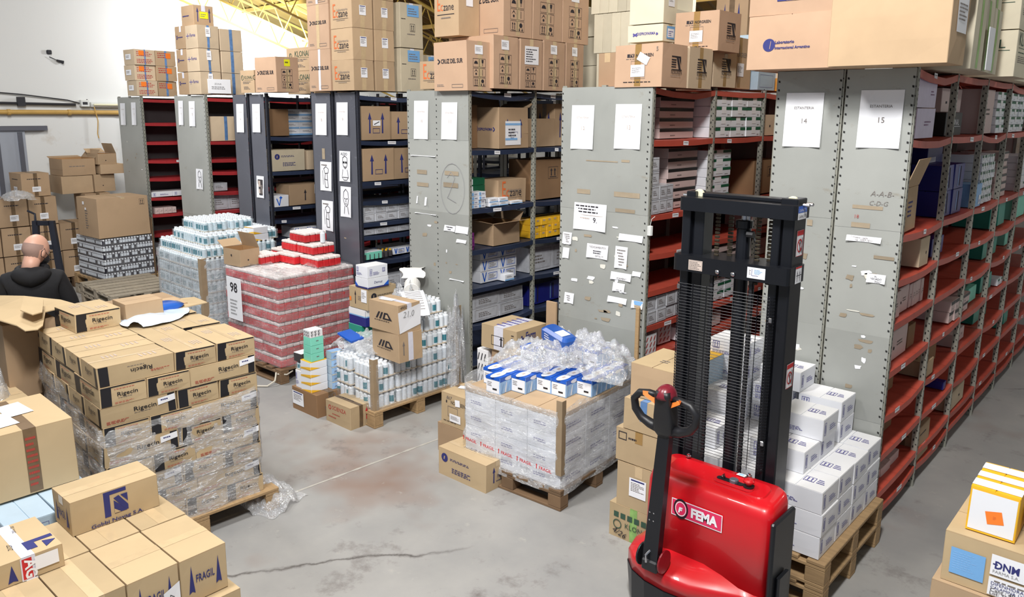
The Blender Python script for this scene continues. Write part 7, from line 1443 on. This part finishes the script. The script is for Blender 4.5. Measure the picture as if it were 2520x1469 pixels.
C((-3.16,5.2,3.038,0.308,0.202,0.125,0.0), 'dispro_white', 'white-fronted carton with blue arrow logo above the tilted-tag carton')
C((-3.16,5.2,3.169,0.299,0.194,0.273,0.0), 'cream_big', 'large cream carton on the white-fronted one, touching the roof view')
C((al + .22, 5.0, T13, .16, .3, .25, 0), 'kraft', 'narrow brown carton standing at the left end of rack 12')
C((al + .34, 5.0, T13, .12, .3, .25, 0), 'grey_kraft', 'narrow cream carton standing beside the brown one on rack 12')
q = [-4.481,6.2,2.994]
for k in range(3):
    for i in range(8):
        C((q[0] + .10 * (i + 1) - .04 * k, 6.2, T13 + k * .36, .098, .5, .355, 0), 'cream', 'narrow white carton, %s row up, %s from the left above rack 12' % (ORD[k], ORD[i]))
# rack 10/11
e = xx(-.999)
C((-4.6,4.58,2.682,0.398,0.3,0.401,0.0), 'cruz', 'peach carton with arrow lettering, front left on rack 11 top')
y = 5.0
for i, (xl, xr_) in enumerate([(1215, 1277), (1278, 1335), (1336, 1391), (1391, 1437)]):
    pp = [(-4.56,4.848,2.688,0.308,0.323,0.382,0.0), (-4.56,5.184,2.697,0.645,0.307,0.356,0.0), (-4.56,5.506,2.698,0.969,0.315,0.361,0.0), (-4.56,5.833,2.698,1.297,0.277,0.374,0.0)][i]
    C((-4.56, pp[1], T13, .5, pp[4] - .01, .435, 0), 'cruz_notice' if i == 1 else 'cruz', ['peach symbol-printed carton, second in the low row on rack 11', 'dented peach carton with a bold white notice on rack 11', 'peach symbol-printed carton right of the bold notice', 'peach symbol-printed carton at the right end of the low row'][i])
for i, pp in enumerate([(-4.622,5.25,3.06,0.438,0.307,0.407,0.0), (-4.62,5.57,3.08,0.749,0.315,0.393,0.0), (-4.62,5.898,3.086,1.065,0.277,0.392,0.0)]):
    C((-4.57, [4.98, 5.36, 5.78][i], T13 + .437, .5, [.37, .41, .40][i], .50, 0), 'cruz', ['upper peach carton with arrow lettering, left of three on rack 11', 'upper peach symbol-printed carton, middle of three on rack 11', 'upper peach symbol-printed carton, right of three on rack 11'][i])
C((-4.62, 5.3, T13 + .96, .55, .9, .25, 0), 'kraft_tan_flat' if 0 else 'kraft_plain', 'topmost tan carton cut by the picture edge above rack 11')
C((-4.56, 6.3, T13 + .94, .4, .4, .14, 0), 'kraft_plain', 'small topmost tan carton right of the topmost wide one')
for i in range(3):
    C((-4.9, 6.9, T13 + .30 * i, .5, .55, .295, 0), 'cream', 'old cream carton far back on rack 11, %s from the bottom' % ORD[i])
C((-4.84, 4.72, T13 + .437, .30, .25, .58, 0), 'eczane', 'tall tan carton with orange initials on the peach row')
C((-4.883,4.62,2.701,0.342,0.243,0.233,0.0), 'eczane', 'small tan carton with orange initials at the left end of rack 10')
C((-5.12, 5.2, T13, .35, .45, .62, 0), 'kraft_dark', 'dark brown carton standing behind on rack 10')
C((-5.3, 7.3, T13 + .1, .6, .6, .62, 0), 'cream', 'white carton far behind with lettering cut by the picture top')
C((-4.4, 7.3, T13 + .60, .3, .6, .5, 0), 'arrow_box', 'grey arrow-marked carton far back near the roof')
# rack 8/9
c9, c8 = xx(-1.324), xx(-1.410)
pe = [(-5.77,4.58,2.696,0.398,0.214,0.246,0.0), (-5.777,4.58,2.945,0.421,0.227,0.253,0.0), (-5.783,4.58,3.203,0.432,0.23,0.236,0.0)]
zt = T13
for i, h in enumerate([.285, .29, .28, .2]):
    C((c9 + .03, 4.58, zt, .34, .24, h, 0), 'eczane', 'tan carton with orange initials, %s up, front stack on rack 9' % ORD[i])
    C((c9 + .03, 4.84, zt, .34, .24, h, 0), 'eczane', 'tan carton with a white label, %s up, second stack on rack 9' % ORD[i]); zt += h
zt = T13
for i, (h, s) in enumerate([(.40, 'cruz_tape'), (.42, 'cruz'), (.3, 'cruz_tape')]):
    C((c9 - .34, 4.58, zt, .36, .45, h, 0), s, 'peach carton with arrow lettering, %s up, above rack 8' % ORD[i]); zt += h
for i in range(2):
    C((c9 + .05, 5.14, T13 + i * .43, .34, .30, .425, 0), 'blue_label', 'grey carton with a pale blue sticker, %s on rack 9' % ('upper one' if i else 'lower one'))
C((c9 + .0, 5.46, T13, .34, .3, .38, 0), 'blue_label', 'grey carton half hidden behind the lower blue-sticker one')
for i in range(2): C((c9 + .4, 7.0 + i * .65, T13 + .62, .6, .6, .42, 0), STY.setdefault('cruz_white', dict(m='cream', side=cruz(.5))), 'white carton with arrow lettering under the roof, %s' % ('right one' if i else 'left one'))
# rack 6/7
c7 = xx(-1.674)
C((-7.933,4.6,2.706,0.29,0.072,0.244,0.0), 'klonal', 'small kraft carton with green lettering at the left end of rack 6')
C((-7.449,4.58,2.707,0.429,0.272,0.367,0.0), 'cruz_yellow', 'peach carton with a yellow note on top of rack 7')
for i in range(2): C((c7 + .10, 5.2, T13 + i * .26, .55, .5, .258, 0), 'klonal', 'kraft carton with green lettering, %s behind the yellow-note carton' % ('upper' if i else 'lower'))
for i, (x, z) in enumerate([(-.35, .52), (-.18, .52), (-.1, .62)]):
    C((c7 + x + .05, 5.9 + .25 * i, T13 + z - .08, .16, .5, .14, 0), 'symbols', ['small symbol-printed carton high on rack 7, left one', 'small symbol-printed carton high on rack 7, middle one', 'small symbol-printed carton high on rack 7, right one'][i])
# rack 4/5
c5 = xx(-1.97); zt = T13
for i in range(3):
    C((c5 - .02, 4.60, zt + i * .27, .30, .27, .268, 0), 'farm_stack', 'pale carton with a blue cross, %s up, front stack on rack 5' % ORD[i])
    C((c5 - .02, 4.885, zt + i * .262, .30, .29, .260, 0), 'farm_stack_b', 'pale carton with blue tape, %s up, rear stack on rack 5' % ORD[i])
    C((c5 - .335, 4.62, zt + i * .275, .30, .34, .27, 0), 'dispro_end', 'brown carton end with dark wordmark, %s up, above rack 4' % ORD[i])
C((c5 - .16, 4.64, zt + .815, .33, .25, .235, -.03), 'dispro_top', 'topmost carton with yellow note alone on the rack 5 stack')
b = MB(); b.box((-.02, -.006, 0), (.27, 0, .17), 'paper', .001); o = b.obj('paper_sheet', None, (c5, 4.70, zt + .01), 1.52); Face_ = MB(); F_ = Face(Face_, (0, -.0065, .02), (1, 0, 0), (0, 0, 1), (0, -1, 0), .25, .14); F_.run([('T', 'ZONA', .25, .6, .35, 'pencil'), ('B', .1, .2, .9, .5, 2, 'pencil')]); Face_.obj('lettering', o)
tag(o, 'white handwritten sheet standing against the lowest blue-cross carton', 'sheet')
# rack 2/3
c3 = xx(-2.359)
for i in range(3):
    for j in range(2):
        C((c3 - .02 - (.05 if i == 2 else 0) * 0 + R.uniform(-.02, .02), 4.60 + j * .285, T13 + i * .205, .32, .28, .203, R.uniform(-.03, .03)), 'orange_stickers' if not j else 'orange_stickers_b', '%s carton with orange sticker, %s up, on the far left rack' % (('pale front', 'darker rear')[j], ORD[i]))

# ---------------------------------------------------------------- goods on the shelves
BAYN = ['nearest', 'second', 'third', 'fourth', 'fifth', 'sixth']
def goods(rack, xr, lv, bay, bl, k, y0, n, wy, h, style, desc, tiers=1, inset=.03, depth=.28, rowsz=None, cat='box', name='medicine_box', jit=.006, group=None):
    """n boxes side by side from y0 along bay k, on shelf lv (its height), TIERS high"""
    zl, nm = lv; inset = max(inset, .012); depth = min(depth, .352 - inset) if depth > .12 else depth; y0 = max(y0, .045)
    for t in range(tiers):
        for i in range(n if not rowsz else rowsz[t]):
            where = 'bay %s' % '' if 0 else '%s bay, %s, rack %s' % (BAYN[k], nm, rack)
            if n == 1 and tiers == 1: lb = '%s, %s' % (desc, where)
            elif tiers == 1: lb = '%s, %s along, %s' % (desc, ORD[i], where)
            elif n == 1: lb = '%s, %s up, %s' % (desc, ORD[t], where)
            else: lb = '%s, %s up, %s along, %s' % (desc, ORD[t], ORD[i], where)
            carton((xr - inset - R.uniform(0, jit * 2), Y0 + k * bl + y0 + i * wy + R.uniform(0, jit * .3), zl + t * h, depth, wy - .004, h - .002, R.uniform(-jit, jit) if tiers == 1 else 0), lb, style, cat, name, group, seed=i)
def S(levels, i):                                        # i-th shelf counted from the top
    return (levels[-1 - i] + .003, ['', 'top shelf', 'second shelf', 'third shelf', 'fourth shelf', 'fifth shelf', 'sixth shelf', 'seventh shelf', 'eighth shelf', 'lowest shelf'][i])
A = xx(-.264); q = .865
def g15(k, i, y0, n, wy, h, style, desc, **kw): goods('15', A, S(L15, i), q, q, k, y0, n, wy, h, style, desc, **kw)
g15(0, 1, .06, 1, .44, .17, 'lilac', 'purple and white wrapped pack', inset=.012)
carton((A - .02, Y0 + .07, L15[-2] + .175, .26, .42, .165, .01), 'purple and white pack with green and yellow stickers, upper, rack 15', 'lilac_sticker', 'box', 'medicine_box')
g15(0, 1, .54, 1, .28, .30, 'dark_carton', 'brown carton', inset=.1)
g15(1, 1, .10, 1, .44, .15, 'black_klonal', 'black carton with white lettering', inset=.06)
carton((A - .10, Y0 + q + .08, L15[-2] + .155, .25, .5, .15, 0), 'plain pinkish carton on the black lettered carton, rack 15', 'pinkish', 'box', 'medicine_box')
g15(2, 1, .05, 1, .45, .32, 'pinkish', 'tall pinkish carton', inset=.04)
g15(2, 1, .52, 1, .30, .062, 'green_band', 'white carton with green band', tiers=5, inset=.02)
g15(3, 1, .04, 3, .25, .062, 'green_band', 'white green-band carton', tiers=5, inset=.02)
g15(4, 1, .04, 3, .26, .062, 'green_band', 'white green-band carton', tiers=5, inset=.02)
g15(1, 2, .42, 1, .4, .44, 'navy_plain', 'tall navy carton', inset=.22, depth=.12)
g15(1, 2, .12, 2, .26, .17, 'navy', 'navy film-wrapped pack', tiers=2, inset=.04, depth=.2)
g15(2, 2, .04, 1, .22, .17, 'skyblue', 'sky blue carton', inset=.0)
g15(2, 2, .28, 5, .095, .062, 'green_band', 'small white carton', tiers=6, inset=.03)
g15(3, 2, .06, 1, .4, .062, 'green_band_pink', 'white carton with black band', tiers=6, inset=.04)
g15(4, 2, .06, 1, .6, .062, 'green_band', 'wide white carton', tiers=5, inset=.04)
carton((A - .02, Y0 + .05, L15[-3] + .003, .30, .34, .26, .06), 'open kraft carton with raised flaps, nearest bay, third shelf, rack 15', 'klonal_open', 'carton', 'cardboard_box')
g15(0, 3, .5, 1, .2, .18, 'pale_carton', 'small pale carton', inset=.02)
g15(1, 3, .08, 1, .3, .12, 'navy', 'navy pack low row', inset=.06)
g15(3, 3, .1, 2, .28, .2, 'teal', 'teal carton', inset=.05); g15(4, 3, .05, 2, .3, .2, 'mint_shelf', 'mint carton', inset=.03); g15(5, 3, .05, 2, .3, .2, 'mint_shelf', 'mint carton', inset=.03)
g15(0, 4, .05, 1, .20, .16, 'pinkish', 'pale pink carton leaning', inset=.03); g15(0, 4, .28, 1, .2, .16, 'pinkish', 'pale pink carton upright', inset=.05); g15(0, 4, .5, 5, .06, .15, 'pinkish', 'thin pink carton', inset=.05)
g15(3, 4, .1, 2, .26, .16, 'teal', 'teal carton', inset=.08); g15(4, 4, .2, 2, .2, .15, 'mint_shelf', 'mint carton', inset=.08)
g15(0, 5, .02, 1, .08, .14, 'pinkish', 'narrow pink carton', inset=.0); g15(0, 5, .2, 1, .36, .19, 'pinkish', 'tan pink carton', inset=.06); g15(0, 5, .60, 1, .16, .15, 'dark_carton', 'brown carton', inset=.06)
g15(1, 5, .60, 2, .12, .08, 'green_band_pink', 'small black-band carton', tiers=2, inset=.0)
g15(2, 5, .1, 1, .24, .07, 'green_band_pink', 'flat carton stack', tiers=2, inset=.02); g15(2, 5, .5, 2, .14, .12, 'mint_shelf', 'mint carton', inset=.06)
g15(3, 5, .1, 2, .2, .14, 'teal', 'teal carton', inset=.06); g15(3, 5, .56, 1, .2, .06, 'green_band', 'flat white carton', inset=.0)
g15(1, 6, .1, 1, .5, .14, 'dark_carton', 'dark green carton', inset=.08); g15(2, 6, .1, 2, .2, .1, 'pinkish', 'pink carton', inset=.05); g15(3, 6, .1, 1, .5, .16, 'teal', 'teal carton', inset=.08)
g15(0, 6, .30, 1, .30, .13, 'kraft_dark', 'brown carton', inset=.12); g15(1, 6, .02, 1, .2, .11, 'kraft_plain', 'torn tan carton', inset=.01)
g15(0, 7, .30, 1, .28, .11, 'kraft_dark', 'brown carton', inset=.10); g15(1, 7, .66, 1, .08, .06, 'navy', 'little navy box', inset=.02); g15(4, 7, .3, 2, .2, .12, 'teal', 'teal carton', inset=.06)
g15(1, 8, .08, 1, .10, .05, 'yellow_shelf', 'little yellow box', inset=.10); g15(0, 8, .03, 1, .26, .13, 'pinkish', 'pink carton', inset=.12)
g15(2, 8, .05, 1, .46, .15, 'pale_carton', 'long pale carton pressed flat', inset=.0, depth=.1)
g15(1, 9, .05, 1, .32, .24, 'kraft_label', 'tall tan carton', inset=-.02, depth=.2)
g15(0, 9, .1, 3, .2, .16, 'pinkish', 'grey pink carton', inset=.06)
B_ = xx(-.618); q3 = .88
def g13(k, i, y0, n, wy, h, style, desc, **kw): goods('13', B_, S(L13, i), q3, q3, k, y0, n, wy, h, style, desc, **kw)
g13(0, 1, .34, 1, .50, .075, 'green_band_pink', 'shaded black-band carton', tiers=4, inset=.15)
g13(1, 1, .04, 3, .27, .08, 'green_band', 'white carton with green band', tiers=4, inset=.01)
g13(2, 1, .05, 2, .3, .18, 'pale_carton', 'pale carton', inset=.05)
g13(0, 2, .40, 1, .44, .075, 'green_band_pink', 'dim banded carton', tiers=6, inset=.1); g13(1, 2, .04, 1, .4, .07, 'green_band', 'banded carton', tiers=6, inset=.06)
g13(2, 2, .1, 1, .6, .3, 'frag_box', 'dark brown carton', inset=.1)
g13(0, 2, .03, 2, .11, .10, 'silver', 'grey film-wrapped pack', tiers=4, inset=.0, depth=.2, rowsz=[2, 2, 1, 1])
g13(0, 2, .26, 1, .11, .10, 'silver', 'grey wrapped pack stack', tiers=2, inset=.02, depth=.2)
g13(0, 5, .03, 6, .135, .10, 'silver', 'silver carton', tiers=2, inset=.01, depth=.3)
g13(1, 4, .05, 2, .35, .07, 'green_band_pink', 'pink black-band carton', tiers=3, inset=.02); g13(1, 5, .05, 2, .33, .07, 'green_band', 'green-band carton', tiers=3, inset=.02)
g13(0, 6, .03, 1, .16, .15, 'f_shelf', 'white carton with dark slanted print', inset=-.01); g13(0, 6, .34, 1, .17, .15, 'f_shelf', 'white carton with slanted print, tilted', inset=.06, jit=.1); g13(0, 6, .56, 1, .1, .10, 'pharm_blue', 'white blue-striped box', inset=.02)
g13(0, 7, .04, 3, .2, .13, 'f_shelf', 'patterned white carton', inset=.1); g13(1, 6, .1, 1, .3, .12, 'pinkish', 'pinkish carton', inset=.05)
g13(0, 8, .04, 3, .2, .14, 'f_shelf', 'dim patterned carton', inset=.14)
for i in (3, 4, 5): g13(2, i, .08, 2, .33, .15, 'pinkish', 'dusty pink carton', inset=.06)
D = xx(-.999); q1 = .84
def g11(k, i, y0, n, wy, h, style, desc, **kw): goods('11', D, S(L11, i), q1, q1, k, y0, n, wy, h, style, desc, **kw)
carton((D - .02, Y0 + .38, L11[-2] + .003, .36, .40, .36, 0), 'open carton with arrows and pasted label, nearest bay, rack 11', 'dispro_open', 'carton', 'cardboard_box')
g11(1, 1, .02, 1, .36, .26, 'kraft', 'brown carton', inset=.08); g11(1, 1, .42, 1, .3, .40, 'arrow_box_label', 'tilted brown carton', inset=.1)
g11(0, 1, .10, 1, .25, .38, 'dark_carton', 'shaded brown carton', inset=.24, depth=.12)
g11(0, 2, .42, 1, .38, .22, 'eczane_dark', 'brown carton with orange initials', inset=.06); g11(1, 2, .05, 1, .6, .38, 'frag_box', 'large shaded brown carton', inset=.08)
g11(0, 2, .08, 1, .24, .062, 'green_small', 'green and white box', tiers=4, inset=.12); g11(0, 2, .02, 2, .09, .035, 'pharm_small', 'small white box', tiers=4, inset=.02, depth=.1)
g11(0, 2, .26, 2, .12, .035, 'pharm_blue', 'flat white blue-striped box', tiers=2, inset=.01, depth=.1); g11(0, 2, .54, 1, .16, .028, 'pharm_blue', 'lone flat white box', inset=.0, depth=.1)
carton((D - .03, Y0 + .32, L11[-4] + .003, .34, .36, .20, 0), 'open brown carton with spread flaps, fourth shelf, rack 11', 'open_small', 'carton', 'cardboard_box')
g11(1, 3, .02, 8, .09, .062, 'yellow_shelf', 'yellow box', tiers=3, inset=.02, depth=.2); g11(0, 3, .02, 1, .04, .03, 'magenta', 'magenta box', tiers=5, inset=.02, depth=.1)
g11(0, 4, .24, 2, .24, .105, 'v_box', 'white box with blue stroke', tiers=3, inset=.10); g11(0, 4, .46, 1, .13, .06, 'pharm_blue', 'small white box in front', inset=-.0, depth=.1); g11(1, 4, .05, 2, .36, .24, 'silver', 'dim silver carton', inset=.1)
g11(0, 5, .1, 2, .34, .12, 'silver', 'grey carton', tiers=2, inset=.06); g11(1, 5, .05, 2, .25, .2, 'navy', 'navy carton', inset=.1)
g11(1, 5, .56, 1, .22, .16, 'pharm_blue', 'white blue-edged carton', inset=.0)
G = xx(-1.324)
def g9(k, i, y0, n, wy, h, style, desc, **kw): goods('9', G, S(L9, i), q1, q1, k, y0, n, wy, h, style, desc, **kw)
g9(0, 1, .04, 1, .36, .33, 'arrow_box_label', 'tan carton with blue arrows and white patch', inset=.0); g9(0, 1, .42, 1, .38, .28, 'arrow_box', 'tan carton with blue arrows', inset=.04)
g9(0, 2, .04, 2, .39, .32, 'arrow_box', 'tan carton with two blue arrows', inset=.0)
g9(1, 1, .05, 2, .36, .3, 'arrow_box', 'shaded tan arrow carton', inset=.03); g9(1, 2, .05, 2, .36, .3, 'arrow_box', 'lower tan arrow carton', inset=.03)
for i, h in ((4, .085), (5, .06)): g9(0, i, .04, 5, .15, h, 'silver', 'silver grey pack', tiers=1 if i == 5 else 2, inset=.03)
g9(0, 6, .05, 1, .22, .08, 'teal_flat', 'mint and white flat box', inset=.02); g9(0, 6, .45, 2, .16, .07, 'v_box', 'white blue-stroke box', inset=.06); g9(0, 5, .1, 1, .2, .05, 'lilac', 'lilac box', inset=.12)
g9(0, 7, .30, 2, .2, .14, 'silver', 'grey carton', inset=.02); g9(0, 8, .1, 3, .2, .1, 'silver', 'grey silver pack', inset=.03)
for i in range(7):
    for j in range(2):
        b = MB(); b.lathe([(.022, 0), (.022, .05), (.012, .06), (.012, .075)], 'box_dark', 8, ms=['box_dark', 'box_dark', 'box_yellow']); o = b.obj('small_bottle', None, (G - .05 - j * .055, Y0 + .06 + i * .055, L9[2] + .005))
        tag(o, 'small dark bottle with yellow cap on a lower shelf of rack 9', 'bottle', 'small dark bottles in rack 9')
H7 = xx(-1.674)
def g7(k, i, y0, n, wy, h, style, desc, **kw): goods('7', H7, S(L7, i), q1, q1, k, y0, n, wy, h, style, desc, **kw)
g7(0, 1, .02, 1, .30, .30, 'dark_carton', 'dark shaded carton', inset=.12); g7(0, 1, .36, 2, .2, .075, 'pharm_blue', 'white blue-striped carton', tiers=4, inset=.24, depth=.12); g7(1, 1, .05, 1, .4, .32, 'klonal', 'kraft carton with round mark', inset=.04)
g7(0, 2, .04, 1, .42, .24, 'lg_box', 'tan carton with round dark logo', inset=.0); g7(0, 2, .50, 1, .28, .22, 'pale_carton', 'open tan carton', inset=.02)
g7(0, 3, .02, 1, .18, .13, 'w_box', 'small white box with blue letter', inset=.0); g7(0, 3, .24, 1, .46, .24, 'arrow_small', 'tan carton with one arrow and label', inset=.02)
g7(0, 5, .3, 3, .17, .13, 'v_box', 'white box with blue strokes', tiers=1, inset=.05); g7(0, 6, .06, 1, .24, .03, 'silver', 'flat grey pack', tiers=4, inset=.04)
g7(0, 6, .36, 2, .2, .13, 'v_box', 'white blue-stroke carton', inset=.03)
I5 = xx(-1.97)
def g5(k, i, y0, n, wy, h, style, desc, **kw): goods('5', I5, S(L5, i), q1, q1, k, y0, n, wy, h, style, desc, **kw)
g5(0, 1, .03, 1, .40, .30, 'farm_stack_b', 'pale carton with blue tape', inset=.0); g5(0, 1, .45, 2, .15, .28, 'pale_carton', 'pale carton', inset=.04)
g5(0, 4, .04, 1, .2, .10, 'silver', 'grey box', inset=.06); g5(0, 5, .05, 3, .22, .18, 'silver', 'dim grey carton', inset=.1); g5(0, 6, .4, 1, .14, .09, 'kraft_label', 'small tan carton', inset=.1); g5(0, 6, .2, 1, .1, .06, 'white_carton_b', 'small white box', inset=.06)
J3 = xx(-2.359)
def g3(k, i, y0, n, wy, h, style, desc, **kw): goods('3', J3, S(L3, i), q1, q1, k, y0, n, wy, h, style, desc, **kw)
g3(0, 5, .02, 2, .30, .07, 'card_w' if 0 else 'white_carton_b', 'flat white box', inset=.02); g3(0, 6, .08, 5, .06, .085, 'pinkish', 'small pinkish box', inset=.02)
g3(0, 8, .1, 3, .2, .1, 'silver', 'grey pack', inset=.05)
# loose things caught on the racks
b = MB(); b.lathe([(.0, 0), (.02, .005), (.02, .07), (.0, .075)], 'fixture_white', 8); b.tube([(0, 0, .075), (.01, 0, .12), (.03, .01, .14)], .002, 'fixture_white', 5)
o = b.obj('hanging_switch', None, (B_ + .012, Y0 + .0, 1.66)); tag(o, 'white cord switch hanging at the corner of the panel signed 13', 'switch')
for px, py, rot, lb in ((2175, 1, .9, ''),): pass
b = MB(); b.box((-.015, -.02, 0), (.015, 0, 2.02), 'wood', .002); o = b.obj('wooden_batten', None, (B_ - .035, Y0 - .03, .01), 0); o.scale = (1, 1, .56); tag(o, 'thin wooden batten standing against the panel signed 13', 'batten')
b = MB(); b.box((-.10, -.02, 0), (0, 0, 1.04), 'kraft', .002); o = b.obj('cardboard_strip', None, (xx(-.787) - .0, Y0 - .02, .01), 0); tag(o, 'tall cardboard strip leaning left of the panel signed 12', 'cardboard')
